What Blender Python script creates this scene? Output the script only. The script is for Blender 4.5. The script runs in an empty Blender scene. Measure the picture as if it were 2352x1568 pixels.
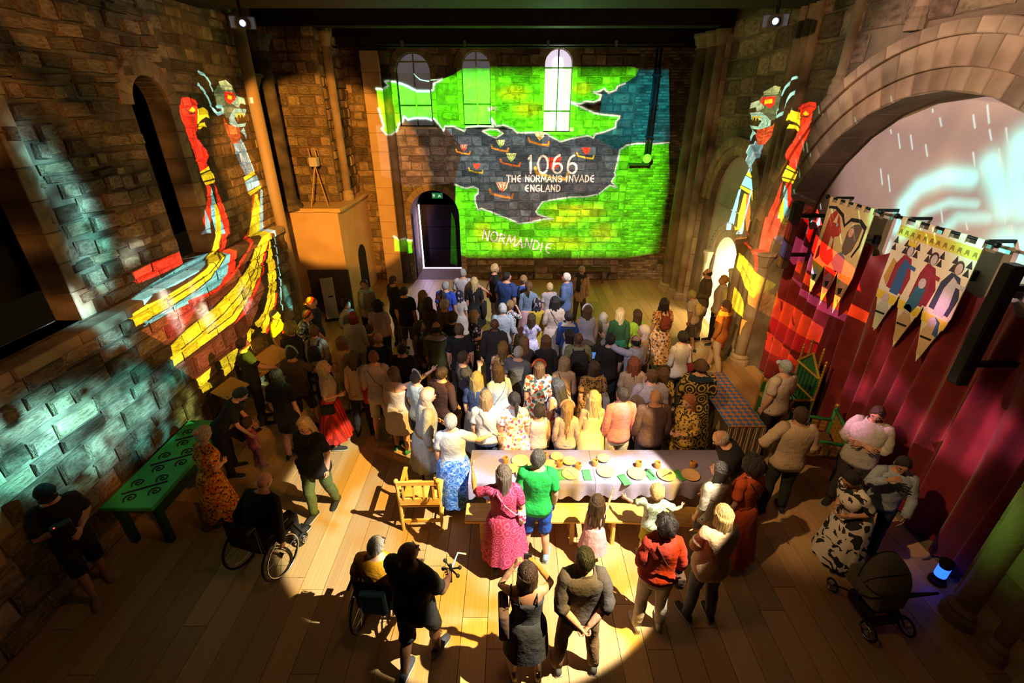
import bpy, bmesh, math, random
import numpy as np
from mathutils import Vector, Matrix
random.seed(7); RNG = np.random.default_rng(7)
S = bpy.context.scene; COL = S.collection
PI = math.pi; sin, cos = math.sin, math.cos

# ------------------------------------------------------------------ camera, world, exposure
FPX, CAM_Z, PITCH = 1080.0, 5.3, math.atan(544 / 1080)
cam = bpy.data.objects.new('camera', bpy.data.cameras.new('camera')); COL.objects.link(cam)
cam.location = (0, 0, CAM_Z); cam.rotation_euler = (PI/2 - PITCH, 0, 0)
cam.data.sensor_width = 36; cam.data.lens = 36 * FPX / 2352; cam.data.clip_start = .05
S.camera = cam
S.view_settings.view_transform = 'Standard'; S.view_settings.look = 'None'
S.view_settings.gamma = 1; S.view_settings.exposure = 0.0
S.view_settings.use_curve_mapping = False
S.cycles.max_bounces = 6; S.cycles.diffuse_bounces = 3; S.cycles.glossy_bounces = 2; S.cycles.transmission_bounces = 2
w = bpy.data.worlds.new('world'); S.world = w; w.use_nodes = True
w.node_tree.nodes['Background'].inputs[0].default_value = (.9, .55, .25, 1)
w.node_tree.nodes['Background'].inputs[1].default_value = .006

def spot(name, loc, target, energy, color, size, blend=.15, radius=.03):
    d = bpy.data.lights.new(name, 'SPOT'); o = bpy.data.objects.new(name, d); COL.objects.link(o)
    d.energy = energy; d.color = color; d.spot_size = math.radians(size); d.spot_blend = blend; d.shadow_soft_size = radius
    o.location = loc
    o.rotation_euler = (Vector(target) - Vector(loc)).to_track_quat('-Z', 'Y').to_euler()
    return o
# theatre spots under the roof beams; mauve_arch and warm_room are added fill light
def gobo(o, c0, c1, scale, lo=.42, hi=.58, c2=None):
    """breakup gobo: blotches of two colours inside the beam"""
    d = o.data; d.use_nodes = True; N, L = d.node_tree.nodes, d.node_tree.links; em = next(n for n in N if n.type == 'EMISSION')
    tc = N.new('ShaderNodeTexCoord'); t = N.new('ShaderNodeTexNoise'); t.inputs['Scale'].default_value = scale; t.inputs['Detail'].default_value = 1.5; t.inputs['Distortion'].default_value = .8
    L.new(tc.outputs['Normal'], t.inputs['Vector']); r = N.new('ShaderNodeValToRGB'); r.color_ramp.elements[0].position = lo; r.color_ramp.elements[1].position = hi
    r.color_ramp.elements[0].color = (*c0, 1); r.color_ramp.elements[1].color = (*c1, 1); L.new(t.outputs['Fac'], r.inputs[0]); L.new(r.outputs[0], em.inputs[0])
gobo(spot('spot_table_pool', (3.4, 2.3, 6.7), (-.12, 4.85, 0.2), 9600, (1, 1, 1), 34, .09, .03), (.95, .58, .12), (1, .88, .62), 8.5, .42, .56)
spot('spot_table_cool', (-3.2, 1.4, 6.7), (0.30, 6.6, 1.0), 1250, (.84, .86, 1), 27, .10, .03)
spot('spot_crowd_far', (2.6, 6.2, 6.7), (-0.15, 10.7, 1.0), 2300, (.93, .92, 1), 29, .12, .03)
spot('spot_crowd_warm', (4.6, 4.4, 6.6), (1.9, 8.4, .6), 420, (1, .70, .36), 44, .5, .05)
gobo(spot('amber_left_mid', (4.9, 3.0, 6.6), (-3.3, 8.2, .6), 520, (1, 1, 1), 40, .3, .05), (.15, .05, .005), (1, .40, .08), 9)
spot('amber_back_left', (-1.5, 1.0, 6.6), (-4.75, 13.2, 3.6), 9000, (1, .40, .05), 22, .2, .05)
gobo(spot('amber_left_wall', (2.0, -1.0, 6.8), (-5.6, 6.6, 4.9), 2300, (1, 1, 1), 58, .5, .1), (.035, .012, .003), (1, .40, .08), 12, .42, .64)
gobo(spot('amber_right_floor', (0.2, 3.0, 6.7), (4.6, 10.8, .9), 3000, (1, 1, 1), 29, .4, .05), (.5, .22, .05), (1, .66, .26), 10)
spot('amber_right_near', (-1.0, 2.5, 6.7), (4.2, 6.0, 1.0), 1150, (1, .58, .24), 34, .5, .05)
gobo(spot('amber_right_wall', (-2.0, 3.5, 6.6), (5.3, 8.6, 4.0), 800, (1, 1, 1), 60, .6, .1), (.08, .04, .01), (1, .58, .25), 9)
spot('mauve_arch', (-3.4, 5.6, 6.4), (5.8, 6.6, 4.9), 2100, (1, .64, .56), 30, .4, .1)
spot('amber_back_floor', (0.0, 7.5, 6.7), (1.6, 14.2, 0), 600, (1, .42, .10), 55, .7, .1)
spot('warm_room', (0.0, 3.5, 6.9), (0, 5.0, 0), 120, (1, .50, .16), 150, 1, .3)

# ------------------------------------------------------------------ photograph pixel -> point on a surface of the hall
def ray(u, v):
    a = (u - 1176) / FPX; b = (v - 784) / FPX; c, s = cos(PITCH), sin(PITCH)
    return a, c - b * s, -(s + b * c)
def onX(u, v, X): r = ray(u, v); t = X / r[0]; return (X, r[1]*t, CAM_Z + r[2]*t)
def onY(u, v, Y): r = ray(u, v); t = Y / r[1]; return (r[0]*t, Y, CAM_Z + r[2]*t)
def onZ(u, v, Z): r = ray(u, v); t = (Z - CAM_Z) / r[2]; return (r[0]*t, r[1]*t, Z)

# main dimensions of the hall
XL_LOW, XL_UP, LEDGE = -5.35, -5.65, 2.78     # left wall: thicker below the ledge
XR, XR_IN, X_CURT, YB = 5.25, 5.82, 5.62, 15.2  # right wall, its arch infill, curtain, back wall
def onL(u, v):
    p = onX(u, v, XL_UP)
    return p if p[2] > LEDGE else onX(u, v, XL_LOW)
# ------------------------------------------------------------------ video projectors: spot lamps that throw a generated slide
class Projector:
    """slide in projector space: (right, up) per unit of throw; filled with polygons, strokes and soft blobs"""
    def __init__(s, name, pos, fwd, r0, r1, u0, u1, den):
        s.name, s.pos, s.fwd = name, Vector(pos), Vector(fwd)
        s.up = Vector((0, 0, 1)); s.right = s.fwd.cross(s.up)
        s.r0, s.r1, s.u0, s.u1, s.den = r0, r1, u0, u1, den
        s.W, s.H = int((r1-r0)*den), int((u1-u0)*den)
        s.a = np.zeros((s.H, s.W, 3), np.float32)
        s.jj, s.ii = np.mgrid[0:s.H, 0:s.W].astype(np.float32)
    def px(s, p):
        d = Vector(p) - s.pos; k = d.dot(s.fwd)
        return ((d.dot(s.right)/k - s.r0)*s.den, (d.dot(s.up)/k - s.u0)*s.den)
    def box(s, P, m):
        x0 = max(0, int(P[:,0].min()-m)); x1 = min(s.W, int(P[:,0].max()+m)+2)
        y0 = max(0, int(P[:,1].min()-m)); y1 = min(s.H, int(P[:,1].max()+m)+2)
        return (slice(y0, max(y0, y1)), slice(x0, max(x0, x1)))
    def mask(s, P):
        sl = s.box(P, 1); x = s.ii[sl]; y = s.jj[sl]; m = np.zeros(x.shape, bool)
        n = len(P)
        for k in range(n):
            (xa, ya), (xb, yb) = P[k], P[(k+1) % n]
            if ya == yb: continue
            c = ((ya > y) != (yb > y)) & (x < (xb-xa)*(y-ya)/(yb-ya)+xa)
            m ^= c
        return sl, m
    def poly(s, pts, col, mix=1):
        P = np.array([s.px(p) for p in pts], np.float32); sl, m = s.mask(P)
        t = s.a[sl]; t[m] = t[m]*(1-mix) + np.array(col, np.float32)*mix
    def stroke(s, pts, wid, col, soft=0, mode='over', closed=False):
        """wid in slide units*1000 (about mm of wall at 1 m throw)"""
        P = np.array([s.px(p) for p in pts], np.float32)
        if closed: P = np.vstack([P, P[:1]])
        w = wid*s.den/1000/2
        for (a, b) in zip(P[:-1], P[1:]):
            sl = s.box(np.array([a, b]), w*(1+3*soft)+1); x = s.ii[sl]; y = s.jj[sl]
            if x.size == 0: continue
            d = b-a; L = max(1e-6, float(d@d)); t = np.clip(((x-a[0])*d[0]+(y-a[1])*d[1])/L, 0, 1)
            r = np.hypot(x-a[0]-t*d[0], y-a[1]-t*d[1])
            k = np.clip(w+.5-r, 0, 1) if not soft else np.exp(-(r/w)**2)
            s.put(sl, k, col, mode)
    def put(s, sl, k, col, mode):
        c = np.array(col, np.float32); t = s.a[sl]; k = k[..., None]
        s.a[sl] = np.maximum(t, k*c) if mode == 'max' else (t + k*c if mode == 'add' else t*(1-k) + k*c)
    def blob(s, p, rx, ry, ang, col, mode='add', tex=None):
        q = s.px(p); rx *= s.den/1000; ry *= s.den/1000; R = max(rx, ry)*2.4
        sl = s.box(np.array([q]), R); x = s.ii[sl]-q[0]; y = s.jj[sl]-q[1]
        if x.size == 0: return
        X = x*cos(ang)+y*sin(ang); Y = -x*sin(ang)+y*cos(ang)
        k = np.exp(-((X/rx)**2+(Y/ry)**2)**1.7)
        if tex is not None: k = k*tex[sl]
        s.put(sl, k, col, mode)
    def build(s, energy, size):
        img = bpy.data.images.new(s.name+'_slide', s.W, s.H, float_buffer=True)
        img.colorspace_settings.name = 'Linear Rec.709'
        buf = np.ones((s.H, s.W, 4), np.float32); buf[..., :3] = s.a
        buf[0], buf[-1] = (0, 0, 0, 1), (0, 0, 0, 1); buf[:, 0] = (0, 0, 0, 1); buf[:, -1] = (0, 0, 0, 1)
        img.pixels.foreach_set(buf.ravel()); img.update(); img.pack()
        d = bpy.data.lights.new(s.name+'_beam', 'SPOT'); o = bpy.data.objects.new(s.name+'_beam', d); COL.objects.link(o)
        d.energy = energy; d.spot_size = math.radians(size); d.spot_blend = 0; d.shadow_soft_size = .006
        M = Matrix((s.right, s.up, -s.fwd)).transposed().to_4x4(); M.translation = s.pos; o.matrix_world = M
        d.use_nodes = True; nt = d.node_tree; N = nt.nodes; L = nt.links
        em = next(n for n in N if n.type == 'EMISSION')
        tc = N.new('ShaderNodeTexCoord'); sp = N.new('ShaderNodeSeparateXYZ'); L.new(tc.outputs['Normal'], sp.inputs[0])
        cb = N.new('ShaderNodeCombineXYZ')
        for k, (a0, a1) in enumerate(((s.r0, s.r1), (s.u0, s.u1))):
            dv = N.new('ShaderNodeMath'); dv.operation = 'DIVIDE'
            L.new(sp.outputs[k], dv.inputs[0]); L.new(sp.outputs[2], dv.inputs[1])
            ma = N.new('ShaderNodeMath'); ma.operation = 'MULTIPLY_ADD'
            ma.inputs[1].default_value = -1/(a1-a0); ma.inputs[2].default_value = -a0/(a1-a0)
            L.new(dv.outputs[0], ma.inputs[0]); L.new(ma.outputs[0], cb.inputs[k])
        ti = N.new('ShaderNodeTexImage'); ti.image = img; ti.extension = 'CLIP'; L.new(cb.outputs[0], ti.inputs[0])
        L.new(ti.outputs[0], em.inputs[0]); em.inputs[1].default_value = 1
        return o

def vnoise(H, W, cell, seed):
    r = np.random.default_rng(seed); gh, gw = int(H/cell)+3, int(W/cell)+3; g = r.random((gh, gw)).astype(np.float32)
    y = np.arange(H)/cell; x = np.arange(W)/cell; yi = y.astype(int); xi = x.astype(int); fy = (y-yi)[:, None]; fx = (x-xi)[None]
    fy = fy*fy*(3-2*fy); fx = fx*fx*(3-2*fx)
    A = g[np.ix_(yi, xi)]; B = g[np.ix_(yi, xi+1)]; C = g[np.ix_(yi+1, xi)]; D = g[np.ix_(yi+1, xi+1)]
    return (A*(1-fx)+B*fx)*(1-fy)+(C*(1-fx)+D*fx)*fy
def caustic(H, W, c, seed):
    n = vnoise(H, W, c, seed)*.6+vnoise(H, W, c/2.3, seed+1)*.4; m = vnoise(H, W, c/1.4, seed+2)
    return np.clip(1.25-np.abs(n-.5)*5, 0, 1)*.75 + np.clip(m*1.6-.35, 0, 1)*.55

# monoline capitals on a 0..1 x 0..1.4 box, for the lettering in the slide
def arc(cx, cy, rx, ry, a0, a1, n=10): return [(cx+rx*cos(math.radians(a0+(a1-a0)*i/n)), cy+ry*sin(math.radians(a0+(a1-a0)*i/n))) for i in range(n+1)]
GL = {'T': [[(0,1.4),(1,1.4)],[(.5,1.4),(.5,0)]], 'H': [[(.1,0),(.1,1.4)],[(.9,0),(.9,1.4)],[(.1,.6),(.9,.6)]],
 'E': [arc(.75,.7,.65,.7,90,270),[(.1,.7),(.8,.7)]], 'N': [[(.1,0),(.1,1.4),(.9,0),(.9,1.4)]], 'O': [arc(.5,.7,.48,.7,0,360,16)],
 'R': [[(.1,0),(.1,1.4)],[(.1,1.4)]+arc(.45,1.05,.4,.35,90,-90)+[(.1,.7)],[(.4,.7),(.9,0)]], 'M': [[(0,0),(.15,1.4),(.5,.4),(.85,1.4),(1,0)]],
 'A': [[(0,0),(.5,1.4),(1,0)],[(.2,.5),(.8,.5)]], 'S': [arc(.5,1.05,.4,.35,20,250)+arc(.5,.35,.4,.35,110,-160)], 'I': [[(.5,0),(.5,1.4)]],
 'V': [[(0,1.4),(.5,0),(1,1.4)]], 'D': [[(.1,0),(.1,1.4)],[(.1,1.4)]+arc(.25,.7,.65,.7,90,-90)+[(.1,0)]],
 'G': [arc(.6,.7,.55,.7,60,330)+[(1,.6),(.6,.6)]], 'L': [[(.15,1.4),(.15,0),(.9,0)]], '1': [[(.25,1.15),(.55,1.4),(.55,0)]],
 '0': [arc(.5,.7,.42,.7,0,360,16)], '6': [arc(.75,.7,.6,.75,100,180)+arc(.5,.4,.38,.4,180,540,14)], 'W': [[(0,1.4),(.25,0),(.5,1),(.75,0),(1,1.4)]],
 'C': [arc(.6,.7,.55,.7,50,310)], 'K': [[(.1,0),(.1,1.4)],[(.9,1.4),(.1,.6),(.9,0)]], 'Y': [[(0,1.4),(.5,.7),(1,1.4)],[(.5,.7),(.5,0)]]}
GW = {'I': .35, '1': .6, 'M': 1.15, 'T': .9, 'L': .85}
def letters(P, txt, org, ex, ez, wid, col, wob=0):
    """strokes of a line of capitals; org point, ex unit along the line, ez unit up (3D vectors giving size)"""
    x = 0; o = Vector(org); ex = Vector(ex); ez = Vector(ez); r = random.Random(3)
    for i, ch in enumerate(txt):
        if ch == ' ': x += .7; continue
        gw = GW.get(ch, .95); dy = r.uniform(-wob, wob); k = 1+r.uniform(-wob, wob)
        for st in GL[ch]:
            P.stroke([o+ex*(x+(a if ch != 'I' else a-.3)*gw/(.95 if ch != 'I' else 1))+ez*(b*k+dy) for a, b in st], wid, col)
        x += gw+.3

def crop(pts, ox, oy, sc): return [(ox+x/sc, oy+y/sc) for x, y in pts]
def pxpoly(P, f, pts, col, mix=1): P.poly([f(u, v) for u, v in pts], col, mix)

# ---- the map on the back wall
PB = Projector('projector_map', (0.5, 5.6, 6.55), (0, 1, 0), -.62, .60, -.62, .12, 1500)
fB = lambda u, v: onY(u, v, YB-.03)
def B(pts): return [fB(*q) for q in crop(pts, 850, 100, 2.904)]
GRN, GRN2 = (.10, 1.0, .01), (.42, 1.0, .0)
sea = [(20,560),(500,560),(1000,580),(1640,500),(1790,170),(1990,170),(2000,660),(1700,680),(1640,960),(1000,1215),(700,1120),(560,930),(430,760),(60,700)]
PB.poly(B(sea), (.06, .11, .17))
PB.poly(B([(20,560),(500,560),(620,700),(560,930),(250,960),(60,900)]), (.055, .045, .045))
PB.poly(B([(1500,620),(1560,300),(1790,170),(1990,170),(2000,665),(1710,680),(1660,720)]), (.0, .13, .19))
eng = [(25,315),(65,318),(110,290),(85,262),(130,254),(210,260),(260,280),(315,310),(420,312),(425,270),(480,240),(560,205),(640,150),(1000,120),(1660,130),(1790,168),(1770,220),(1700,265),(1650,285),(1640,310),(1590,330),(1560,302),(1530,320),(1490,325),(1540,345),(1530,375),(1490,390),(1440,385),(1400,402),(1350,395),(1280,370),(1350,400),(1420,430),(1500,465),(1560,475),(1665,485),(1660,500),(1640,520),(1635,560),(1560,590),(1500,605),(1490,630),(1450,615),(1340,635),(1270,655),(1230,635),(1180,605),(1130,590),(1060,595),(980,595),(950,565),(890,545),(840,550),(810,500),(822,555),(730,550),(640,560),(630,585),(560,555),(500,550),(490,580),(460,540),(430,505),(380,490),(300,490),(260,500),(235,478),(225,510),(190,540),(180,580),(130,620),(90,620),(60,585),(75,570),(40,450)]
PB.poly(B(eng), GRN)
wight = [(750,585),(800,570),(850,575),(885,600),(870,610),(840,630),(800,615)]
PB.poly(B(wight), GRN)
nor = [(570,940),(600,955),(640,965),(690,955),(720,970),(720,1000),(700,1015),(700,1050),(720,1110),(740,1100),(800,1120),(860,1145),(930,1170),(990,1200),(1080,1190),(1150,1172),(1215,1170),(1120,1140),(1105,1120),(1150,1055),(1230,1040),(1330,1025),(1440,1022),(1520,1005),(1600,945),(1640,960),(1610,920),(1635,880),(1630,860),(1650,790),(1665,710),(1710,680),(1780,665),(1900,668),(1990,660)]
PB.poly(B(nor+[(2010,1380),(1700,1430),(650,1430),(560,1400)]), GRN)
west = [(145,1310),(180,1330),(240,1310),(275,1315)]
PB.poly(B(west+[(280,1400),(150,1410)]), GRN)
# brighter yellow-green clouds inside the land, softened edges of the picture
for (x, y, rx, ry) in ((900,1330,60,26),(1250,1180,70,22),(1450,1120,60,24),(1300,1330,80,24),(750,1250,30,30),(1550,1260,40,30),(950,330,45,20),(1050,440,40,20),(1420,300,26,16),(120,430,20,24),(1300,1100,60,14)):
    q = B([(x, y)])[0]; PB.blob(q, rx, ry, 0, (.33, .0, .0))
land = PB.a[..., 1] > .6
PB.a[..., 0] = np.where(land, PB.a[..., 0], np.minimum(PB.a[..., 0], .14))
PB.a *= (.55+.8*vnoise(PB.H, PB.W, 30, 4)*vnoise(PB.H, PB.W, 9, 6)+.25*vnoise(PB.H, PB.W, 60, 5))[..., None]
CST = (.75, 1.0, .95)
for ln in (eng[:11], eng[17:], wight+wight[:1], nor, west): PB.stroke(B(ln), 4.2, CST); PB.stroke(B(ln), 7, (.25, .5, .45), soft=1, mode='max')
PB.stroke(B([(300,200),(340,235),(390,245),(480,240)]), 3, (.3, .6, .5))
fade = np.ones((PB.H, PB.W), np.float32)
x0 = PB.px(fB(850+1900/2.904, 400))[0]; x1 = PB.px(fB(850+2010/2.904, 400))[0]; fade *= np.clip((x1-PB.ii)/(x1-x0), 0, 1)
y0 = PB.px(fB(1200, 100+1440/2.904))[1]; y1 = PB.px(fB(1200, 100+1385/2.904))[1]; fade *= np.clip((PB.jj-y0)/(y1-y0), 0, 1)
y2 = PB.px(fB(1200, 100+150/2.904))[1]; y3 = PB.px(fB(1200, 100+250/2.904))[1]
fade *= np.clip((y2-PB.jj)/(y2-y3), 0, 1)
PB.a *= fade[..., None]
def ship(cx, cy, k, sail, hull, stripe=None):
    top = [(cx-28*k, cy-52*k), (cx+38*k, cy-52*k), (cx+30*k, cy-20*k), (cx+4*k, cy+2*k), (cx-16*k, cy-22*k)]
    PB.poly(B(top), sail)
    if stripe:
        for f in (-.5, .0, .5): PB.stroke(B([(cx+f*50*k+4, cy-50*k), (cx+f*28*k+6, cy-24*k), (cx+4*k, cy)]), 3, stripe)
    PB.stroke(B([(cx-62*k, cy-12*k), (cx-56*k, cy+8*k), (cx, cy+24*k), (cx+56*k, cy+32*k), (cx+62*k, cy+10*k)]), 4.5*k+1, hull)
RED, CRM, ORG = (.75, .05, .03), (1, .95, .6), (.75, .33, .05)
for a in ((620,715,.75,(.95,.8,.7),ORG,RED),(705,840,.75,RED,(.8,.6,.05),None),(865,690,.9,(.8,1,.5),ORG,(.2,.6,.1)),(935,785,1.05,(.85,1,.55),(.7,.2,.05),(.3,.7,.1)),(1125,645,1.1,(.9,.95,.7),(.7,.3,.05),(.9,.7,.1)),(1435,740,.9,RED,(.85,.65,.05),None),(1210,850,1.75,(.55,.04,.03),(.7,.45,.05),None),(875,990,1.25,(.95,.85,.7),(.65,.25,.05),RED)): ship(*a)
WHT = (1.1, 1.15, 1.15)
def text_line(txt, x, y, hgt, wid, tilt=0, wob=0, col=WHT):
    o = B([(x, y)])[0]; m = hgt/2.904*.01475/1.4
    letters(PB, txt, o, (m*cos(tilt), 0, m*sin(tilt)), (-m*sin(tilt), 0, m*cos(tilt)), wid, col, wob)
text_line('1066', 1043, 865, 98, 6.5); text_line('THE NORMANS INVADE', 910, 922, 36, 3.4); text_line('ENGLAND', 1033, 985, 36, 3.4)
text_line('NORMANDIE', 745, 1300, 60, 4.6, -.22, .12)
text_line('WINC', 790, 440, 16, 2, -.1, .05, (.7,.8,.6)); text_line('STINGS', 1262, 580, 17, 2, -.05, .05, (.7,.8,.6))
PB.build(26000, 75)

# ---- dragon ships and surf on the left wall
PLW = Projector('projector_ship_west', (4.1, 6.0, 6.45), (-1, 0, 0), -.48, .64, -.72, .06, 1500)
Y_, C_, R_, G_ = (1, .82, .02), (.16, .62, .80), (.85, .03, .015), (.25, .55, .25)
def Lp(pts, o=(0, 520), P=PLW, f=onL): return [f(*q) for q in crop(pts, o[0], o[1], 2.904)]
HD = (0, 0)
PLW.poly(Lp([(1530,340),(1670,130),(1700,130),(1560,400),(1250,680),(1120,800),(930,700),(1250,510)]), (.16, .035, .012))
PLW.poly(Lp([(1560,640),(1650,500),(1720,350),(1760,420),(1640,720),(1530,850),(1300,1030),(1150,945)]), (.13, .03, .014))
PLW.poly(Lp([(850,325),(1000,250),(1205,165),(1265,215),(1200,260),(1050,330),(900,390)]), R_)
PLW.poly(Lp([(1215,170),(1300,195),(1405,175),(1390,240),(1290,320),(1150,400),(1000,460),(930,540),(920,470),(1100,330),(1250,240),(1330,200)]), C_)
PLW.poly(Lp([(1440,0),(1475,0),(1470,140),(1440,280),(1400,350),(1300,430),(1120,545),(960,640),(880,680),(850,600),(960,530),(1100,460),(1250,370),(1350,290),(1390,240),(1400,170),(1420,90)]), Y_)
PLW.poly(Lp([(1475,0),(1495,0),(1522,140),(1500,320),(1450,400),(1350,460),(1230,530),(1100,590),(960,670),(930,650),(1120,545),(1300,430),(1400,350),(1440,280),(1470,140)]), C_)
PLW.poly(Lp([(1495,0),(1530,0),(1560,160),(1552,290),(1490,370),(1440,410),(1500,320),(1522,140)]), R_)
PLW.poly(Lp([(1100,590),(1350,470),(1250,640),(1200,760),(1130,760),(1080,680)]), (.45, .03, .03), .8)
PLW.stroke(Lp([(1690,0),(1670,100),(1620,210),(1530,340),(1420,440),(1250,510)]), 6, R_)
PLW.poly(Lp([(1720,0),(1762,0),(1750,200),(1720,350),(1650,500),(1560,640),(1400,760),(1250,870),(1150,945),(1120,800),(1250,680),(1420,540),(1560,400),(1660,250),(1700,130)]), Y_)
PLW.poly(Lp([(1762,0),(1792,0),(1782,100),(1740,350),(1640,580),(1560,660),(1650,500),(1720,350),(1750,200)]), R_)
PLW.poly(Lp([(1790,60),(1835,330),(1830,500),(1800,640),(1750,740),(1680,830),(1640,770),(1640,720),(1740,590),(1790,420),(1775,250)]), Y_)
PLW.poly(Lp([(1300,1025),(1520,850),(1600,800),(1540,960),(1420,1070),(1340,1120)]), (.8, .75, .03))
PLW.stroke(Lp([(1800,0),(1820,60),(1860,330),(1875,560)]), 5, (.3, .8, .9)); PLW.stroke(Lp([(1840,450),(1832,540),(1800,660),(1720,800)]), 6, R_)
BLK = (.01, .01, .01)
for ln in ([(1405,170),(1390,240),(1350,290),(1250,370),(1100,460),(960,530)], [(1475,0),(1470,140),(1440,280),(1400,350),(1300,430),(1120,545),(960,640)], [(1720,0),(1700,130),(1660,250),(1560,400),(1420,540),(1250,680),(1120,800)], [(1750,200),(1720,350),(1650,500),(1560,640),(1400,760),(1250,870),(1150,945)], [(1740,120),(1690,290),(1610,440),(1480,590),(1330,720),(1190,830)], [(1725,200),(1700,330),(1640,460),(1540,600),(1380,720)], [(1810,330),(1800,480),(1760,620),(1680,760)], [(1455,150),(1420,270),(1370,330),(1270,400),(1110,500)], [(1690,200),(1740,320)], [(1400,240),(1430,290)], [(1090,470),(1120,545)], [(1500,870),(1530,960)]):
    PLW.stroke(Lp(ln), 2.6, BLK)
# heads
def heads(P, T):
    def pg(pts, c): P.poly(T(pts), c)
    pg([(1205,655),(1250,650),(1300,670),(1315,700),(1310,760),(1315,860),(1300,900),(1330,950),(1370,1000),(1390,1050),(1370,1090),(1385,1120),(1330,1145),(1300,1050),(1270,960),(1230,870),(1195,800),(1180,740),(1200,700)], R_)
    pg([(1315,730),(1350,715),(1380,740),(1395,790),(1370,780),(1340,800),(1315,830)], Y_); pg([(1315,860),(1330,825),(1360,818),(1380,850),(1350,845),(1330,865)], Y_)
    pg([(1255,740),(1280,715),(1300,735),(1285,750)], Y_)
    P.stroke(T([(1225,720),(1260,760),(1300,755)]), 2.4, BLK); P.stroke(T([(1210,690),(1260,680),(1300,700)]), 2, (.3, .01, .01)); P.stroke(T([(1230,800),(1280,860),(1300,1000)]), 2, (.35, .01, .01))
    pg([(1328,1150),(1390,1110),(1430,1195),(1425,1220),(1365,1240),(1345,1200)], Y_); P.stroke(T([(1335,1165),(1400,1135)]), 3, BLK); P.stroke(T([(1355,1215),(1430,1195)]), 3, BLK)
    pg([(1375,1240),(1400,1235),(1410,1330),(1400,1450),(1370,1560),(1340,1470),(1380,1330)], R_); pg([(1405,1240),(1420,1300),(1460,1420),(1500,1560),(1440,1560),(1405,1440)], C_)
    pg([(1428,1330),(1465,1430),(1475,1560),(1440,1560)], Y_); pg([(1425,1220),(1470,1330),(1520,1470),(1535,1560),(1500,1560),(1455,1400)], R_); pg([(1350,1400),(1385,1480),(1395,1560),(1360,1560)], (.2,.5,.7))
    pg([(1550,960),(1610,930),(1640,1000),(1690,1140),(1640,1180),(1580,1060)], (.10, .30, .42)); P.stroke(T([(1605,935),(1640,1010),(1690,1140)]), 3, (.5, .9, 1))
    for k in range(7): P.stroke(T([(1570+k*12, 990+k*24), (1600+k*10, 1020+k*20), (1600+k*11, 1060+k*16)]), 1.6, (.4, .6, .7))
    pg([(1480,780),(1520,830),(1590,850),(1605,890),(1590,960),(1540,955),(1510,880)], (.5, .05, .02))
    for k in range(4): P.stroke(T([(1500+k*14, 820+k*30), (1540+k*12, 850+k*25), (1560+k*10, 830+k*28)]), 2, (.8, .15, .03))
    pg([(1425,610),(1460,560),(1550,590),(1600,680),(1600,760),(1540,800),(1500,780),(1440,700)], (.10, .16, .09))
    pg([(1525,790),(1560,725),(1640,730),(1630,780),(1600,760),(1560,790),(1585,830),(1640,820),(1630,845),(1570,850),(1530,825)], (.35, .75, .7))
    for x in (1575,1597,1618): pg([(x-8,755),(x+9,750),(x+3,790)], Y_)
    pg([(1540,690),(1580,640),(1630,660),(1640,700),(1600,690),(1590,720)], (.45, .75, .5)); pg([(1600,880),(1620,850),(1642,900),(1638,935),(1620,890)], (.35, .75, .8))
    pg([(1490,610),(1560,620),(1570,660),(1530,700),(1500,670)], R_); pg([(1515,630),(1545,640),(1540,668),(1515,660)], Y_)
    pg([(1455,545),(1500,535),(1550,580),(1550,600),(1480,600)], (.45, .62, .30))
    P.stroke(T([(1320,480),(1365,505),(1395,555),(1415,605)]), 5, (.3, .75, .85)); P.stroke(T([(1320,565),(1355,605),(1385,660),(1410,720),(1450,762),(1483,750),(1480,712),(1445,712)]), 6, (.3, .75, .85))
    pg([(1622,1185),(1690,1138),(1705,1165),(1632,1210)], Y_); pg([(1632,1210),(1705,1165),(1735,1235),(1650,1285)], (.2, .6, .8)); pg([(1648,1280),(1735,1232),(1742,1255),(1665,1308)], Y_)
    P.stroke(T([(1632,1210),(1705,1165)]), 2.4, BLK); P.stroke(T([(1650,1283),(1735,1235)]), 2.4, BLK)
    pg([(1680,1305),(1700,1300),(1715,1400),(1700,1560),(1670,1560)], (.6, .1, .02)); pg([(1700,1300),(1715,1295),(1750,1440),(1765,1560),(1720,1560)], Y_); pg([(1735,1260),(1750,1270),(1815,1500),(1820,1560),(1790,1560)], (.25, .65, .8))
heads(PLW, lambda p: Lp(p, HD))
PLW.stroke(Lp([(1230,130),(1215,170)]), 2, C_); PLW.stroke(Lp([(1300,130),(1330,130),(1310,160)]), 2, C_)
cau = caustic(PLW.H, PLW.W, 60, 11)
SURF = (.13, .38, .43); TEAL = (.02, .22, .23); SRF2 = (.17, .54, .56)
for (u, v, rx, ry, an, c) in ((150,450,26,70,.3,SURF),(205,610,22,42,.2,SURF),(300,580,30,16,.1,(.15,.21,.21)),(250,745,26,46,.3,SURF),(390,720,14,50,.3,(.5,.55,.6)),(465,715,16,50,.3,(.5,.5,.55)),(560,690,22,30,0,(.4,.4,.45)),(150,950,60,30,-.3,SRF2),(60,1010,70,40,-.3,SRF2),(270,960,60,40,-.3,SRF2),(350,930,30,40,-.2,SURF),(300,880,30,30,0,TEAL),(30,1090,60,30,0,TEAL),(180,1060,80,30,-.4,SRF2),(400,860,26,22,0,TEAL),(340,1010,60,20,-.4,TEAL),(590,880,30,20,0,(.2,.3,.25)),(60,700,30,20,0,TEAL),(170,700,24,22,0,(.3,.42,.45)),(660,690,12,34,.2,(.1,.6,.6)),(670,780,16,16,.2,(.1,.5,.5)),(430,960,26,50,0,(.25,.35,.1)),(210,540,14,40,.2,TEAL)):
    PLW.blob(onL(u, v), rx, ry, an, c, 'add', cau)
PLW.build(30000, 105)

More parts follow.
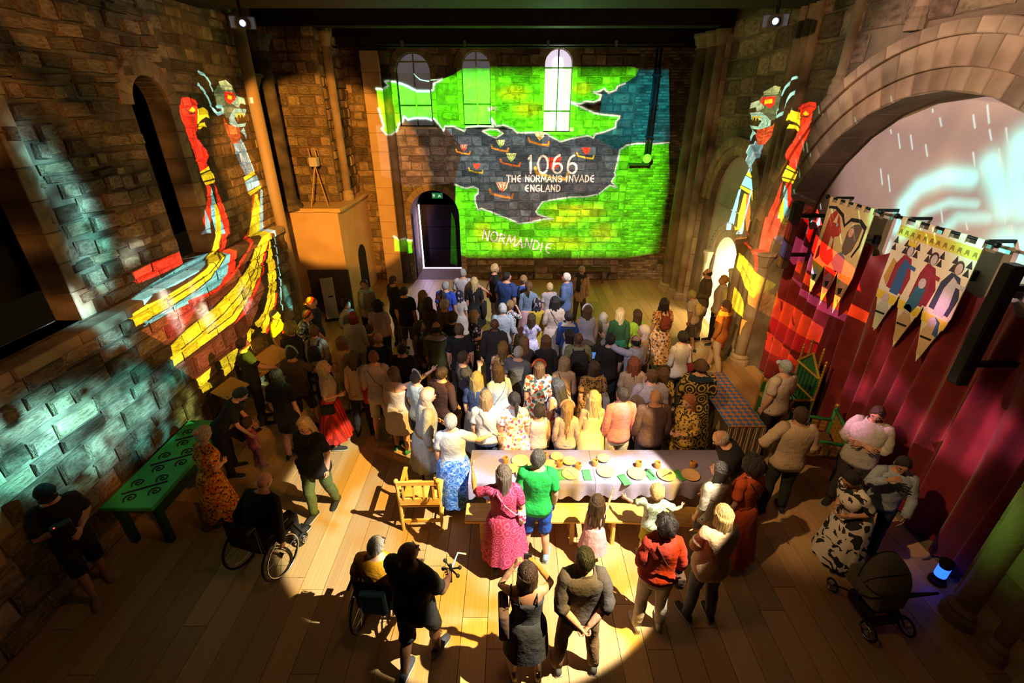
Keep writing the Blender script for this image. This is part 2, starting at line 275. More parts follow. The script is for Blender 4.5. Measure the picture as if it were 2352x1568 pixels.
# ---- the mirrored ship, rain and swirls on the right wall, its curtain and the plaster inside the arch
PRW = Projector('projector_ship_east', (-4.1, 7.2, 6.45), (1, 0, 0), -.62, .58, -.72, .06, 1500)
fW = lambda u, v: onX(u, v, XR); fI = lambda u, v: onX(u, v, XR_IN); fC = lambda u, v: onX(u, v, X_CURT-.05)
# heads: same drawing, mapped from the left drawing's frame to where they stand on the right wall
def Tm(pts):
    return [fW(1880-(x/2.904-408)*(.92 if x < 1540 else 1.0), 236+(y/2.904-226)*.93) for x, y in pts]
heads(PRW, Tm)
def C4(pts, f=fC): return [f(*q) for q in crop(pts, 1552, 520, 2.904)]
OR2, PU = (1, .30, .04), (.42, .25, .60)
PRW.poly(C4([(600,520),(640,450),(800,540),(960,660),(940,760),(820,770),(740,690),(600,580)]), OR2)
PRW.poly(C4([(550,680),(650,720),(790,870),(800,930),(640,850),(540,790)]), OR2)
PRW.poly(C4([(790,340),(850,420),(1000,510),(1150,590),(1140,640),(960,560),(820,450)]), PU)
PRW.poly(C4([(800,170),(840,250),(900,340),(1000,410),(1250,560),(1260,640),(1100,570),(960,480),(870,390),(790,270)]), OR2)
PRW.poly(C4([(740,70),(800,60),(860,130),(940,230),(960,340),(880,290),(810,210),(770,250)]), PU)
PRW.poly(C4([(870,-40),(940,60),(1100,180),(1240,300),(1240,440),(1130,370),(960,240),(880,130)]), (1, .04, .02))
PRW.poly(C4([(700,-20),(790,-20),(790,60),(730,130),(680,300),(640,440),(600,500),(650,250)]), (1, .05, .03))
PRW.poly(C4([(640,600),(760,680),(940,790),(930,860),(790,830),(640,720)]), (.5, .02, .03))
PRW.poly(C4([(620,760),(660,760),(800,900),(790,990),(640,900)], fC), (.7, .05, .02), .4)
for ln in ([(700,500),(690,560)],[(800,560),(790,660)],[(880,640),(870,740)],[(640,740),(630,830)],[(720,810),(712,880)],[(980,420),(975,480)],[(1120,510),(1115,580)]): PRW.stroke(C4(ln), 2.2, BLK)
# yellow planks on the pier between the arches
def C5(pts): return [fW(*q) for q in crop(pts, 1520, 280, 2.703)]
PRW.poly(C5([(520,830),(560,880),(650,980),(600,1110),(540,1040),(500,920)]), Y_); PRW.poly(C5([(480,1040),(520,1100),(545,1240),(480,1190),(455,1160)]), Y_)
PRW.poly(C5([(640,1020),(662,1000),(655,1090),(615,1160)]), Y_); PRW.poly(C5([(520,400),(545,470),(548,560),(520,720),(505,680),(530,520)]), Y_); PRW.poly(C5([(515,600),(535,560),(520,740),(500,800),(470,860),(455,760),(500,690)]), (1,.35,.1))
PRW.poly(C5([(530,390),(520,450),(480,600),(470,680),(440,690),(470,620),(515,430)]), (.3,.65,.8)); PRW.stroke(C5([(535,690),(560,780),(640,905)]), 5, R_)
PRW.stroke(C5([(560,890),(640,960)]), 2, BLK); PRW.stroke(C5([(520,900),(600,1070)]), 2, BLK)
rr = random.Random(5)
for k in range(44):
    u, v = rr.uniform(1880, 2330), rr.uniform(230, 560)
    PRW.stroke([fI(u, v), fI(u+4, v+rr.uniform(18, 42))], 2.4, (.10, .20, .19), soft=.6, mode='max')
SW = (.05, .36, .32)
def swirl(pts, w, c): PRW.stroke([fI(*p) for p in pts], w, c, soft=1, mode='max')
swirl([(2060,520),(2075,470),(2110,430),(2170,405),(2230,410)], 26, SW); swirl([(2090,540),(2120,490),(2180,465),(2240,470)], 14, (.04,.22,.20)); swirl([(2130,560),(2200,500),(2270,500)], 18, (.04,.22,.20))
swirl([(2275,380),(2300,440),(2310,480)], 34, SW); swirl([(2345,330),(2330,420),(2350,480)], 36, SW); swirl([(2310,560),(2325,600),(2350,560)], 44, SW); swirl([(2040,560),(2030,590),(2050,640)], 16, (.08,.2,.18))
PK = (.30, .11, .19)
for (u, v, rx, ry) in ((1990,900,16,24),(2030,850,14,40),(2060,900,14,26),(2090,970,24,26),(2150,1010,20,28),(2210,1040,30,22),(2240,970,18,40),(2110,1060,18,24),(1960,900,14,26),(1880,720,16,40),(2180,720,20,22),(2300,1000,30,30)):
    PRW.blob(fC(u, v), rx, ry, .3, PK, 'add')
PRW.blob(onX(2290, 1080, 5.1), 16, 30, .4, (.05, .10, .03)); PRW.blob(onX(2340, 1230, XR), 40, 60, .4, (.012, .05, .006)); PRW.blob(onX(2335, 330, XR), 26, 30, .4, (.12, .30, .22))
PRW.build(21000, 95)
# ------------------------------------------------------------------ mesh and material helpers
class MB:
    def __init__(s): s.v = []; s.f = []; s.m = []
    def add(s, V, F, m=0):
        o = len(s.v); s.v.extend([tuple(map(float, p)) for p in V]); s.f.extend([[i+o for i in q] for q in F]); s.m.extend([m]*len(F)); return s
    def loft(s, rings, c0=True, c1=True, m=0, closed=True):
        n = len(rings[0]); V = [p for r in rings for p in r]; F = []
        for k in range(len(rings)-1):
            for i in range(n if closed else n-1):
                j = (i+1) % n; F.append([k*n+i, k*n+j, (k+1)*n+j, (k+1)*n+i])
        if c0: F.append(list(range(n))[::-1])
        if c1: F.append([(len(rings)-1)*n+i for i in range(n)])
        return s.add(V, F, m)
    def box(s, lo, hi, m=0, bev=0):
        (x0, y0, z0), (x1, y1, z1) = lo, hi
        if bev:
            b = bev; R = lambda x, y, z, e: [(x0+e, y0, z), (x1-e, y0, z), (x1, y0+e, z), (x1, y1-e, z), (x1-e, y1, z), (x0+e, y1, z), (x0, y1-e, z), (x0, y0+e, z)]
            def Q(z, ins):
                a0, a1, c0, c1 = x0+ins, x1-ins, y0+ins, y1-ins
                return [(a0+b, c0, z), (a1-b, c0, z), (a1, c0+b, z), (a1, c1-b, z), (a1-b, c1, z), (a0+b, c1, z), (a0, c1-b, z), (a0, c0+b, z)]
            return s.loft([Q(z0, b*.7), Q(z0+b*.7, 0), Q(z1-b*.7, 0), Q(z1, b*.7)], m=m)
        V = [(x, y, z) for z in (z0, z1) for (x, y) in ((x0, y0), (x1, y0), (x1, y1), (x0, y1))]
        return s.add(V, [[3,2,1,0],[4,5,6,7],[0,1,5,4],[1,2,6,5],[2,3,7,6],[3,0,4,7]], m)
    def tube(s, pts, rad, n=8, m=0, caps=True, flat=None):
        P = [np.array(p, float) for p in pts]; R = rad if hasattr(rad, '__len__') else [rad]*len(P)
        T = [P[min(i+1, len(P)-1)]-P[max(i-1, 0)] for i in range(len(P))]; T = [t/(np.linalg.norm(t)+1e-9) for t in T]
        a = np.cross(T[0], (0, 0, 1)); a = a if np.linalg.norm(a) > .1 else np.cross(T[0], (0, 1, 0)); a /= np.linalg.norm(a)
        rings = []
        for p, t, r in zip(P, T, R):
            a = a-t*(a@t); a /= np.linalg.norm(a)+1e-9; b = np.cross(t, a); rx, ry = (r, r) if not hasattr(r, '__len__') else r
            rings.append([p+a*rx*cos(2*PI*i/n)+b*ry*sin(2*PI*i/n) for i in range(n)])
        return s.loft(rings, caps, caps, m)
    def lathe(s, prof, c=(0, 0, 0), n=16, m=0, caps=True):
        return s.loft([[(c[0]+r*cos(2*PI*i/n), c[1]+r*sin(2*PI*i/n), c[2]+z) for i in range(n)] for r, z in prof], caps, caps, m)
    def ball(s, c, r, n=10, k=7, m=0):
        r = r if hasattr(r, '__len__') else (r, r, r)
        return s.loft([[(c[0]+r[0]*sin(t)*cos(2*PI*i/n), c[1]+r[1]*sin(t)*sin(2*PI*i/n), c[2]-r[2]*cos(t)) for i in range(n)] for t in [PI*(j+.02)/(k-.96) for j in range(k)]], True, True, m)
    def prism(s, pts, a, b, f, m=0):
        """extruded outline: f(x, y, d) -> point"""
        n = len(pts); V = [f(x, y, a) for x, y in pts]+[f(x, y, b) for x, y in pts]
        return s.add(V, [list(range(n))[::-1], [n+i for i in range(n)]]+[[i, (i+1) % n, n+(i+1) % n, n+i] for i in range(n)], m)
    def xf(s, M):
        s.v = [tuple(M @ Vector(p)) for p in s.v]; return s
    def mesh(s, name, mats, smooth=False):
        me = bpy.data.meshes.new(name); me.from_pydata(s.v, [], s.f)
        mats = mats if isinstance(mats, (list, tuple)) else [mats]
        for k in mats: me.materials.append(k)
        if len(mats) > 1: me.polygons.foreach_set('material_index', s.m)
        if smooth: me.polygons.foreach_set('use_smooth', [True]*len(me.polygons))
        me.update(); return me
    def obj(s, name, mats, parent=None, smooth=False, **kw): return link(name, s.mesh(name, mats, smooth), parent, **kw)
def link(name, data, parent=None, loc=None, rot=None, scl=None, mw=None, label=None, cat=None, group=None, kind=None):
    o = bpy.data.objects.new(name, data); COL.objects.link(o)
    if parent is not None: o.parent = parent
    if loc is not None: o.location = loc
    if rot is not None: o.rotation_euler = rot
    if scl is not None: o.scale = scl
    if mw is not None: o.matrix_local = mw
    for k, v in (('label', label), ('category', cat), ('group', group), ('kind', kind)):
        if v: o[k] = v
    return o
def thing(name, label, cat, loc=(0, 0, 0), rz=0, group=None): return link(name, None, None, loc, (0, 0, rz), label=label, cat=cat, group=group)
def fix_normals(me):
    bm = bmesh.new(); bm.from_mesh(me); bmesh.ops.recalc_face_normals(bm, faces=bm.faces); bm.to_mesh(me); bm.free()

MATS = {}
def rgb(c): return (*c, 1) if len(c) == 3 else c
def mat(name, col, rough=.85, col2=None, scale=6, mix=(.35, .65), metal=0, bump=0, bscale=40, rand=0, emis=None, stretch=None, pat=None, spec=.3, island=False, sheen=0):
    if name in MATS: return MATS[name]
    m = bpy.data.materials.new(name); m.use_nodes = True; nt = m.node_tree; N, L = nt.nodes, nt.links; b = N['Principled BSDF']
    b.inputs['Roughness'].default_value = rough; b.inputs['Metallic'].default_value = metal; b.inputs['Specular IOR Level'].default_value = spec
    b.inputs['Base Color'].default_value = rgb(col)
    if sheen: b.inputs['Sheen Weight'].default_value = sheen
    tc = N.new('ShaderNodeTexCoord'); co = tc.outputs['Object']
    if stretch:
        mp = N.new('ShaderNodeMapping'); mp.inputs['Scale'].default_value = stretch; L.new(co, mp.inputs[0]); co = mp.outputs[0]
    cur = None
    if pat:
        cur = pat(N, L, co, rgb(col), rgb(col2) if col2 else None, scale)
    elif col2:
        t = N.new('ShaderNodeTexNoise'); t.inputs['Scale'].default_value = scale; t.inputs['Detail'].default_value = 5; L.new(co, t.inputs['Vector'])
        r = N.new('ShaderNodeValToRGB'); r.color_ramp.elements[0].position = mix[0]; r.color_ramp.elements[1].position = mix[1]
        r.color_ramp.elements[0].color = rgb(col); r.color_ramp.elements[1].color = rgb(col2); L.new(t.outputs['Fac'], r.inputs[0]); cur = r.outputs[0]
    if rand:
        oi = N.new('ShaderNodeObjectInfo'); h = N.new('ShaderNodeHueSaturation'); src = oi.outputs['Random']
        if island:
            g = N.new('ShaderNodeNewGeometry'); ad = N.new('ShaderNodeMath'); ad.operation = 'ADD'; L.new(src, ad.inputs[0]); L.new(g.outputs['Random Per Island'], ad.inputs[1])
            fr = N.new('ShaderNodeMath'); fr.operation = 'FRACT'; L.new(ad.outputs[0], fr.inputs[0]); src = fr.outputs[0]
        mr = N.new('ShaderNodeMapRange'); mr.inputs[3].default_value = 1-rand; mr.inputs[4].default_value = 1+rand; L.new(src, mr.inputs[0]); L.new(mr.outputs[0], h.inputs['Value'])
        m2 = N.new('ShaderNodeMath'); m2.operation = 'MULTIPLY_ADD'; m2.inputs[1].default_value = 7.13; m2.inputs[2].default_value = .37; L.new(src, m2.inputs[0])
        f2 = N.new('ShaderNodeMath'); f2.operation = 'FRACT'; L.new(m2.outputs[0], f2.inputs[0])
        mh = N.new('ShaderNodeMapRange'); mh.inputs[3].default_value = .5-rand*.035; mh.inputs[4].default_value = .5+rand*.035; L.new(f2.outputs[0], mh.inputs[0]); L.new(mh.outputs[0], h.inputs['Hue'])
        if cur: L.new(cur, h.inputs['Color'])
        else: h.inputs['Color'].default_value = rgb(col)
        cur = h.outputs[0]
    if cur: L.new(cur, b.inputs['Base Color'])
    if bump:
        t2 = N.new('ShaderNodeTexNoise'); t2.inputs['Scale'].default_value = bscale; t2.inputs['Detail'].default_value = 6; L.new(co, t2.inputs['Vector'])
        bp = N.new('ShaderNodeBump'); bp.inputs['Strength'].default_value = bump; bp.inputs['Distance'].default_value = .03; L.new(t2.outputs['Fac'], bp.inputs['Height']); L.new(bp.outputs[0], b.inputs['Normal'])
    if emis: b.inputs['Emission Color'].default_value = rgb(emis[0]); b.inputs['Emission Strength'].default_value = emis[1]
    MATS[name] = m; return m
def ramp(N, L, src, stops):
    r = N.new('ShaderNodeValToRGB'); r.color_ramp.interpolation = 'CONSTANT'; e = r.color_ramp.elements
    while len(e) > 1: e.remove(e[-1])
    e[0].position = stops[0][0]; e[0].color = rgb(stops[0][1])
    for p, c in stops[1:]: k = e.new(p); k.color = rgb(c)
    L.new(src, r.inputs[0]); return r.outputs[0]
def pat_floral(*cols):
    def f(N, L, co, c, c2, sc):
        v = N.new('ShaderNodeTexVoronoi'); v.inputs['Scale'].default_value = sc; L.new(co, v.inputs['Vector'])
        cc = ramp(N, L, v.outputs['Color'], [(i/len(cols), k) for i, k in enumerate(cols)])
        t = N.new('ShaderNodeTexNoise'); t.inputs['Scale'].default_value = sc*1.5; L.new(co, t.inputs['Vector'])
        ad = N.new('ShaderNodeMath'); ad.operation = 'MULTIPLY_ADD'; ad.inputs[1].default_value = .55; L.new(t.outputs['Fac'], ad.inputs[0]); L.new(v.outputs['Distance'], ad.inputs[2])
        k = ramp(N, L, ad.outputs[0], [(0, (1, 1, 1)), (.80, (0, 0, 0))])
        mx = N.new('ShaderNodeMix'); mx.data_type = 'RGBA'; L.new(k, mx.inputs[0]); mx.inputs[6].default_value = c; L.new(cc, mx.inputs[7]); return mx.outputs[2]
    return f
def pat_blotch(*stops):
    def f(N, L, co, c, c2, sc):
        t = N.new('ShaderNodeTexNoise'); t.inputs['Scale'].default_value = sc; t.inputs['Detail'].default_value = 2; t.inputs['Distortion'].default_value = 1.5; L.new(co, t.inputs['Vector'])
        return ramp(N, L, t.outputs['Fac'], stops)
    return f
def pat_check(N, L, co, c, c2, sc):
    k = N.new('ShaderNodeTexChecker'); k.inputs['Scale'].default_value = sc; k.inputs['Color1'].default_value = c; k.inputs['Color2'].default_value = c2; L.new(co, k.inputs[0]); return k.outputs[0]
def pat_stripe(axis):
    def f(N, L, co, c, c2, sc):
        t = N.new('ShaderNodeTexWave'); t.bands_direction = axis; t.inputs['Scale'].default_value = sc; t.inputs['Distortion'].default_value = .6; L.new(co, t.inputs[0])
        return ramp(N, L, t.outputs['Fac'], [(0, c), (.5, c2)])
    return f
def pat_rings(N, L, co, c, c2, sc):
    v = N.new('ShaderNodeTexVoronoi'); v.inputs['Scale'].default_value = sc; v.inputs['Randomness'].default_value = .35; L.new(co, v.inputs['Vector'])
    m = N.new('ShaderNodeMath'); m.operation = 'MULTIPLY'; m.inputs[1].default_value = 26; L.new(v.outputs['Distance'], m.inputs[0]); q = N.new('ShaderNodeMath'); q.operation = 'SINE'; L.new(m.outputs[0], q.inputs[0])
    t = N.new('ShaderNodeTexNoise'); t.inputs['Scale'].default_value = sc*4; L.new(co, t.inputs['Vector']); a = N.new('ShaderNodeMath'); L.new(q.outputs[0], a.inputs[0]); L.new(t.outputs['Fac'], a.inputs[1])
    return ramp(N, L, a.outputs[0], [(0, c), (.75, c2)])
# ------------------------------------------------------------------ the hall
STONE = mat('sandstone', (.13, .09, .055), .92, (.40, .30, .20), 4.5, (.3, .72), bump=1.0, bscale=9, rand=.55, island=True)
MORTAR = mat('lime_mortar', (.12, .09, .065), .95, (.22, .17, .12), 5, bump=.6, bscale=20)
ASHLAR = mat('dressed_ashlar', (.26, .19, .12), .85, (.42, .33, .22), 2.5, bump=.35, bscale=22, rand=.25)
PLASTER = mat('pale_plaster', (.60, .54, .52), .9, (.68, .62, .60), 1.5)
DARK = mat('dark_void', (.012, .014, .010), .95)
BLACKM = mat('black_paint', (.012, .012, .013), .5)
IRON = mat('black_iron', (.015, .015, .016), .45, metal=.6)
OAK = mat('oak_boards', (.40, .245, .105), .45, (.56, .38, .18), 3.0, (.3, .7), rand=.22, stretch=(9, .8, 9), bump=.08, bscale=30, spec=.4)
OAKD = mat('dark_oak', (.10, .05, .022), .55, (.16, .085, .035), 4, stretch=(8, 1, 1))

# floor: loose-laid oak planks running away from the camera on a dark base
floor = MB().box((-7.2, -1.6, -.25), (7.2, 17.4, -.03)).obj('floor', mat('floor_base', (.06, .035, .018), .9), kind='structure')
plank = MB().box((-.5, -.5, -.028), (.5, .5, 0)).mesh('plank', OAK)
PW = .29
for i in range(38):
    x = -5.5+PW*(i+.5); y = -1.4-random.uniform(0, 2.5)
    while y < 15.2:
        Ln = random.uniform(2.6, 4.2); y1 = min(y+Ln, 15.2)
        if y1 > -1.2: link('plank', plank, floor, (x, (y+y1)/2, 0), None, (PW-.006, y1-y-.006, 1))
        y = y1

def mapB(u, z, d=0): return (u, YB+d, z)
def mapL(x0): return lambda u, z, d=0: (x0-d, u, z)
def mapR(x0): return lambda u, z, d=0: (x0+d, u, z)
FRB = Matrix(((-1, 0, 0), (0, -1, 0), (0, 0, 1))).to_4x4()
FRL = Matrix(((0, 1, 0), (-1, 0, 0), (0, 0, 1))).to_4x4()
FRR = Matrix(((0, -1, 0), (1, 0, 0), (0, 0, 1))).to_4x4()
def arch_pts(o, n=14):
    u0, u1, z0, zs = o; c, r = (u0+u1)/2, (u1-u0)/2
    return [(c-r*cos(PI*i/n), zs+r*sin(PI*i/n)) for i in range(n+1)]
def wall_slab(mb, m, u0, u1, z0, z1, ops, depth, back=True, mi=0):
    """front skin with round-headed openings o=(u0,u1,sill,spring) and their reveals"""
    q = lambda a, b, c, d: mb.add([m(*a), m(*b), m(*c), m(*d)], [[0, 1, 2, 3]], mi)
    x = u0
    for o in sorted(ops):
        q((x, z0), (o[0], z0), (o[0], z1), (x, z1))
        if o[2] > z0: q((o[0], z0), (o[1], z0), (o[1], o[2]), (o[0], o[2]))
        A = arch_pts(o)
        for (a, b) in zip(A[:-1], A[1:]): q(a, b, (b[0], z1), (a[0], z1))
        rim = [(o[0], o[2])]+A+[(o[1], o[2])]
        for (a, b) in zip(rim, rim[1:]+rim[:1]): mb.add([m(*a), m(*b), m(*b, depth), m(*a, depth)], [[0, 1, 2, 3]], mi)
        x = o[1]
    q((x, z0), (u1, z0), (u1, z1), (x, z1))
def in_open(u, z, ops, g=0):
    for o in ops:
        c, r = (o[0]+o[1])/2, (o[1]-o[0])/2+g
        if abs(u-c) < r and z > o[2]-g and (z < o[3] or (u-c)**2+(z-o[3])**2 < r*r): return True
    return False
def stone_unit(k):
    r = random.Random(k); j = lambda a: r.uniform(-a, a); R = lambda y, s, a: [(x*s+j(a), y+j(.12 if y == 1 else 0), z*s+j(a)) for x, z in ((-.5, -.5), (.5, -.5), (.5, .5), (-.5, .5))]
    return MB().loft([R(-.5, 1, 0), R(.45, 1, .03), R(1, .84, .05)], False, True)
UNITS = [stone_unit(k) for k in range(7)]; UMESH = [u.mesh('stone', STONE) for u in UNITS]
def stonework(parent, frame, m, u0, u1, z0, z1, ops, hr, wr, keep, proud=(.02, .06), seed=1, rag=.3):
    r = random.Random(seed); L = []; z = z0
    while z < z1-.06:
        h = min(r.uniform(*hr), z1-z); u = u0-r.uniform(0, .3)
        while u < u1:
            wd = r.uniform(*wr); a, b = max(u, u0), min(u+wd, u1); u += wd
            if b-a < .07: continue
            if any(in_open(x, y, ops, .02) for x in (a+.03, (a+b)/2, b-.03) for y in (z+.03, z+h-.03)): continue
            dz = r.uniform(-.14, .14)*h*rag; L.append(((a+b)/2, z+h/2+dz, b-a-.022, (h-.022)*(1-rag*r.uniform(0, .25)), r.uniform(*proud), r.randrange(7), r.uniform(-.09, .09)*rag))
        z += h
    def seen(s):
        p = Vector(m(s[0], s[1])); d = (p-Vector((0, 0, CAM_Z))).length; c = p.y*cos(PITCH)-(p.z-CAM_Z)*sin(PITCH)
        ok = c > .3 and abs(p.x/c) < 1.12 and -.75 < -((p.z-CAM_Z)*cos(PITCH)+p.y*sin(PITCH))/c+0 < 5
        return -(s[2]*s[3]/d/d if ok else 0)
    L.sort(key=seen); mb = MB()
    for i, (u, z, wd, h, pr, k, ro) in enumerate(L):
        M = Matrix.Translation(m(u, z)) @ frame @ Matrix.Rotation(ro, 4, 'Y') @ Matrix.Diagonal((wd, pr, h, 1))
        if i < keep: link('stone', UMESH[k], parent, mw=M)
        else: mb.add([M @ Vector(p) for p in UNITS[k].v], UNITS[k].f)
    if mb.v: mb.obj('small_stonework', STONE, parent, kind='stuff')
def arch_ring(parent, frame, org, zs, r0, r1, n, y0, y1, mt=ASHLAR, name='voussoir', span=PI, bev=.012):
    """wedge stones round an arch; org = point on the wall at the arch centre, local +y points out of the wall"""
    da = span/n; mb = MB(); prof = []
    for (rr0, rr1, y, g) in ((r0, r1, y0, .0), (r0, r1, y1-bev, .0), (r0+bev, r1-bev, y1, bev/r1)):
        prof.append([(r*sin(a), y, r*cos(a)) for r, a in ((rr0, da*.49-g), (rr0, 0), (rr0, -da*.49+g), (rr1, -da*.49+g), (rr1, 0), (rr1, da*.49-g))])
    mb.loft(prof, True, True); me = mb.mesh(name, mt); fix_normals(me)
    for i in range(n):
        a = -span/2+da*(i+.5)
        link(name, me, parent, mw=Matrix.Translation(org) @ frame @ Matrix.Translation((0, 0, zs)) @ Matrix.Rotation(a, 4, 'Y'))
def jambs(parent, frame, m, us, z0, z1, wid, y0, y1, h=.32, mt=ASHLAR):
    me = MB().loft([[(x, y0, z) for x, z in ((-.5, -.5), (.5, -.5), (.5, .5), (-.5, .5))], [(x, y1-.01, z) for x, z in ((-.5, -.5), (.5, -.5), (.5, .5), (-.5, .5))], [(x*.94, y1, z*.94) for x, z in ((-.5, -.5), (.5, -.5), (.5, .5), (-.5, .5))]], True, True).mesh('jamb_stone', mt)
    n = max(1, round((z1-z0)/h)); hh = (z1-z0)/n
    for u in us:
        for k in range(n): link('jamb_stone', me, parent, mw=Matrix.Translation(m(u, z0+hh*(k+.5))) @ frame @ Matrix.Diagonal((wid, 1, hh-.008, 1)))

# ---- back wall
def bx(u, v): p = onY(u, v, YB); return p[0], p[2]
W1 = (bx(912, 200)[0], bx(990, 200)[0], bx(950, 290)[1], 6.1)
W2 = (bx(1063, 220)[0], bx(1127, 220)[0], bx(1095, 287)[1], bx(1095, 155)[1])
W3 = (bx(1250, 220)[0], bx(1312, 220)[0], bx(1280, 303)[1], bx(1280, 148)[1])
DR = (bx(950, 560)[0], bx(1058, 560)[0], -.02, 2.15)
wall_back = None
mb = MB(); wall_slab(mb, mapB, -6.2, 6.2, -.02, 7.7, [W1, DR, W2, W3], .30)
mb2 = MB(); OPB = [W1, W2, W3, DR]
# skin split in two bands so that the door under window 1 does not share its column
mb = MB(); ZS = 3.55
wall_slab(mb, mapB, -6.2, 6.2, -.02, ZS, [DR], 1.3); wall_slab(mb, mapB, -6.2, 6.2, ZS, 7.7, [W1, W2, W3], .30)
wall_back = mb.obj('wall_back', MORTAR, kind='structure')
stonework(wall_back, FRB, mapB, -5.6, 3.55, .5, 7.4, OPB, (.16, .30), (.22, .55), 300, (.015, .045), 3)
stonework(wall_back, FRB, mapB, -5.6, 3.55, .02, .5, OPB, (.2, .26), (.4, .8), 0, (.04, .08), 4)
stonework(wall_back, FRB, mapB, 3.55, 5.6, .02, 7.4, [], (.07, .08), (.2, .26), 0, (.008, .014), 5)
for o, n in ((W1, 11), (W2, 9), (W3, 9)):
    arch_ring(wall_back, FRB, mapB((o[0]+o[1])/2, 0), o[3], (o[1]-o[0])/2, (o[1]-o[0])/2+.22, n, -.25, .05)
    jambs(wall_back, FRB, mapB, (o[0]-.07, o[1]+.07), o[2], o[3], .14, -.25, .035)
    MB().box((o[0]-.1, YB-.06, o[2]-.08), (o[1]+.1, YB+.25, o[2])).obj('sill', ASHLAR, wall_back)
arch_ring(wall_back, FRB, mapB((DR[0]+DR[1])/2, 0), DR[3], (DR[1]-DR[0])/2, (DR[1]-DR[0])/2+.20, 13, -.3, .07)
jambs(wall_back, FRB, mapB, (DR[0]-.09, DR[1]+.09), 0, DR[3], .18, -.3, .06)
# the three windows: blinds behind glazing bars; the third glows as daylit, the grey ones hold a faint glow
BLIND = mat('grey_blind', (.40, .38, .40), .8, (.44, .42, .44), 3, emis=((.75, .62, .62), .07))
BAR = mat('glazing_bar', (.45, .42, .30), .6)
DAY = mat('daylit_blind', (.9, .85, .92), .9, emis=((.86, .74, .92), .85)); DAY2 = mat('daylit_pane', (1, 1, 1), .9, emis=((1, .96, 1), 5.0))
for i, o in enumerate((W1, W2, W3)):
    wn = link('window_%d' % (i+1), None, kind='structure'); c = (o[0]+o[1])/2; r = (o[1]-o[0])/2
    out = [(o[0], o[2]), (o[1], o[2])]+arch_pts(o)[::-1]; lev = [o[2], o[2]+.55, o[2]+1.65, o[3]+r]
    for k in range(3):      # three panels one above the other
        za, zb = lev[k]+.02, lev[k+1]-.02
        pts = [(o[0]+.005, za), (o[1]-.005, za)]+([(o[1]-.005, zb), (o[0]+.005, zb)] if zb < o[3] else [(o[1]-.005, max(za, min(o[3], zb)))]+[(c+(r-.005)*cos(PI*j/12), o[3]+(r-.005)*sin(PI*j/12)) for j in range(13)])
        MB().prism(pts, .20, .23, lambda x, z, d: mapB(x, z, d)).obj('pane', DAY if i == 2 else BLIND, wn)
        if k: MB().box((o[0], YB+.16, lev[k]-.02), (o[1], YB+.23, lev[k]+.02)).obj('transom', BLACKM if (k == 1) else BAR, wn)
    MB().box((c-.018, YB+.15, o[2]), (c+.018, YB+.199, o[3]+r-.01)).obj('mullion', BLACKM if i == 2 else BAR, wn)
    if i == 2: MB().prism([(c-.16, o[2]+.12), (c+.13, o[2]+.12), (c+.13, o[3]+.05)]+[(c-.015+.145*cos(PI*j/10), o[3]+.05+.145*sin(PI*j/10)) for j in range(1, 10)]+[(c-.16, o[3]+.05)], .190, .198, lambda x, z, d: mapB(x, z, d)).obj('lit_pane', DAY2, wn)
# door in its deep recess, light leaking round it
door = link('door_1', None, kind='structure'); DC, DW = (DR[0]+DR[1])/2, (DR[1]-DR[0])/2; YD = YB+1.25
NIGHT = mat('night_door', (.018, .012, .025), .5)
dz = [0.03, .75, 1.5, 2.25, DR[3]+DW-.02]
for k in range(4):
    za, zb = dz[k]+.008, dz[k+1]-.008
    pts = [(DC-DW+.07, za), (DC+DW-.07, za)]+([(DC+DW-.07, zb), (DC-DW+.07, zb)] if k < 2 else ([(DC+DW-.07, zb), (DC-DW+.07, zb)] if zb <= DR[3] else [(DC+(DW-.07)*cos(a), DR[3]+(DW-.07)*sin(a)) for a in [math.asin(max(0, min(1, (za-DR[3])/(DW-.07))))+(PI-2*math.asin(max(0, min(1, (za-DR[3])/(DW-.07)))))*j/10 for j in range(11)]]))
    MB().prism(pts, 0, .05, lambda x, z, d: (x, YD-d, z)).obj('door_panel', NIGHT, door)
LEAK = mat('light_gap', (1, .9, 1), .9, emis=((.92, .78, 1), 7))
MB().box((DC-DW+.02, YD-.03, .0), (DC-DW+.055, YD-.01, DR[3]+.1)).obj('light_gap', LEAK, door)
MB().box((DC-DW+.02, YD-.03, .0), (DC+DW-.05, YD-.01, .025)).obj('light_gap', LEAK, door)
lg = bpy.data.lights.new('door_leak', 'AREA'); lg.energy = 22; lg.color = (.75, .55, 1); lg.size = .2; lg.shape = 'RECTANGLE'; lg.size_y = 1.6
lo = bpy.data.objects.new('door_leak', lg); COL.objects.link(lo); lo.location = (DC-DW+.15, YD-.12, 1.3); lo.rotation_euler = (PI/2, 0, PI+.5); lo.parent = door
MB().box((DC-DW-.3, YB, -.03), (DC+DW+.3, YD+.1, .0)).obj('recess_floor', mat('recess_flag', (.22, .17, .13), .8), floor)
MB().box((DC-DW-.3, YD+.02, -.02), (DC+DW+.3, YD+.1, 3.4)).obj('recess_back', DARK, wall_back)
ex = thing('exit_sign', 'small green exit sign with running figure above the dark door', 'sign', (DC+.02, YB+.6, DR[3]+DW-.35))
MB().box((-.17, -.02, 0), (.17, .02, .17)).obj('sign_box', mat('sign_green', (.02, .22, .08), .5, emis=((.03, .30, .10), .5)), ex)
SW_ = mat('sign_white', (.9, .95, .8), .5, emis=((.8, .9, .6), .8)); q3 = lambda x, z, d: (x, -.02-d, z)
MB().prism([(-.12, .04), (-.09, .04), (-.09, .09), (-.06, .09), (-.105, .14), (-.15, .09), (-.12, .09)], 0, .004, q3).obj('arrow', SW_, ex)
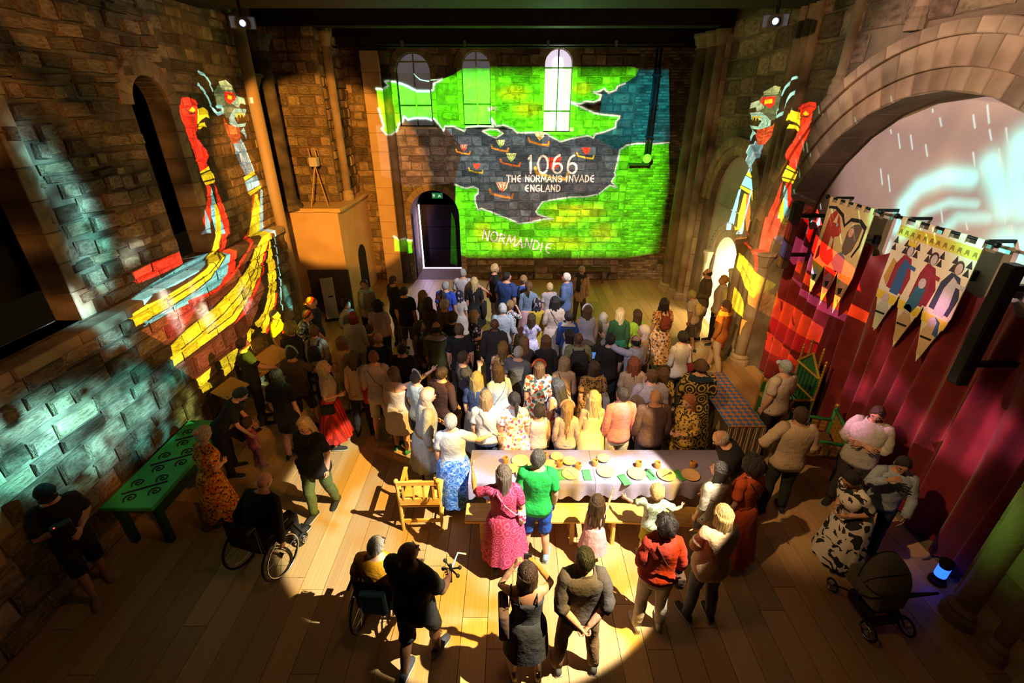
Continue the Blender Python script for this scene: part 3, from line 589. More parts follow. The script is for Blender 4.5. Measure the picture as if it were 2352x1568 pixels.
MB().prism([(.02, .03), (.04, .03), (.07, .07), (.10, .04), (.12, .05), (.09, .10), (.07, .12), (.04, .10), (.05, .08)], 0, .004, q3).obj('running_figure', SW_, ex)
MB().tube([(0, 0, .17), (0, 0, 1.2)], .006, 6).obj('hanger', IRON, ex)
# plain pilasters and shafts either side
def pilaster(parent, lo, hi, name='pilaster', mt=ASHLAR, h=.45):
    n = max(1, round((hi[2]-lo[2])/h)); hh = (hi[2]-lo[2])/n
    me = MB().box((lo[0], lo[1], .003), (hi[0], hi[1], hh-.003), 0, .012).mesh(name, mt)
    for k in range(n): link(name, me, parent, (0, 0, lo[2]+hh*k))
def shaft(parent, x, y, z0, z1, r, cap=True, base=True, mt=ASHLAR):
    pr = [(r, z0), (r, z1)]
    MB().lathe([(r, z0), (r*.97, (z0+z1)/2), (r, z1)], (x, y, 0), 14).obj('shaft', mt, parent, True)
    if base: MB().lathe([(r*1.5, z0), (r*1.5, z0+.12), (r*1.25, z0+.16), (r*1.35, z0+.2), (r, z0+.26)], (x, y, 0), 14).obj('shaft_base', mt, parent)
    if cap: MB().lathe([(r, z1-.02), (r*1.12, z1), (r*1.1, z1+.03), (r*1.5, z1+.22), (r*1.7, z1+.24), (r*1.7, z1+.30)], (x, y, 0), 12).obj('capital', mt, parent)
ORB = mat('amber_lit_render', (.62, .42, .22), .9, (.70, .50, .28), 2)  # amber light on the piers is put into this tone
# back-left corner: plastered pier with the ledge, rubble pier on it, dark shafts
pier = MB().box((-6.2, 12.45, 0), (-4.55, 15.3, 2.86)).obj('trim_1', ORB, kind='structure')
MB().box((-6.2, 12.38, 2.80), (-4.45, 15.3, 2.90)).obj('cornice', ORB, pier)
pilaster(pier, (-5.62, 12.40, .02), (-4.50, 12.46, 1.25), 'shade_block', mat('pier_shade', (.10, .08, .06), .9), .41)  # dark blocks carry the lower cut-off of the amber light in their colour
MB().prism([(-.35, 0), (.35, 0), (.35, 1.2)]+[(.35*cos(PI*j/10), 1.2+.35*sin(PI*j/10)) for j in range(1, 10)]+[(-.35, 1.2)], 0, .02, lambda x, z, d: (-4.55+d, 13.9+x, z)).obj('doorway_shade', DARK, pier)  # flat dark plate on the pier face, recess shade put into its colour
up = MB().box((-6.2, 13.35, 2.9), (-4.75, 15.3, 7.3)).obj('trim_2', MORTAR, kind='structure')
stonework(up, FRB, lambda u, z, d=0: (u, 13.35+d, z), -6.1, -4.75, 2.9, 7.2, [], (.18, .30), (.2, .42), 90, (.02, .07), 8)
stonework(up, FRR @ Matrix.Rotation(PI, 4, 'Z'), lambda u, z, d=0: (-4.75, u, z), 13.4, 15.2, 2.9, 7.2, [], (.18, .30), (.2, .42), 40, (.02, .07), 9)
shaft(up, -5.75, 12.5, 2.86, 6.4, .20, True, True, mat('dark_stone', (.05, .04, .035), .8, (.16, .13, .10), 3))  # near-black mottled stone tone
shaft(up, -4.62, 13.7, 2.9, 6.6, .11, True)
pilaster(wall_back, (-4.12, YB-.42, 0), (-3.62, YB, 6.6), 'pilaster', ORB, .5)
shaft(wall_back, -3.52, YB-.2, 0, 6.3, .13, True, True, mat('dark_shaft', (.055, .04, .03), .8, (.10, .075, .05), 3))
MB().lathe([(.40, -.0), (.40, .05)], (0, 0, 0), 12)
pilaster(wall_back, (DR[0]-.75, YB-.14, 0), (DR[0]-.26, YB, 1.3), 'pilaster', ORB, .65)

# ---- left wall: lower wall with ledge, upper wall with deep dark openings
OL = [(4.1, 5.62, LEDGE, 5.4), (7.82, 8.62, LEDGE+.05, 5.3)]
mb = MB(); wall_slab(mb, mapL(XL_LOW), -1.6, 10.9, -.02, LEDGE, [], .3); wall_slab(mb, mapL(XL_UP), -1.6, 11.4, LEDGE, 7.4, OL, .32)
mb.add([(XL_LOW, -1.6, LEDGE), (XL_LOW, 10.9, LEDGE), (XL_UP-.3, 10.9, LEDGE), (XL_UP-.3, -1.6, LEDGE)], [[0, 1, 2, 3]])
mb.add([(XL_LOW, 10.9, 0), (XL_LOW, 10.9, LEDGE), (-6.3, 10.9, LEDGE), (-6.3, 10.9, 0)], [[0, 1, 2, 3]]); mb.add([(XL_UP, 11.4, 0), (XL_UP, 11.4, 7.4), (-6.3, 11.4, 7.4), (-6.3, 11.4, 0)], [[0, 1, 2, 3]]); mb.add([(XL_UP, 10.9, 0), (XL_UP, 10.9, LEDGE), (XL_UP, 11.4, LEDGE), (XL_UP, 11.4, 0)], [[0, 1, 2, 3]])
wall_left = mb.obj('wall_left', MORTAR, kind='structure')
stonework(wall_left, FRL, mapL(XL_LOW), 1.2, 10.9, .02, LEDGE-.12, [], (.2, .36), (.3, .75), 150, (.02, .07), 11, .7)
stonework(wall_left, FRL, mapL(XL_UP), 3.0, 8.75, LEDGE, 7.2, OL, (.11, .26), (.16, .5), 110, (.02, .09), 12, 1.0)
stonework(wall_left, FRL, mapL(XL_UP), 8.75, 11.4, LEDGE, 7.2, OL, (.13, .24), (.2, .5), 40, (.010, .022), 13, .4)
cope = MB().box((-.2, -.5, -.12), (.06, .5, .02), 0, .02).mesh('coping_stone', ASHLAR)
y = .8
while y < 10.4:
    Lc = random.uniform(.6, 1.1); link('coping_stone', cope, wall_left, (XL_LOW+.02, y+Lc/2, LEDGE), None, (1, Lc-.012, 1)); y += Lc
for o in OL:
    arch_ring(wall_left, FRL, mapL(XL_UP)((o[0]+o[1])/2, 0), o[3], (o[1]-o[0])/2, (o[1]-o[0])/2+.26, 11, -.3, .06)
    jambs(wall_left, FRL, mapL(XL_UP), (o[1]+.11,), o[2], o[3], .24, -.3, .05, .38)
    MB().box((XL_UP-2.2, o[0]-.5, o[2]-.2), (XL_UP-2.1, o[1]+3.5, 7.2)).obj('passage_back', DARK, wall_left)  # near-black sheet, the passage's darkness is put into its colour
MB().box((-7.6, 11.4, -.02), (-6.1, 15.3, 7.4)).obj('wall_left_return', mat('dark_wall', (.05, .04, .03), .9, (.12, .09, .065), 2, bump=.5), kind='structure')  # near-black mottled wall tone
shaft(wall_left, -5.85, 11.8, 0, 5.6, .22, True, True, mat('dark_stone', (.05, .04, .035), .8))
pole = thing('steel_column', 'tall round orange-lit steel column standing by the left wall', 'column', (-5.45, 11.17, 0))
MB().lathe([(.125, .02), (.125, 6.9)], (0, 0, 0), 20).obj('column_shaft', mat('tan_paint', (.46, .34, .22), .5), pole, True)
MB().lathe([(.22, 0), (.22, .02), (.13, .03)], (0, 0, 0), 20).obj('base_plate', mat('tan_paint', (.46, .34, .22)), pole)
for k in range(4): MB().lathe([(.016, .02), (.016, .05)], (.175*cos(k*PI/2+.7), .175*sin(k*PI/2+.7), 0), 6).obj('bolt', IRON, pole)

# ---- right wall: great arch with plastered back, small arch with the Norman doorway, clustered piers
GA = (3.6, 9.3, -.02, 2.60); SA = (10.45, 12.85, -.02, 3.05); DA = (10.92, 12.18, -.02, 1.72)
mb = MB(); wall_slab(mb, mapR(XR), -1.6, 15.4, -.02, 7.5, [GA, SA], .5)
wall_right = mb.obj('wall_right', mat('rubble_wall_right', (.15, .12, .08), .9, (.26, .20, .13), 2.2, bump=.8, bscale=9), kind='structure')
stonework(wall_right, FRR, mapR(XR), 2.0, 13.3, .05, 7.3, [(GA[0]-.75, GA[1]+.62, GA[2], GA[3]), (SA[0]-.3, SA[1]+.5, SA[2], SA[3])], (.3, .42), (.5, 1.0), 150, (.008, .02), 14)
mb = MB(); wall_slab(mb, mapR(XR_IN), GA[0]-.5, GA[1]+.5, -.02, 5.9, [], .1); mb.obj('arch_infill', PLASTER, wall_right)
mb = MB(); wall_slab(mb, mapR(XR+.16), SA[0]-.2, SA[1]+.2, -.02, 4.6, [DA], .25); mb.obj('arch_infill', mat('grey_plaster', (.50, .47, .42), .9, (.56, .53, .48), 2), wall_right)
for (r0, r1, n, y0, y1) in ((2.85, 3.10, 34, -.5, .02), (3.10, 3.42, 36, -.2, .07), (3.42, 3.58, 40, -.2, .13)): arch_ring(wall_right, FRR, mapR(XR)(6.45, 0), 2.60, r0, r1, n, y0, y1)
for (r0, r1, n, y0, y1) in ((1.20, 1.40, 18, -.2, .03), (1.40, 1.60, 20, -.2, .10)): arch_ring(wall_right, FRR, mapR(XR)(11.65, 0), 3.05, r0, r1, n, y0, y1)
for (r0, r1, n, y0, y1) in ((.63, .80, 13, -.4, .02), (.80, .97, 15, -.2, .06)): arch_ring(wall_right, FRR, mapR(XR+.16)(11.55, 0), 1.72, r0, r1, n, y0, y1, mat('pale_ashlar', (.55, .48, .38), .8, (.64, .57, .46), 3))
me = MB().ball((0, 0, 0), .022, 6, 5).mesh('bead', ASHLAR)
for k in range(30): a = PI*(k+.5)/30; link('bead', me, wall_right, (XR+.10, 11.55-.985*cos(a), 1.72+.985*sin(a)))
for y in (10.72, 12.36): shaft(wall_right, XR+.04, y, 0, 1.50, .085, True, True, mat('pale_ashlar', (.55, .48, .38)))
for y in (9.42, 10.30, 3.42): shaft(wall_right, XR-.06, y, 0, 2.32, .14)
for y in (9.62, 9.86, 10.10): shaft(wall_right, XR-.02, y, 0, 6.9, .10, False)
for (y, z0) in ((8.55, 5.45), (7.25, 6.15), (4.3, 5.6)): shaft(wall_right, XR-.01, y, z0, 7.0, .10, False, True)
for y in (3.0, 2.6): shaft(wall_right, XR-.04, y, 0, 6.9, .11, False)
pilaster(wall_right, (XR-.10, 9.30, 0), (XR+.02, 10.45, 2.3), 'pier_block')
pilaster(wall_right, (XR-.10, 2.5, 0), (XR+.02, 3.6, 2.3), 'pier_block')
pilaster(wall_right, (XR-.12, 13.2, 0), (XR+.02, 15.2, 6.8), 'pier_block', h=.5)
for (x, y, r) in ((XR-.18, 13.35, .12), (XR-.22, 13.75, .16), (XR-.30, 14.2, .18), (XR-.22, 14.7, .13)): shaft(wall_right, x, y, 0, 6.6, r, True, True)
# bright lobby behind the doorway
lob = MB()
for q in ([(XR+1.6, 10.2, 0), (XR+1.6, 13.2, 0), (XR+1.6, 13.2, 3), (XR+1.6, 10.2, 3)], [(XR+.2, 13.0, 0), (XR+1.6, 13.0, 0), (XR+1.6, 13.0, 3), (XR+.2, 13.0, 3)], [(XR+.2, 10.3, 0), (XR+1.6, 10.3, 0), (XR+1.6, 10.3, 3), (XR+.2, 10.3, 3)], [(XR+.1, 10.2, 3), (XR+1.6, 10.2, 3), (XR+1.6, 13.2, 3), (XR+.1, 13.2, 3)], [(XR+.1, 10.2, .002), (XR+1.6, 10.2, .002), (XR+1.6, 13.2, .002), (XR+.1, 13.2, .002)]): lob.add(q, [[0, 1, 2, 3]])
lob.obj('lobby_walls', mat('cream_paint', (.85, .76, .52), .9), wall_right)
la = bpy.data.lights.new('lobby_lamp', 'AREA'); la.energy = 260; la.color = (1, .82, .45); la.size = .9; lao = bpy.data.objects.new('lobby_lamp', la); COL.objects.link(lao); lao.location = (XR+.95, 11.2, 2.9); lao.parent = wall_right
MB().box((XR+1.0, 10.31, .02), (XR+1.55, 10.34, 2.2)).obj('lit_side_pane', mat('lobby_daylight', (1, 1, 1), .9, emis=((1, .97, .92), 6)), wall_right)

# ---- ceiling and beams
ceiling = MB().box((-7.6, -1.6, 7.5), (7.6, 17, 7.7)).obj('ceiling', mat('black_ceiling', (.02, .016, .012), .9), kind='structure')
BEAM = mat('dark_beam', (.018, .013, .008), .7, (.03, .021, .013), 4)
for k, (y0, y1, z0) in enumerate(((8.9, 10.3, 6.85), (13.2, 13.6, 6.95), (14.7, 15.0, 6.72), (3.4, 4.2, 6.9))): MB().box((-6.3, y0, z0), (6.3, y1, 7.5), 0, .02).obj('roof_beam', BEAM, ceiling)
MB().tube([(-5.6, 14.6, 6.66), (5.4, 14.6, 6.66)], .022, 8).obj('cable_rail', IRON, ceiling)
for x in (-2.9, -1.25, .95, 2.75):
    MB().box((x-.03, 14.56, 6.66), (x+.03, 14.7, 6.80)).obj('rail_bracket', mat('zinc', (.5, .5, .48), .4, metal=.8), ceiling)
# ------------------------------------------------------------------ lamps and projectors in view
LENS = mat('lamp_lens', (1, 1, 1), .2, emis=((.85, .88, 1), 90)); GREY = mat('lamp_grey', (.08, .08, .08), .5)
def projector_body(loc, aim, label, lit):
    t = thing('projector', label, 'projector', loc)
    d = (Vector(aim)-Vector(loc)).normalized(); Rm = d.to_track_quat('Y', 'Z').to_matrix().to_4x4()
    MB().box((-.2, -.28, -.08), (.2, .2, .10), 0, .02).xf(Rm).obj('projector_case', GREY, t)
    MB().lathe([(.06, 0), (.065, .06), (.05, .07)], (0, 0, 0), 14).xf(Rm @ Matrix.Translation((.0, .2, 0)) @ Matrix.Rotation(-PI/2, 4, 'X')).obj('lens_barrel', BLACKM, t)
    if lit: MB().ball((0, 0, 0), .038, 10, 7).xf(Rm @ Matrix.Translation((0, .285, 0))).obj('lit_lens', LENS, t)
    MB().tube([(0, 0, .1), (0, 0, 6.86-loc[2])], .025, 8).obj('drop_rod', IRON, t)
    MB().box((-.12, -.12, 6.86-loc[2]), (.12, .12, 6.89-loc[2])).obj('ceiling_plate', IRON, t)
projector_body((-4.45, 9.3, 6.5), (0, 0, 5.3), 'bright projector shining at the viewer from the left roof beam', True)
projector_body((4.25, 9.1, 6.5), (0, 0, 5.3), 'small bright projector hanging from the right end of the roof beam', True)
t = thing('drop_pole', 'pair of black drop poles with a round white speaker on the back wall', 'pole', onY(1485, 362, 14.85))
for dx in (-.05, .05): MB().tube([(dx, 0, 0), (dx, 0, 6.70-t.location.z)], .035, 10).obj('pole_tube', BLACKM, t, True)
for z in (.55, 1.4, 2.1): MB().box((-.11, -.04, z), (.11, .05, z+.04)).obj('clamp', BLACKM, t)
MB().ball((.0, -.08, -.02), .13, 14, 10).obj('round_speaker', mat('speaker_white', (.7, .72, .68), .6), t, True)
MB().box((-.5, -.03, -.22), (.1, .05, -.14)).obj('bracket_arm', BLACKM, t)
MB().box((-.04, .0, -.2), (.04, .33, -.14)).obj('wall_arm', BLACKM, t)
def column_speaker(p0, p1, label):
    t = thing('column_speaker', label, 'loudspeaker', (p0[0], p0[1], p1[2]), group='column loudspeakers'); h = p0[2]-p1[2]
    MB().box((-.07, -.075, 0), (.07, .075, h), 0, .012).obj('speaker_body', BLACKM, t)
    MB().box((-.08, -.06, .03), (-.07, .06, h-.03)).obj('grille', mat('grille_cloth', (.03, .03, .03), .9, bump=.6, bscale=160), t)
    for z in (.25, h-.25): MB().box((.07, -.03, z-.03), (XR_IN-p0[0], .03, z+.03)).obj('wall_bracket', IRON, t)
column_speaker((5.12, 8.6, 3.76), (5.12, 8.6, 2.54), 'slim black column loudspeaker beside the fox banner')
column_speaker((5.12, 4.62, 3.85), (5.12, 4.62, 2.44), 'tall dark column loudspeaker at the near end of the curtain')
mb = thing('uplighter', 'blue glowing floor uplighter at the foot of the near right column', 'lamp', onZ(2150, 1335, .0))
MB().lathe([(.09, 0), (.09, .05), (.06, .06), (.06, .30), (.075, .31), (.075, .36)], (0, 0, 0), 14).obj('lamp_body', BLACKM, mb)
MB().lathe([(.062, .12), (.064, .13), (.064, .26), (.062, .27)], (0, 0, 0), 14, caps=False).obj('blue_ring', mat('blue_glow', (.01, .04, .8), .4, emis=((.01, .06, 1), 5)), mb)

# ------------------------------------------------------------------ curtain and banners inside the great arch
VELVET = mat('red_velvet', (.15, .010, .012), .85, (.21, .014, .016), 5, sheen=.3)
Y0c, Y1c, ZT = 3.75, 9.22, 3.36; nf = 16; hooks = [Y0c+.12+k*(Y1c-Y0c-.24)/9 for k in range(10)]
cu = thing('curtain', 'long dark red velvet wall hanging under the great arch', 'curtain', (X_CURT, (Y0c+Y1c)/2, 0)); yc = (Y0c+Y1c)/2
NU, NV = 260, 26; V = []; F = []
for j in range(NV+1):
    for i in range(NU+1):
        y = Y0c+(Y1c-Y0c)*i/NU; k = j/NV
        dist = min(abs(y-h) for h in hooks); sag = .15*min(1, dist/.28)**1.2
        z = .02+(ZT-sag-.02)*k; a = (.035+.075*(1-k)**.4)
        f = sin(y*2*PI*nf/(Y1c-Y0c)+1.5*sin(y*2.1)+.6*sin(k*3+y*3)); f = math.copysign(abs(f)**.7, f)+.35*sin(y*29+k+2*sin(y*5))
        V.append((a*f-.01, y-yc, z))
for j in range(NV):
    for i in range(NU): q = j*(NU+1)+i; F.append([q, q+1, q+NU+2, q+NU+1])
MB().add(V, F).obj('velvet_hanging', VELVET, cu, True)
for h in hooks:
    MB().tube([(.12, h-yc, ZT+.03), (-.03, h-yc, ZT+.03), (-.04, h-yc, ZT+.09), (-.01, h-yc, ZT+.11)], .012, 6).obj('hook', IRON, cu)
    MB().box((.10, h-yc-.03, ZT-.03), (.17, h-yc+.03, ZT+.10)).obj('hook_plate', IRON, cu)
# banner cloth lies in the y-z plane at x = XBN, facing the hall (-x)
XBN = 5.46
def banner(y0, y1, zt, zb, ztail, name_label, base):
    t = thing('banner', name_label, 'banner', (XBN, (y0+y1)/2, zt), group='embroidered banners on rods'); yc = (y0+y1)/2; hw = (y0-y1)/2
    # outline in local (s across seen left->right, z); s = +1 is the near end
    f = lambda s, z, d: (-d, -s*hw, z-zt)
    out = [(-1, zt-.06), (1, zt-.06), (1, zb)]; n = 3
    for k in range(n): a = 1-2*k/n; b = 1-2*(k+1)/n; out += [((a+b)/2, ztail+(.06 if k == 2 else 0)), (b, zb)]
    o = MB().prism(out[:-1]+[(-1, zb)], 0, .012, f); c = o.obj('cloth', base, t)
    rod = MB().tube([(0.0, -hw*1.18, 0), (0.0, hw*1.18, 0)], .018, 10)
    rod.obj('rod', IRON, t, True)
    for s in (-1.2, 1.2): MB().ball((0, s*hw, 0), .038, 10, 8).obj('finial', IRON, t, True)
    for s in (-.95, .95): MB().box((0, s*hw-.015, -.02), (XR_IN-XBN, s*hw+.015, .02)).obj('rod_bracket', IRON, t)
    for k in range(6):
        s = -.92+k*1.84/5; MB().prism([(s-.07, zt-.07), (s+.07, zt-.07), (s+.07, zt+.022), (s-.07, zt+.022)], -.022, .026, f).obj('hanging_tab', base, t)
    def shape(name, pts, col, lift=1, mt=None):
        MB().prism(pts, .012, .012+.002*lift, f).obj(name, mt or mat('thread_%02d%02d%02d' % tuple(int(c*99) for c in col), col, .9, tuple(c*.75 for c in col), 60), c)
    return t, shape
LIN = mat('gold_linen', (.58, .44, .16), .9, (.66, .52, .22), 40); LIN2 = mat('ivory_linen', (.72, .66, .42), .9, (.78, .72, .5), 40)
def circ(cx, cz, rx, rz, n=14): return [(cx+rx*cos(2*PI*i/n), cz+rz*sin(2*PI*i/n)) for i in range(n)]
b1, sh = banner(8.28, 7.18, 3.88, 2.82, 2.12, 'smaller gold banner with a red fox and a dark creature', LIN)
FOX, BRN, INK, GRNT, PNK, BLU, YEL = (.42, .05, .025), (.16, .11, .07), (.02, .018, .015), (.25, .42, .06), (.75, .38, .25), (.12, .28, .45), (.85, .66, .06)
sh('fox', [(-.85,3.2),(-.78,3.62),(-.55,3.72),(-.3,3.62),(-.18,3.5),(-.05,3.42),(-.12,3.34),(-.3,3.3),(-.2,3.1),(-.05,2.95),(-.2,2.82),(-.55,2.85),(-.8,2.95)], FOX)
sh('fox_ear', [(-.55,3.52),(-.42,3.7),(-.36,3.52)], (.75,.55,.25), 2); sh('fox_belly', [(-.45,3.3),(-.3,3.26),(-.3,3.1),(-.45,3.05)], (.72,.55,.30), 2); sh('fox_eye', circ(-.33, 3.5, .035, .03), (.3,.6,.8), 2)
sh('dark_creature', [(.18,3.2),(.2,3.45),(.35,3.58),(.55,3.62),(.75,3.6),(.72,3.4),(.62,3.2),(.45,3.1),(.25,3.1)], BRN); sh('creature_face', circ(.36, 3.46, .1, .075), PNK, 2)
sh('creature_coat', [(.0,3.05),(.2,3.12),(.45,3.05),(.5,2.8),(.2,2.78),(-.1,2.9)], (.16,.20,.24))
for nm, P in (('vine', [(-.95,3.75),(-.6,3.78),(-.2,3.7),(.0,3.55),(.2,3.68),(.6,3.7),(.9,3.62),(.88,3.3),(.7,3.1),(.66,3.12),(.82,3.32),(.84,3.56),(.58,3.64),(.2,3.62),(.0,3.5),(-.22,3.64),(-.6,3.73),(-.95,3.71)]), ('vine', [(-.9,3.05),(-.82,3.1),(-.75,2.9),(-.9,2.82)])): sh(nm, P, INK, 2.5)
for k, (cs, col) in enumerate(((-.67, (.45,.6,.6)), (0, (.5,.2,.35)), (.67, PNK))):
    sh('pennant_panel', [(cs-.28,2.8),(cs+.28,2.8),(cs+.18,2.5),(cs-.18,2.5)], (YEL, (.75,.05,.03), GRNT)[k]); sh('pennant_beast', [(cs-.2,2.62),(cs,2.74),(cs+.2,2.66),(cs+.14,2.42),(cs,2.34),(cs-.14,2.44)], col, 2); sh('pennant_line', [(cs-.1,2.56),(cs+.1,2.6),(cs+.08,2.5),(cs-.02,2.46)], INK, 3)
b2, sh = banner(6.62, 5.34, 3.89, 2.92, 2.20, 'larger ivory banner with a crowned king and courtiers', LIN2)
sh('frieze', [(-1,3.8),(1,3.8),(1,3.66),(-1,3.66)], (.75,.62,.08))
for k in range(12): s = -.92+k*.167; sh('frieze_scallop', [(s-.05,3.68),(s-.03,3.75),(s+.03,3.75),(s+.05,3.68),(s,3.71)], (.30,.22,.03), 2)
for k in range(7):
    for z in (3.6, 3.5): s = -.95+k*.31; sh('triangle', [(s-.07,z-.05),(s+.07,z-.05),(s,z+.05)], (.05,.04,.04))
def figure(cx, robe, cloak, face, crown=False, lean=0, h=.62, z0=2.92):
    sh('cloak', [(cx-.28,z0+.02),(cx-.24,z0+h*.6),(cx-.1+lean,z0+h*.85),(cx+.12+lean,z0+h*.8),(cx+.26,z0+h*.4),(cx+.2,z0)], cloak)
    sh('robe', [(cx-.14,z0-.03),(cx-.12,z0+h*.5),(cx-.02+lean,z0+h*.78),(cx+.1+lean,z0+h*.7),(cx+.14,z0+h*.2),(cx+.1,z0-.03)], robe, 2)
    sh('sleeve', [(cx+.0+lean,z0+h*.62),(cx+.05+lean,z0+h*.7),(cx+.3+lean,z0+h*.66),(cx+.3+lean,z0+h*.58)], robe, 3)
    sh('hair', circ(cx+lean, z0+h*.97, .105, .088), (.09,.05,.04), 2); sh('face', circ(cx+lean+.015, z0+h*.95, .075, .07), face, 3)
    if crown: sh('crown', [(cx-.11,z0+h*1.06),(cx-.12,z0+h*1.2),(cx-.05,z0+h*1.13),(cx,z0+h*1.22),(cx+.05,z0+h*1.13),(cx+.12,z0+h*1.2),(cx+.11,z0+h*1.06)], YEL, 4)
FC = (.62,.55,.55)
figure(-.5, (.05,.14,.32), (.35,.04,.05), FC, True); figure(.18, (.33,.04,.06), (.30,.03,.05), FC, False, -.05); figure(.72, (.6,.6,.55), (.05,.06,.09), (.62,.40,.34))
sh('kneeling_robe', [(-.12,2.78),(-.02,3.1),(.1,3.2),(.22,3.12),(.2,2.9),(.1,2.76)], (.04,.16,.24), 3); sh('face', circ(.1, 3.18, .09, .07), FC, 4); sh('throne_panel', [(-.95,3.05),(-.86,3.35),(-.72,3.3),(-.8,2.95)], (.62,.35,.08))
for k, (cs, cl) in enumerate(((-.67, (.62,.66,.55)), (0, (.65,.45,.25)), (.67, (.68,.50,.30)))):
    sh('yellow_band', [(cs-.32,2.86),(cs+.32,2.86),(cs+.28,2.74),(cs-.28,2.74)], YEL); sh('pennant_figure', [(cs-.16,2.62),(cs-.06,2.76),(cs+.1,2.74),(cs+.2,2.64),(cs+.06,2.3),(cs-.06,2.3)], cl, 2)
    sh('face', circ(cs, 2.79, .1, .065), FC, 3); sh('belt', [(cs-.14,2.56),(cs+.14,2.58),(cs+.13,2.55),(cs-.13,2.53)], INK, 3)
    if k == 2: sh('blue_hood', [(cs+.02,2.86),(cs+.15,2.82),(cs+.22,2.62),(cs+.1,2.64),(cs+.1,2.8)], (.05,.14,.30), 4)

# ------------------------------------------------------------------ banquet table, benches, chair and what lies on the table
CLOTH = mat('lilac_cloth', (.25, .23, .37), .9, (.29, .265, .41), 30, bump=.1, bscale=200)
PINE = mat('honey_pine', (.62, .34, .06), .45, (.75, .45, .10), 3, stretch=(1, 10, 10), bump=.05, spec=.5)
TX0, TX1, TY0, TY1, TZ = -.58, 2.98, 4.80, 5.46, .76
tb = thing('banquet_table', 'long wooden trestle table hidden under the lilac cloths', 'table', (0, 0, 0))
MB().box((TX0+.03, TY0+.03, TZ-.05), (TX1-.03, TY1-.03, TZ-.015)).obj('table_top', PINE, tb)
for x in (TX0+.25, 1.2, TX1-.25):
    for y in (TY0+.12, TY1-.12): MB().box((x-.035, y-.035, 0), (x+.035, y+.035, TZ-.05)).obj('leg', PINE, tb)
def cloth(x0, x1, label, drops, seed):
    r = random.Random(seed); t = thing('tablecloth', label, 'tablecloth', (0, 0, 0), group='lilac cloths on the banquet table')
    mb = MB(); nx = 40; rows = []; D = .27
    cs = [(TY1+.012, -D, 1), (TY1+.012, -.03, 1), (TY1-.0, 0, 0), ((TY0+TY1)/2, .004, 0), (TY0, 0, 0), (TY0-.012, -.03, -1), (TY0-.012, -D*.5, -1), (TY0-.012, -D, -1)]
    for (y, dz, s) in cs:
        rows.append([(x0+(x1-x0)*i/nx, y+(s*(-dz)*.16*sin(i*1.1+seed)+s*.010*(-dz/D)*sin(i*.43)), TZ+.004+dz+(.012*sin(i*.5) if abs(dz) > .2 else 0)) for i in range(nx+1)])
    V = [p for rw in rows for p in rw]; F = [[j*(nx+1)+i, j*(nx+1)+i+1, (j+1)*(nx+1)+i+1, (j+1)*(nx+1)+i] for j in range(len(rows)-1) for i in range(nx)]
    mb.add(V, F)
    for (x, s) in drops:
        E = [(x, TY1+.012, TZ+.004), (x, TY0-.012, TZ+.004)]; n = 12
        A = [(x, TY1+.01+(TY0-TY1-.02)*i/n, TZ+.004) for i in range(n+1)]; B2 = [(x+s*(.02+.015*sin(i*1.3)), p[1], TZ-.30-.02*sin(i*.8)) for i, p in enumerate(A)]
        mb.add(A+B2, [[i, i+1, n+2+i, n+1+i] for i in range(n)])
    mb.obj('cloth_sheet', CLOTH, t, True)
cloth(TX0-.01, 1.125, 'lilac tablecloth on the left half of the banquet table', [(TX0-.015, -1)], 1); cloth(1.13, TX1+.01, 'lilac tablecloth on the right half of the banquet table', [(TX1+.015, 1)], 2)
def bench(x0, x1, y, label, rz=0, z=.45, dep=.33, m=PINE, grp=None):
    L = x1-x0; t = thing('bench', label, 'bench', (x0, y, 0), rz, grp)
    MB().box((0, -dep/2, z-.045), (L, dep/2, z), 0, .012).obj('seat_board', m, t)
    for x in (.22, L-.26):
        for s in (-1, 1): MB().tube([(x, s*dep*.28, z-.05), (x+.0, s*dep*.40, 0)], .03, 6).obj('leg', m, t)
        MB().box((x-.02, -dep*.35, .12), (x+.02, dep*.35, .16)).obj('stretcher', m, t)
    MB().box((.2, -.02, z-.12), (L-.2, .02, z-.045)).obj('rail', m, t)
bench(-.62, 1.06, 4.58, 'honey pine bench in front of the left half of the lilac table'); bench(1.14, 2.95, 4.60, 'honey pine bench askew before the right half of the lilac table', -.07)
bench(1.60, 3.25, 14.95, 'low dark wooden bench behind the woman in the fringed scarf', 0, .47, .36, OAKD); bench(-.35, .75, 14.95, 'dark wooden bench at the back wall near the door', 0, .47, .36, OAKD)
ch = thing('wooden_chair', 'honey wood armchair with slatted back at the left end of the table', 'chair', onZ(978, 1185, 0), .02)
cw, cd = .27, .24
for sx in (-1, 1):
    MB().tube([(sx*cw, -cd, 0), (sx*cw, -cd, .45), (sx*(cw+.0), -cd-.05, .92)], [.024, .026, .022], 8).obj('leg', PINE, ch); MB().ball((sx*cw, -cd-.05, .94), .035, 10, 7).obj('finial', PINE, ch, True)
    MB().tube([(sx*cw, cd, 0), (sx*cw, cd, .66)], .024, 8).obj('leg', PINE, ch); MB().box((sx*cw-.03, -cd-.03, .655), (sx*cw+.03, cd+.04, .685), 0, .008).obj('armrest', PINE, ch)
    MB().tube([(sx*cw, -cd, .2), (sx*cw, cd, .2)], .014, 6).obj('stretcher', PINE, ch)
MB().box((-cw, -cd, .42), (cw, cd+.02, .455), 0, .01).obj('seat', PINE, ch)
MB().box((-cw, -cd-.06, .86), (cw, -cd-.03, .93), 0, .008).obj('top_rail', PINE, ch); MB().box((-cw, -cd-.04, .50), (cw, -cd-.012, .62), 0, .008).obj('lower_rail', PINE, ch); MB().box((-cw, -cd-.01, .15), (cw, -cd+.015, .20)).obj('stretcher', PINE, ch)
for k in range(4): x = -.2+k*.133; MB().box((x-.012, -cd-.045, .60), (x+.012, -cd-.025, .88)).obj('slat', PINE, ch)
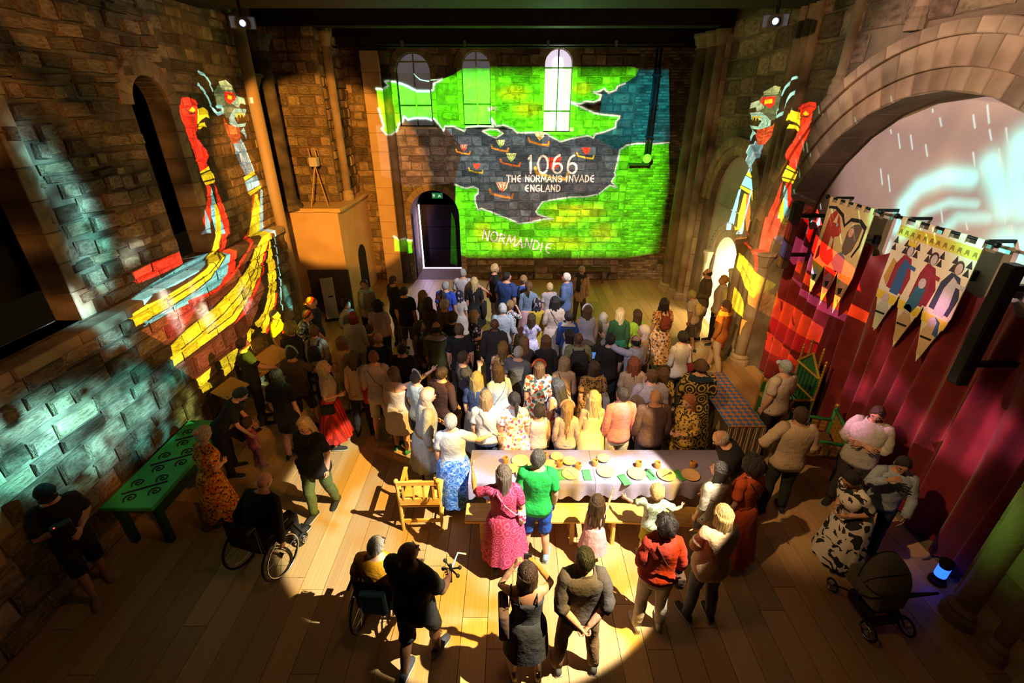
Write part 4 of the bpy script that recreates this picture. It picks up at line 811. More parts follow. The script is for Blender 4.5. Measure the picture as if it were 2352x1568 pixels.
TURN = mat('turned_wood', (.66, .42, .18), .5, (.78, .55, .28), 5, stretch=(1, 6, 1)); CUPW = mat('cup_wood', (.48, .22, .05), .45, (.58, .30, .08), 8); GNAP = mat('green_napkin', (.06, .33, .10), .9, (.08, .38, .13), 60)
TZT = TZ+.0095
def tpt(u, v): p = onZ(u, v, TZT); return p
PLm = MB().lathe([(.06, 0), (.115, .012), (.125, .022), (.118, .022), (.08, .012), (.0, .010)], (0, 0, 0), 24, caps=False).mesh('wooden_plate', TURN, True)
BWm = MB().lathe([(.035, 0), (.075, .02), (.092, .042), (.085, .042), (.055, .018), (0, .014)], (0, 0, 0), 22, caps=False).mesh('wooden_bowl', TURN, True)
CPm = MB().lathe([(.036, 0), (.044, .04), (.043, .085), (.038, .10), (.033, .10), (.036, .08), (.034, .02), (0, .016)], (0, 0, 0), 18, caps=False).mesh('wooden_cup', CUPW, True)
for (u, v, l) in ((1195,1059,'large round wooden plate near the far left of the lilac table'),(1311,1089,'wooden plate with a spoon right of the man in green'),(1391,1084,'wooden plate in the middle of the lilac table behind the girl'),(1462,1089,'tilted wooden plate left of the napkin with a spoon'),(1530,1092,'wooden plate holding a dark spoon near the table right end'),(1586,1092,'shadowed wooden plate at the dark right end of the table')):
    link('wooden_plate', PLm, None, tpt(u, v), label=l, cat='plate', group='turned plates on the banquet table')
for (u, v, l) in ((1176,1080,'small wooden bowl nearest the long-haired woman in burgundy'),(1200,1091,'second small wooden bowl beside the woman in burgundy'),(1279,1052,'small wooden bowl far side of table behind the green shirt'),(1264,1070,'darker small bowl touching a cup right of the man in green'),(1307,1062,'pale small bowl right of the cluster of cups'),(1386,1056,'small bowl at the far edge behind the middle plate'),(1226,1072,'small bowl half hidden left of the man in green')):
    link('wooden_bowl', BWm, None, tpt(u, v), label=l, cat='bowl', group='small bowls on the banquet table')
for (u, v, l) in ((1161,1062,'lone barrel-shaped wooden cup at the left of the table'),(1285,1070,'wooden cup between the two small bowls right of green shirt'),(1250,1052,'wooden cup half hidden behind the head of green-shirted man'),(1328,1076,'wooden cup just above the plate with a spoon'),(1366,1068,'wooden cup left of the small bowl at mid-table far edge'),(1466,1072,'wooden cup behind the tilted plate'),(1509,1073,'wooden cup right of the napkin with a spoon'),(1590,1072,'wooden cup in shadow at the table right end')):
    link('wooden_cup', CPm, None, tpt(u, v), label=l, cat='cup', group='wooden cups on the banquet table')
def napkin(u, v, rz, l, hang=False):
    p = tpt(u, v); mb = MB(); n = 7
    R = [[(x, y, .004+.003*sin(i*2+j)+(0 if not hang or y > -.08 else -(.30*(-.08-y)/.06 if y > -.16 else .30))) for j, y in enumerate((.10, .05, 0, -.05, -.085, -.09 if hang else -.10))] for i, x in enumerate([-.055+.11*k/n for k in range(n+1)])]
    m = len(R[0]); V = [q for r_ in R for q in r_]; mb.add(V, [[i*m+j, i*m+j+1, (i+1)*m+j+1, (i+1)*m+j] for i in range(n) for j in range(m-1)])
    o = mb.obj('napkin', GNAP, None, True, label=l, cat='napkin', group='green napkins on the banquet table'); o.location = p; o.rotation_euler = (0, 0, rz)
    s = o.modifiers.new('thick', 'SOLIDIFY'); s.thickness = .004; s.offset = 1
for a in ((1288,1090,.05,'green napkin beside the right arm of the green-shirted man'),(1348,1091,.05,'green napkin lying between the spoon plate and the middle plate'),(1434,1102,.35,'green napkin next to the fingertips of the girl in pink'),(1493,1090,.3,'green napkin with a dark spoon laid on it'),(1561,1092,.45,'green napkin next to the pointing finger of the old man')): napkin(*a)
def spoon(u, v, rz, l, mt):
    t = thing('spoon', l, 'spoon', Vector(tpt(u, v))+Vector((0, 0, .018)), rz, 'spoons on the banquet table')
    MB().tube([(0, -.09, .004), (0, .03, .006)], .005, 6).obj('handle', mt, t); MB().ball((0, .055, .006), (.02, .03, .006), 10, 6).obj('spoon_bowl', mt, t, True)
PEW = mat('pewter', (.12, .13, .16), .35, metal=.7)
spoon(1312, 1087, .5, 'pale spoon on the wooden plate right of green shirt', mat('bone', (.7, .62, .48), .5)); spoon(1492, 1087, .5, 'pewter spoon on a green napkin', PEW); spoon(1532, 1092, -1.1, 'pewter spoon lying on the plate near the pointing man', PEW)

# ------------------------------------------------------------------ other furniture
gt = thing('painted_table', 'long green-lit table with black scrollwork by the left wall', 'table', (-4.87, 5.2, 0))
GPT = mat('green_lit_top', (.04, .40, .08), .5, (.05, .46, .10), 4); DKW = mat('dark_green_wood', (.02, .06, .03), .6)  # green light on the table top is put into its colour
MB().box((-.33, -.85, .70), (.33, 1.0, .76), 0, .01).obj('table_top', GPT, gt)
for sx in (-1, 1):
    for y in (-.7, .85): MB().box((sx*.24-.04, y-.04, 0), (sx*.24+.04, y+.04, .70)).obj('leg', DKW, gt)
    MB().box((sx*.27-.012, -.75, .50), (sx*.27+.012, .9, .70)).obj('apron', DKW, gt)
for y in (-.5, .05, .6):
    MB().tube([(-.22, y-.12, .763), (0, y, .763), (.22, y+.12, .763)], .014, 6).obj('scroll_stem', BLACKM, gt)
    for (sx, sy) in ((-.1, .06), (-.04, -.12), (.08, .12), (.12, -.04)):
        MB().tube([(sx*1.5+.085*k/14*cos(k*.75), y+sy*1.5+.085*k/14*sin(k*.75), .763) for k in range(1, 15)], .010, 5).obj('scroll', BLACKM, gt)
pt = thing('lattice_table', 'narrow table under a blue and orange lattice cloth at right', 'table', (3.72, 6.85, 0))
MB().box((-.28, -.8, .70), (.28, .85, .745)).obj('table_top', OAKD, pt)
def pat_lattice(N, L, co, c, c2, sc):
    k = N.new('ShaderNodeTexChecker'); k.inputs['Scale'].default_value = sc; k.inputs['Color1'].default_value = c; k.inputs['Color2'].default_value = c2; mp = N.new('ShaderNodeMapping'); mp.inputs['Rotation'].default_value = (0, 0, .785); L.new(co, mp.inputs[0]); L.new(mp.outputs[0], k.inputs[0]); return k.outputs[0]
LAT = mat('lattice_cloth', (.05, .13, .34), .9, (.42, .15, .03), 13, pat=pat_lattice); STR = mat('striped_skirt', (.10, .07, .04), .9, (.40, .30, .16), 9, pat=pat_stripe('X'))
MB().box((-.30, -.82, .745), (.30, .87, .757)).obj('runner', LAT, pt)
for x in (-.24, .24):
    for y in (-.72, .76): MB().box((x-.03, y-.03, 0), (x+.03, y+.03, .7)).obj('leg', OAKD, pt)
n = 40; A = []; Bq = []
per = [(-.31, .86), (-.31, -.83), (.31, -.83), (.31, .86)]
pp = []
for (a, b) in zip(per[:-1], per[1:]):
    for i in range(n): pp.append((a[0]+(b[0]-a[0])*i/n, a[1]+(b[1]-a[1])*i/n))
pp.append(per[-1]); m_ = len(pp)
V = [(x, y, .745) for x, y in pp]+[(x+(.03*sin(i*.9) if abs(x) > .3 else 0)*(1 if x > 0 else -1), y-(.03*sin(i*.9) if y < -.8 else 0), .06) for i, (x, y) in enumerate(pp)]
MB().add(V, [[i, i+1, m_+i+1, m_+i] for i in range(m_-1)]).obj('cloth_skirt', STR, pt, True)
# gilded throne with a gabled back, and the turned armchair before it
GILT = mat('gilt', (.55, .33, .05), .35, (.62, .40, .08), 20, metal=.6); GPN = mat('throne_green', (.02, .13, .04), .6); LGR = mat('seat_green', (.02, .42, .10), .7)
th = thing('throne', 'gilded throne with gabled back and beaded posts before the curtain', 'throne', (4.93, 7.15, 0), PI/2)   # faces -x
def beaded(x, y, z0, z1, r=.022):
    mb = MB(); z = z0; pr = []
    while z < z1: pr += [(r*.6, z), (r*1.15, z+.025), (r*.6, z+.05)]; z += .055
    mb.lathe(pr+[(r*.4, z), (r*1.2, z+.03), (r*.2, z+.07)], (x, y, 0), 10); mb.obj('post', GILT, th, True)
for sx in (-1, 1): beaded(sx*.33, -.30, 0, 1.38); beaded(sx*.33, .28, 0, .72); beaded(sx*.17, -.31, 1.15, 1.58)
MB().box((-.33, -.30, .42), (.33, .28, .47), 0, .01).obj('seat', GILT, th); MB().box((-.27, -.24, .47), (.27, .25, .52), 0, .02).obj('seat_cushion', LGR, th)
MB().prism([(-.31, .5), (.31, .5), (.31, 1.15), (0, 1.45), (-.31, 1.15)], -.32, -.29, lambda x, z, d: (x, d, z)).obj('back_panel', GPN, th)
for k in range(6): x = -.25+k*.1; MB().box((x-.012, -.288, .55), (x+.012, -.27, 1.12)).obj('slat', DKW, th)
for a, b in (((-.33, 1.15), (0, 1.47)), ((0, 1.47), (.33, 1.15)), ((-.33, 1.15), (.33, 1.15)), ((-.33, .75), (.33, .75))): MB().tube([(a[0], -.27, a[1]), (b[0], -.27, b[1])], .022, 8).obj('gilt_rail', GILT, th)
for sx in (-1, 1):
    MB().tube([(sx*.33, -.3, .72), (sx*.33, .28, .72)], .024, 8).obj('armrest', GILT, th); MB().box((sx*.33-.012, -.28, .48), (sx*.33+.012, .26, .70)).obj('side_panel', GPN, th)
MB().box((-.31, .24, .06), (.31, .27, .42)).obj('front_panel', GPN, th)
ac = thing('turned_armchair', 'low armchair with green turned rails and gold lattice panels', 'chair', (4.85, 6.05, 0), PI/2-.3)
GRL = mat('rail_green', (.03, .20, .06), .4)
for sx in (-1, 1):
    for y, h in ((-.3, .95), (.3, .74)): MB().tube([(sx*.34, y, 0), (sx*.34, y, h)], .032, 10).obj('leg', GRL, ac, True); MB().ball((sx*.34, y, h+.03), .04, 10, 7).obj('finial', GILT, ac, True)
    MB().tube([(sx*.34, -.3, .70), (sx*.34, .3, .70)], .028, 10).obj('armrest', GRL, ac, True)
    for i in range(4):
        for j in range(3): MB().box((sx*.34-.008, -.24+i*.13, .47+j*.07), (sx*.34+.008, -.15+i*.13, .52+j*.07)).obj('lattice_tile', GILT, ac)
MB().tube([(-.34, -.3, .9), (.34, -.3, .9)], .028, 10).obj('top_rail', GRL, ac, True); MB().box((-.34, -.3, .40), (.34, .3, .45)).obj('seat', OAKD, ac)
for i in range(5):
    for j in range(4): MB().box((-.29+i*.12, -.31, .5+j*.09), (-.20+i*.12, -.29, .56+j*.09)).obj('lattice_tile', GILT, ac)
# tripod stand on the plastered pier
tp = thing('wooden_tripod', 'slender wooden tripod holding a small pale box on the plastered pier', 'tripod', (-5.10, 12.85, 2.90))
for (x, y) in ((-.18, -.2), (.28, -.22), (.12, .2)): MB().tube([(x, y, 0), (.02, 0, 1.0)], [.02, .017], 6).obj('leg', OAK, tp)
MB().box((-.08, -.1, .98), (.12, .1, 1.2), 0, .01).obj('instrument_box', mat('pale_box', (.55, .52, .48), .6), tp); 
for x in (-.06, .1): MB().tube([(x, 0, 1.2), (x-.02, 0, 1.42)], .015, 6).obj('sight_rod', OAK, tp)
# sloping display boards on the left
BRD = mat('tan_board', (.45, .26, .10), .7, (.50, .30, .12), 3)
def board(u, v, z, w_, d_, rz, tilt, label):
    p = onZ(u, v, z); t = thing('display_board', label, 'board', (p[0], p[1], 0), rz)
    M = Matrix.Translation((0, 0, z)) @ Matrix.Rotation(tilt, 4, 'X')
    MB().box((-w_/2, -d_/2, -.015), (w_/2, d_/2, .015), 0, .006).xf(M).obj('sloping_panel', BRD, t)
    MB().box((-.05, -.04, .02), (.05, .04, z-.02)).obj('stand_post', BLACKM, t); MB().box((-.25, -.2, 0), (.25, .2, .02)).obj('foot_plate', BLACKM, t)
    MB().box((w_*.28, -d_*.42, .016), (w_*.42, -d_*.38, .02)).xf(M).obj('small_plate', BLACKM, t)
board(612, 828, 1.02, .62, .75, -.55, .25, 'large tan sloping display board beside the yellow-lit visitor'); board(528, 892, .92, .5, .42, -.5, .25, 'low tan display board behind the man in black')
ip = thing('info_panel', 'tall pale leaning information panel at the foot of the pier', 'sign', (-4.95, 11.9, 0), .35)
MB().box((-.16, -.02, .02), (.16, .02, 1.15), 0, .008).xf(Matrix.Rotation(-.12, 4, 'X')).obj('panel_face', mat('pale_panel', (.42, .40, .36), .7), ip); MB().box((-.02, -.026, .62), (.11, -.021, .66)).xf(Matrix.Rotation(-.12, 4, 'X')).obj('black_bar', BLACKM, ip); MB().box((-.2, -.15, 0), (.2, .15, .025)).obj('foot_plate', BLACKM, ip)
# interactive display desk in the crowd
dk = thing('display_desk', 'dark display desk with a blue screen and yellow edge in the crowd', 'desk', onZ(1392, 812, .9))
dk.location.z = 0
MB().box((-.75, -.25, .82), (.75, .28, .90), 0, .02).obj('desk_top', BLACKM, dk); MB().box((-.75, -.27, .78), (.75, -.25, .82)).obj('yellow_edge', mat('yellow_edge', (.8, .5, .04), .5), dk)
for x in (-.6, .6): MB().box((x-.04, -.2, 0), (x+.04, .2, .82)).obj('leg', BLACKM, dk)
MB().box((-.55, -.2, .90), (-.2, .05, .905)).obj('screen', mat('blue_screen', (.05, .15, .4), .3, emis=((.10, .25, .7), .8)), dk)
bench(0.02, .80, 8.95, 'yellow painted bench glimpsed between visitors in the crowd', .05, .45, .3, mat('yellow_bench', (.75, .48, .05), .5))

# ------------------------------------------------------------------ wheelchairs and pushchair
TYRE = mat('tyre', (.02, .02, .02), .7); CHR = mat('chrome', (.6, .6, .62), .25, metal=1)
def wheel(parent, c, R, ax, name='wheel', spokes=10, hub=True):
    """wheel in the plane across axis ax (unit, horizontal)"""
    a = Vector(ax).normalized(); b = Vector((-a.y, a.x, 0)); P = lambda r, t, d=0: tuple(Vector(c)+b*(r*cos(t))+Vector((0, 0, 1))*(r*sin(t))+a*d)
    w_ = MB().tube([P(R-.014, 2*PI*i/32) for i in range(33)], .016, 6, caps=False).obj(name, TYRE, parent, True)
    MB().tube([P(R-.05, 2*PI*i/32, .035) for i in range(33)], .009, 5, caps=False).obj('hand_rim', CHR, w_, True)
    for k in range(spokes): MB().tube([P(.02, 2*PI*k/spokes+.1), P(R-.02, 2*PI*k/spokes)], .003, 4).obj('spoke', CHR, w_)
    if hub: MB().tube([P(0, 0, -.03), P(0, 0, .05)], .03, 12).obj('hub', CHR, w_)
def wheelchair(loc, rz, label, accent=None):
    t = thing('wheelchair', label, 'wheelchair', loc, rz, 'wheelchairs')   # faces local +y
    for s in (-1, 1):
        wheel(t, (s*.29, -.05, .31), .31, (s, 0, 0)); wheel(t, (s*.22, .38, .09), .09, (s, 0, 0), 'caster', 5, True)
        MB().tube([(s*.23, -.22, .95), (s*.23, -.2, .5), (s*.23, .3, .48), (s*.22, .42, .15)], .013, 7).obj('side_frame', BLACKM, t); MB().tube([(s*.23, -.22, .95), (s*.23, -.34, .95)], .016, 8).obj('push_handle', BLACKM, t)
        MB().box((s*.26-.03, -.12, .68), (s*.26+.03, .2, .70)).obj('armrest', BLACKM, t); MB().tube([(s*.26, 0, .48), (s*.26, 0, .69)], .011, 6).obj('arm_post', BLACKM, t)
        MB().box((s*.12-.08, .42, .10), (s*.12+.08, .58, .12)).obj('footplate', BLACKM, t)
    MB().box((-.23, -.2, .46), (.23, .26, .50), 0, .015).obj('seat', BLACKM, t); MB().box((-.23, -.25, .52), (.23, -.21, .92), 0, .015).obj('back_sling', BLACKM, t); MB().tube([(-.29, -.05, .31), (.29, -.05, .31)], .014, 8).obj('axle', CHR, t)
    if accent: MB().box((-.15, -.33, .55), (.12, -.25, .85), 0, .02).obj('back_pouch', accent, t)
    return t
WC1 = (-1.40, 3.42, 0); WC2 = (-3.13, 4.15, 0)
wheelchair((WC1[0], WC1[1], 0), -.06, 'black wheelchair with a blue pouch under the man in orange', mat('blue_pouch', (.04, .18, .42), .8)); wheelchair((WC2[0], WC2[1], 0), -.29, 'black wheelchair with silver hubs under the bald man at left')
sp = onZ(2012, 1372, .3); pr = thing('pushchair', 'grey pushchair with a big rounded hood at the lower right', 'pushchair', (sp[0], sp[1], 0), .12); pr.scale = (.8, .8, .8)
HOOD = mat('hood_grey', (.16, .15, .12), .9, (.20, .19, .15), 30)
R = []
for j in range(9):
    a = -.15+j*(1.75/8); R.append([(.30*cos(PI*i/12), .10-.36*sin(a)*(.35+.65*sin(PI*i/12)), .72+.42*cos(a)*sin(PI*i/12)**.7) for i in range(13)])
MB().loft(R, False, False, closed=False).obj('hood', HOOD, pr, True).modifiers.new('t', 'SOLIDIFY').thickness = .015
for j in (0, 4, 8): MB().tube(R[j], .008, 5, caps=False).obj('hood_seam', BLACKM, pr)
MB().box((-.24, -.22, .40), (.24, .35, .70), 0, .04).obj('seat_unit', HOOD, pr); MB().box((-.22, -.26, .14), (.22, .22, .32), 0, .03).obj('basket', BLACKM, pr)
for s in (-1, 1):
    MB().tube([(s*.26, -.42, 1.02), (s*.26, -.1, .55), (s*.25, .40, .14)], .014, 8).obj('frame_tube', BLACKM, pr); MB().tube([(s*.26, .1, .45), (s*.27, -.28, .14)], .014, 8).obj('frame_tube', BLACKM, pr)
    wheel(pr, (s*.29, -.30, .14), .14, (s, 0, 0), spokes=5); wheel(pr, (s*.25, .42, .11), .11, (s, 0, 0), spokes=5)
MB().tube([(-.26, -.42, 1.02), (.26, -.42, 1.02)], .018, 8).obj('push_bar', BLACKM, pr); MB().box((-.2, -.235, .36), (-.04, -.22, .385)).obj('orange_trim', mat('orange_trim', (.6, .18, .03), .6), pr)
# ------------------------------------------------------------------ people: one lofted and remeshed body each, clothes and hair as children
TM = np.array([(.78,.125,.10,0),(.84,.165,.115,-.005),(.92,.170,.118,-.008),(1.0,.158,.108,0),(1.08,.150,.104,.008),(1.18,.160,.110,.006),(1.28,.176,.118,.003),(1.37,.186,.115,-.005),(1.43,.170,.095,-.012),(1.47,.118,.074,-.015),(1.51,.062,.060,-.01)])
TF = np.array([(.78,.135,.105,0),(.84,.178,.124,-.010),(.92,.178,.124,-.012),(1.0,.150,.106,-.002),(1.08,.130,.096,.006),(1.18,.140,.106,.010),(1.28,.154,.122,.014),(1.36,.160,.106,0),(1.42,.146,.086,-.01),(1.465,.098,.066,-.012),(1.51,.056,.054,-.01)])
ARMS = {  # elbow and wrist relative to the shoulder, x counted outwards
 'down': ((.05, -.03, -.28), (.05, .05, -.52)), 'bent': ((.07, -.04, -.27), (-.06, .19, -.30)), 'cross': ((.07, .06, -.26), (-.20, .20, -.22)), 'back': ((.06, -.10, -.26), (-.13, -.19, -.46)),
 'point': ((.12, .22, .06), (.16, .45, .22)), 'pointlow': ((.08, .22, -.16), (.06, .46, -.26)), 'hip': ((.21, -.07, -.22), (.05, .02, -.40)), 'face': ((.12, .18, -.14), (-.04, .24, .08)), 'phone': ((.08, .10, -.26), (-.10, .30, -.10)),
 'wave': ((.16, .10, .10), (.14, .22, .36)), 'reach': ((.06, .20, -.20), (.02, .42, -.30)), 'out': ((.22, .08, -.16), (.36, .24, -.22)), 'pocket': ((.13, -.08, -.26), (.06, .07, -.46)), 'lap': ((.08, .05, -.27), (-.02, .27, -.36)), 'push': ((.08, .10, -.28), (.02, .32, -.40)), 'hug': ((.22, .10, -.16), (.40, .16, -.30)), 'wheel': ((.12, -.02, -.28), (.13, .06, -.52))}
def hand(mb, o, d, n, t, k, pose):
    o, d, n, t = (np.array(q, float) for q in (o, d, n, t)); P = lambda x, y, z: o+(t*x+d*y+n*z)*k
    mb.loft([[P(hw*cos(2*PI*i/8), y, ht*sin(2*PI*i/8)) for i in range(8)] for y, hw, ht in ((-.03, .024, .02), (.0, .026, .017), (.035, .036, .016), (.07, .041, .014), (.092, .037, .010))])
    for i, (x, L) in enumerate(((.029, .066), (.010, .076), (-.010, .070), (-.029, .055))):
        c = {'relax': .32, 'grip': 1.05, 'point': .06 if i == 0 else 1.2, 'flat': .08}[pose]
        p = np.array((x, .086, 0.)); a = 0; pts = [P(*p)]
        for sgm in (.45, .32, .23): a += c; p = p+np.array((x*.10, L*sgm*cos(a), L*sgm*sin(a))); pts.append(P(*p))
        mb.tube(pts, [.0088*k, .0084*k, .0078*k, .0055*k], 6)
    mb.tube([P(.028, .02, .004), P(.050, .045, .010), P(.056, .072, .016 if pose != 'grip' else .03), P(.050, .092, .022 if pose != 'grip' else .05)], [.012*k, .0105*k, .009*k, .006*k], 6)
def head_mesh(mb):
    nt, nf = 20, 26; R = []
    for i in range(nt):
        th = PI*(i+.35)/(nt-.3); ring = []
        for j in range(nf):
            f = 2*PI*j/nf; x, y, z = sin(th)*sin(f), sin(th)*cos(f), cos(th); X, Y, Z = .076*x, .099*y, .117*z
            if z < 0: X *= 1-.30*(-z)**1.3; Y = Y*(1-.30*(-z)) if y < 0 else Y*(1-.06*(-z))
            if y > 0:
                Y *= .95; Y += .028*math.exp(-(x/.14)**2-((z+.17)/.17)**2)+.006*math.exp(-(x/.3)**2-((z+.52)/.12)**2)+.010*math.exp(-(x/.35)**2-((z+.85)/.16)**2)+.005*math.exp(-((z-.22)/.12)**2)*(abs(x) < .6)
                for s in (-1, 1): Y -= .010*math.exp(-((x-s*.36)/.16)**2-((z-.03)/.12)**2)
            ring.append((X, Y, Z))
        R.append(ring)
    mb.loft(R[::-1], True, True)
    for s in (-1, 1):
        mb.ball((s*.076, -.006, -.012), (.010, .022, .032), 8, 6); mb.ball((s*.029, .082, .003), (.013, .009, .009), 8, 6, 1); mb.ball((s*.029, .0895, .003), (.006, .004, .006), 6, 5, 2)
        mb.box((s*.031-.017, .083, .026), (s*.031+.017, .093, .032), 2)
    mb.ball((0, .0885, -.060), (.025, .010, .008), 10, 5, 3)
HEAD = MB(); head_mesh(HEAD); EYEW = mat('eye_white', (.7, .68, .64), .4); EYED = mat('eye_dark', (.03, .02, .015), .4); LIPS = mat('lips', (.38, .13, .10), .5)
def hair_cap(th, lim, bump, seed, low=None, mb=None):
    mb = mb or MB(); r = random.Random(seed); ph = [r.uniform(0, 6) for _ in range(6)]; na, nr = 34, 9; R = []
    for k in range(nr+1):
        ring = []
        for i in range(na):
            f = 2*PI*i/na; fr = abs((f+PI) % (2*PI)-PI)/PI     # 0 front .. 1 back
            mx = np.interp(fr, (0, .25, .42, .6, 1), lim)*PI/180; mn = 0 if low is None else min(mx, np.interp(fr, (0, .25, .42, .6, 1), low)*PI/180)
            t = mn+(mx-mn)*k/nr; tt = th*(1+bump*(sin(5*f+ph[0]+3*t)*.5+sin(11*f+ph[1]-4*t)*.35+sin(17*f+ph[2]+7*t)*.3))*(1 if 0 < k < nr else .35)
            x, y, z = sin(t)*sin(f), sin(t)*cos(f), cos(t); jaw = 1-.25*(-z)**1.3 if z < 0 else 1
            ring.append(((.0775+tt)*x*jaw, (.100+tt)*y*(1-.18*max(0, -z) if y < 0 else .97), (.118+tt)*z))
        R.append(ring)
    mb.loft(R, False, False); return mb
FULL = (48, 66, 96, 112, 126)
def hair_fall(mb, L, w0, w1, back, seed, wave=.004, a0=68):
    """crescent of long hair hanging from the crown to L below the head centre"""
    r = random.Random(seed); n = 22; R = []; rows = 12; ph = r.uniform(0, 6)
    for k in range(rows+1):
        q = k/rows; z = .06-(L+.06)*q; o = []; inn = []
        s = w0+(w1-w0)*q; yb = -back*min(1, q*1.6)
        for i in range(n+1):
            a = math.radians(a0+(360-2*a0)*i/n); rp = 1+.0*q; wv = wave*(.4+q)*(sin(9*a+ph+5*q)+.7*sin(17*a-3*q+ph)+.6*sin(26*a+ph+9*q))
            rx, ry = .089*s+wv, .112*(1-.12*q)+wv
            o.append((rx*sin(a), ry*cos(a)*(1 if cos(a) < 0 else .7)+yb, z+(.015*sin(7*a+ph) if k == rows else 0)))
            inn.append((rx*.80*sin(a), ry*.72*cos(a)+yb, z))
        R.append(o+inn[::-1])
    mb.loft(R, True, True); return mb
def hair_style(st, seed):
    if st == 'short': return hair_cap(.014, FULL, .28, seed)
    if st == 'crop': return hair_cap(.006, FULL, .15, seed)
    if st == 'flat': return hair_cap(.022, (44, 62, 84, 104, 118), .35, seed)
    if st == 'fringe': return hair_cap(.010, (0, 0, 96, 112, 122), .2, seed, (0, 0, 74, 60, 56))
    if st == 'curly': return hair_cap(.030, (50, 72, 104, 122, 130), .55, seed)
    if st == 'afro': return hair_cap(.050, (52, 76, 108, 124, 132), .30, seed)
    m = hair_cap(.016, (44, 62, 100, 116, 128), .22, seed)
    if st == 'bob': return hair_fall(m, .155, 1.06, 1.12, .008, seed, .003, 60)
    if st == 'long': return hair_fall(m, .36, 1.05, 1.15, .045, seed, .004)
    if st == 'vlong': return hair_fall(m, .56, 1.05, 1.0, .07, seed, .005, 74)
    if st == 'wavy': return hair_fall(m, .38, 1.12, 1.45, .045, seed, .011)
    if st == 'bun': m.ball((0, -.105, .06), (.045, .042, .042), 12, 8); return m
    if st == 'pony': m.tube([(0, -.10, .04), (0, -.15, .02), (0, -.165, -.08), (0, -.15, -.22)], [.022, .034, .030, .008], 10); return m
    return m
FABN = [0]
def fab(c):
    if not isinstance(c, tuple): return c
    if max(c) > .45: k = (.45+(max(c)-.45)*.45)/max(c); c = tuple(q*k for q in c)
    return mat('fabric_%03d_%03d_%03d' % tuple(int(q*999) for q in c), c, .9, tuple(q*.80 for q in c), 45, bump=.9, bscale=8)
def hairmat(c): return mat('hair_%03d_%03d_%03d' % tuple(int(q*999) for q in c), tuple(q*.55 for q in c), .45, tuple(min(1, q*1.35) for q in c), 22, stretch=(5, 5, .45), spec=.35, bump=.8, bscale=16)
SKIN = {'l': mat('skin_light', (.56, .31, .21), .5), 'm': mat('skin_tan', (.42, .22, .13), .5), 'd': mat('skin_dark', (.11, .052, .028), .45)}
SHB = MB().loft([[(hw*cos(2*PI*i/12), y, max(0, h*.5+h*.5*sin(2*PI*i/12)*1.0)) for i in range(12)] for y, hw, h in ((-.085, .018, .05), (-.075, .032, .085), (-.03, .038, .095), (.03, .040, .085), (.09, .045, .058), (.14, .044, .046), (.175, .034, .036), (.188, .012, .02))])
SOLE = MB().prism([(-.034, -.085), (.034, -.085), (.042, 0), (.048, .09), (.040, .175), (0, .195), (-.040, .175), (-.048, .09), (-.042, 0)], 0, .018, lambda x, y, z: (x, y, z))
CROWD = []
class Person: pass
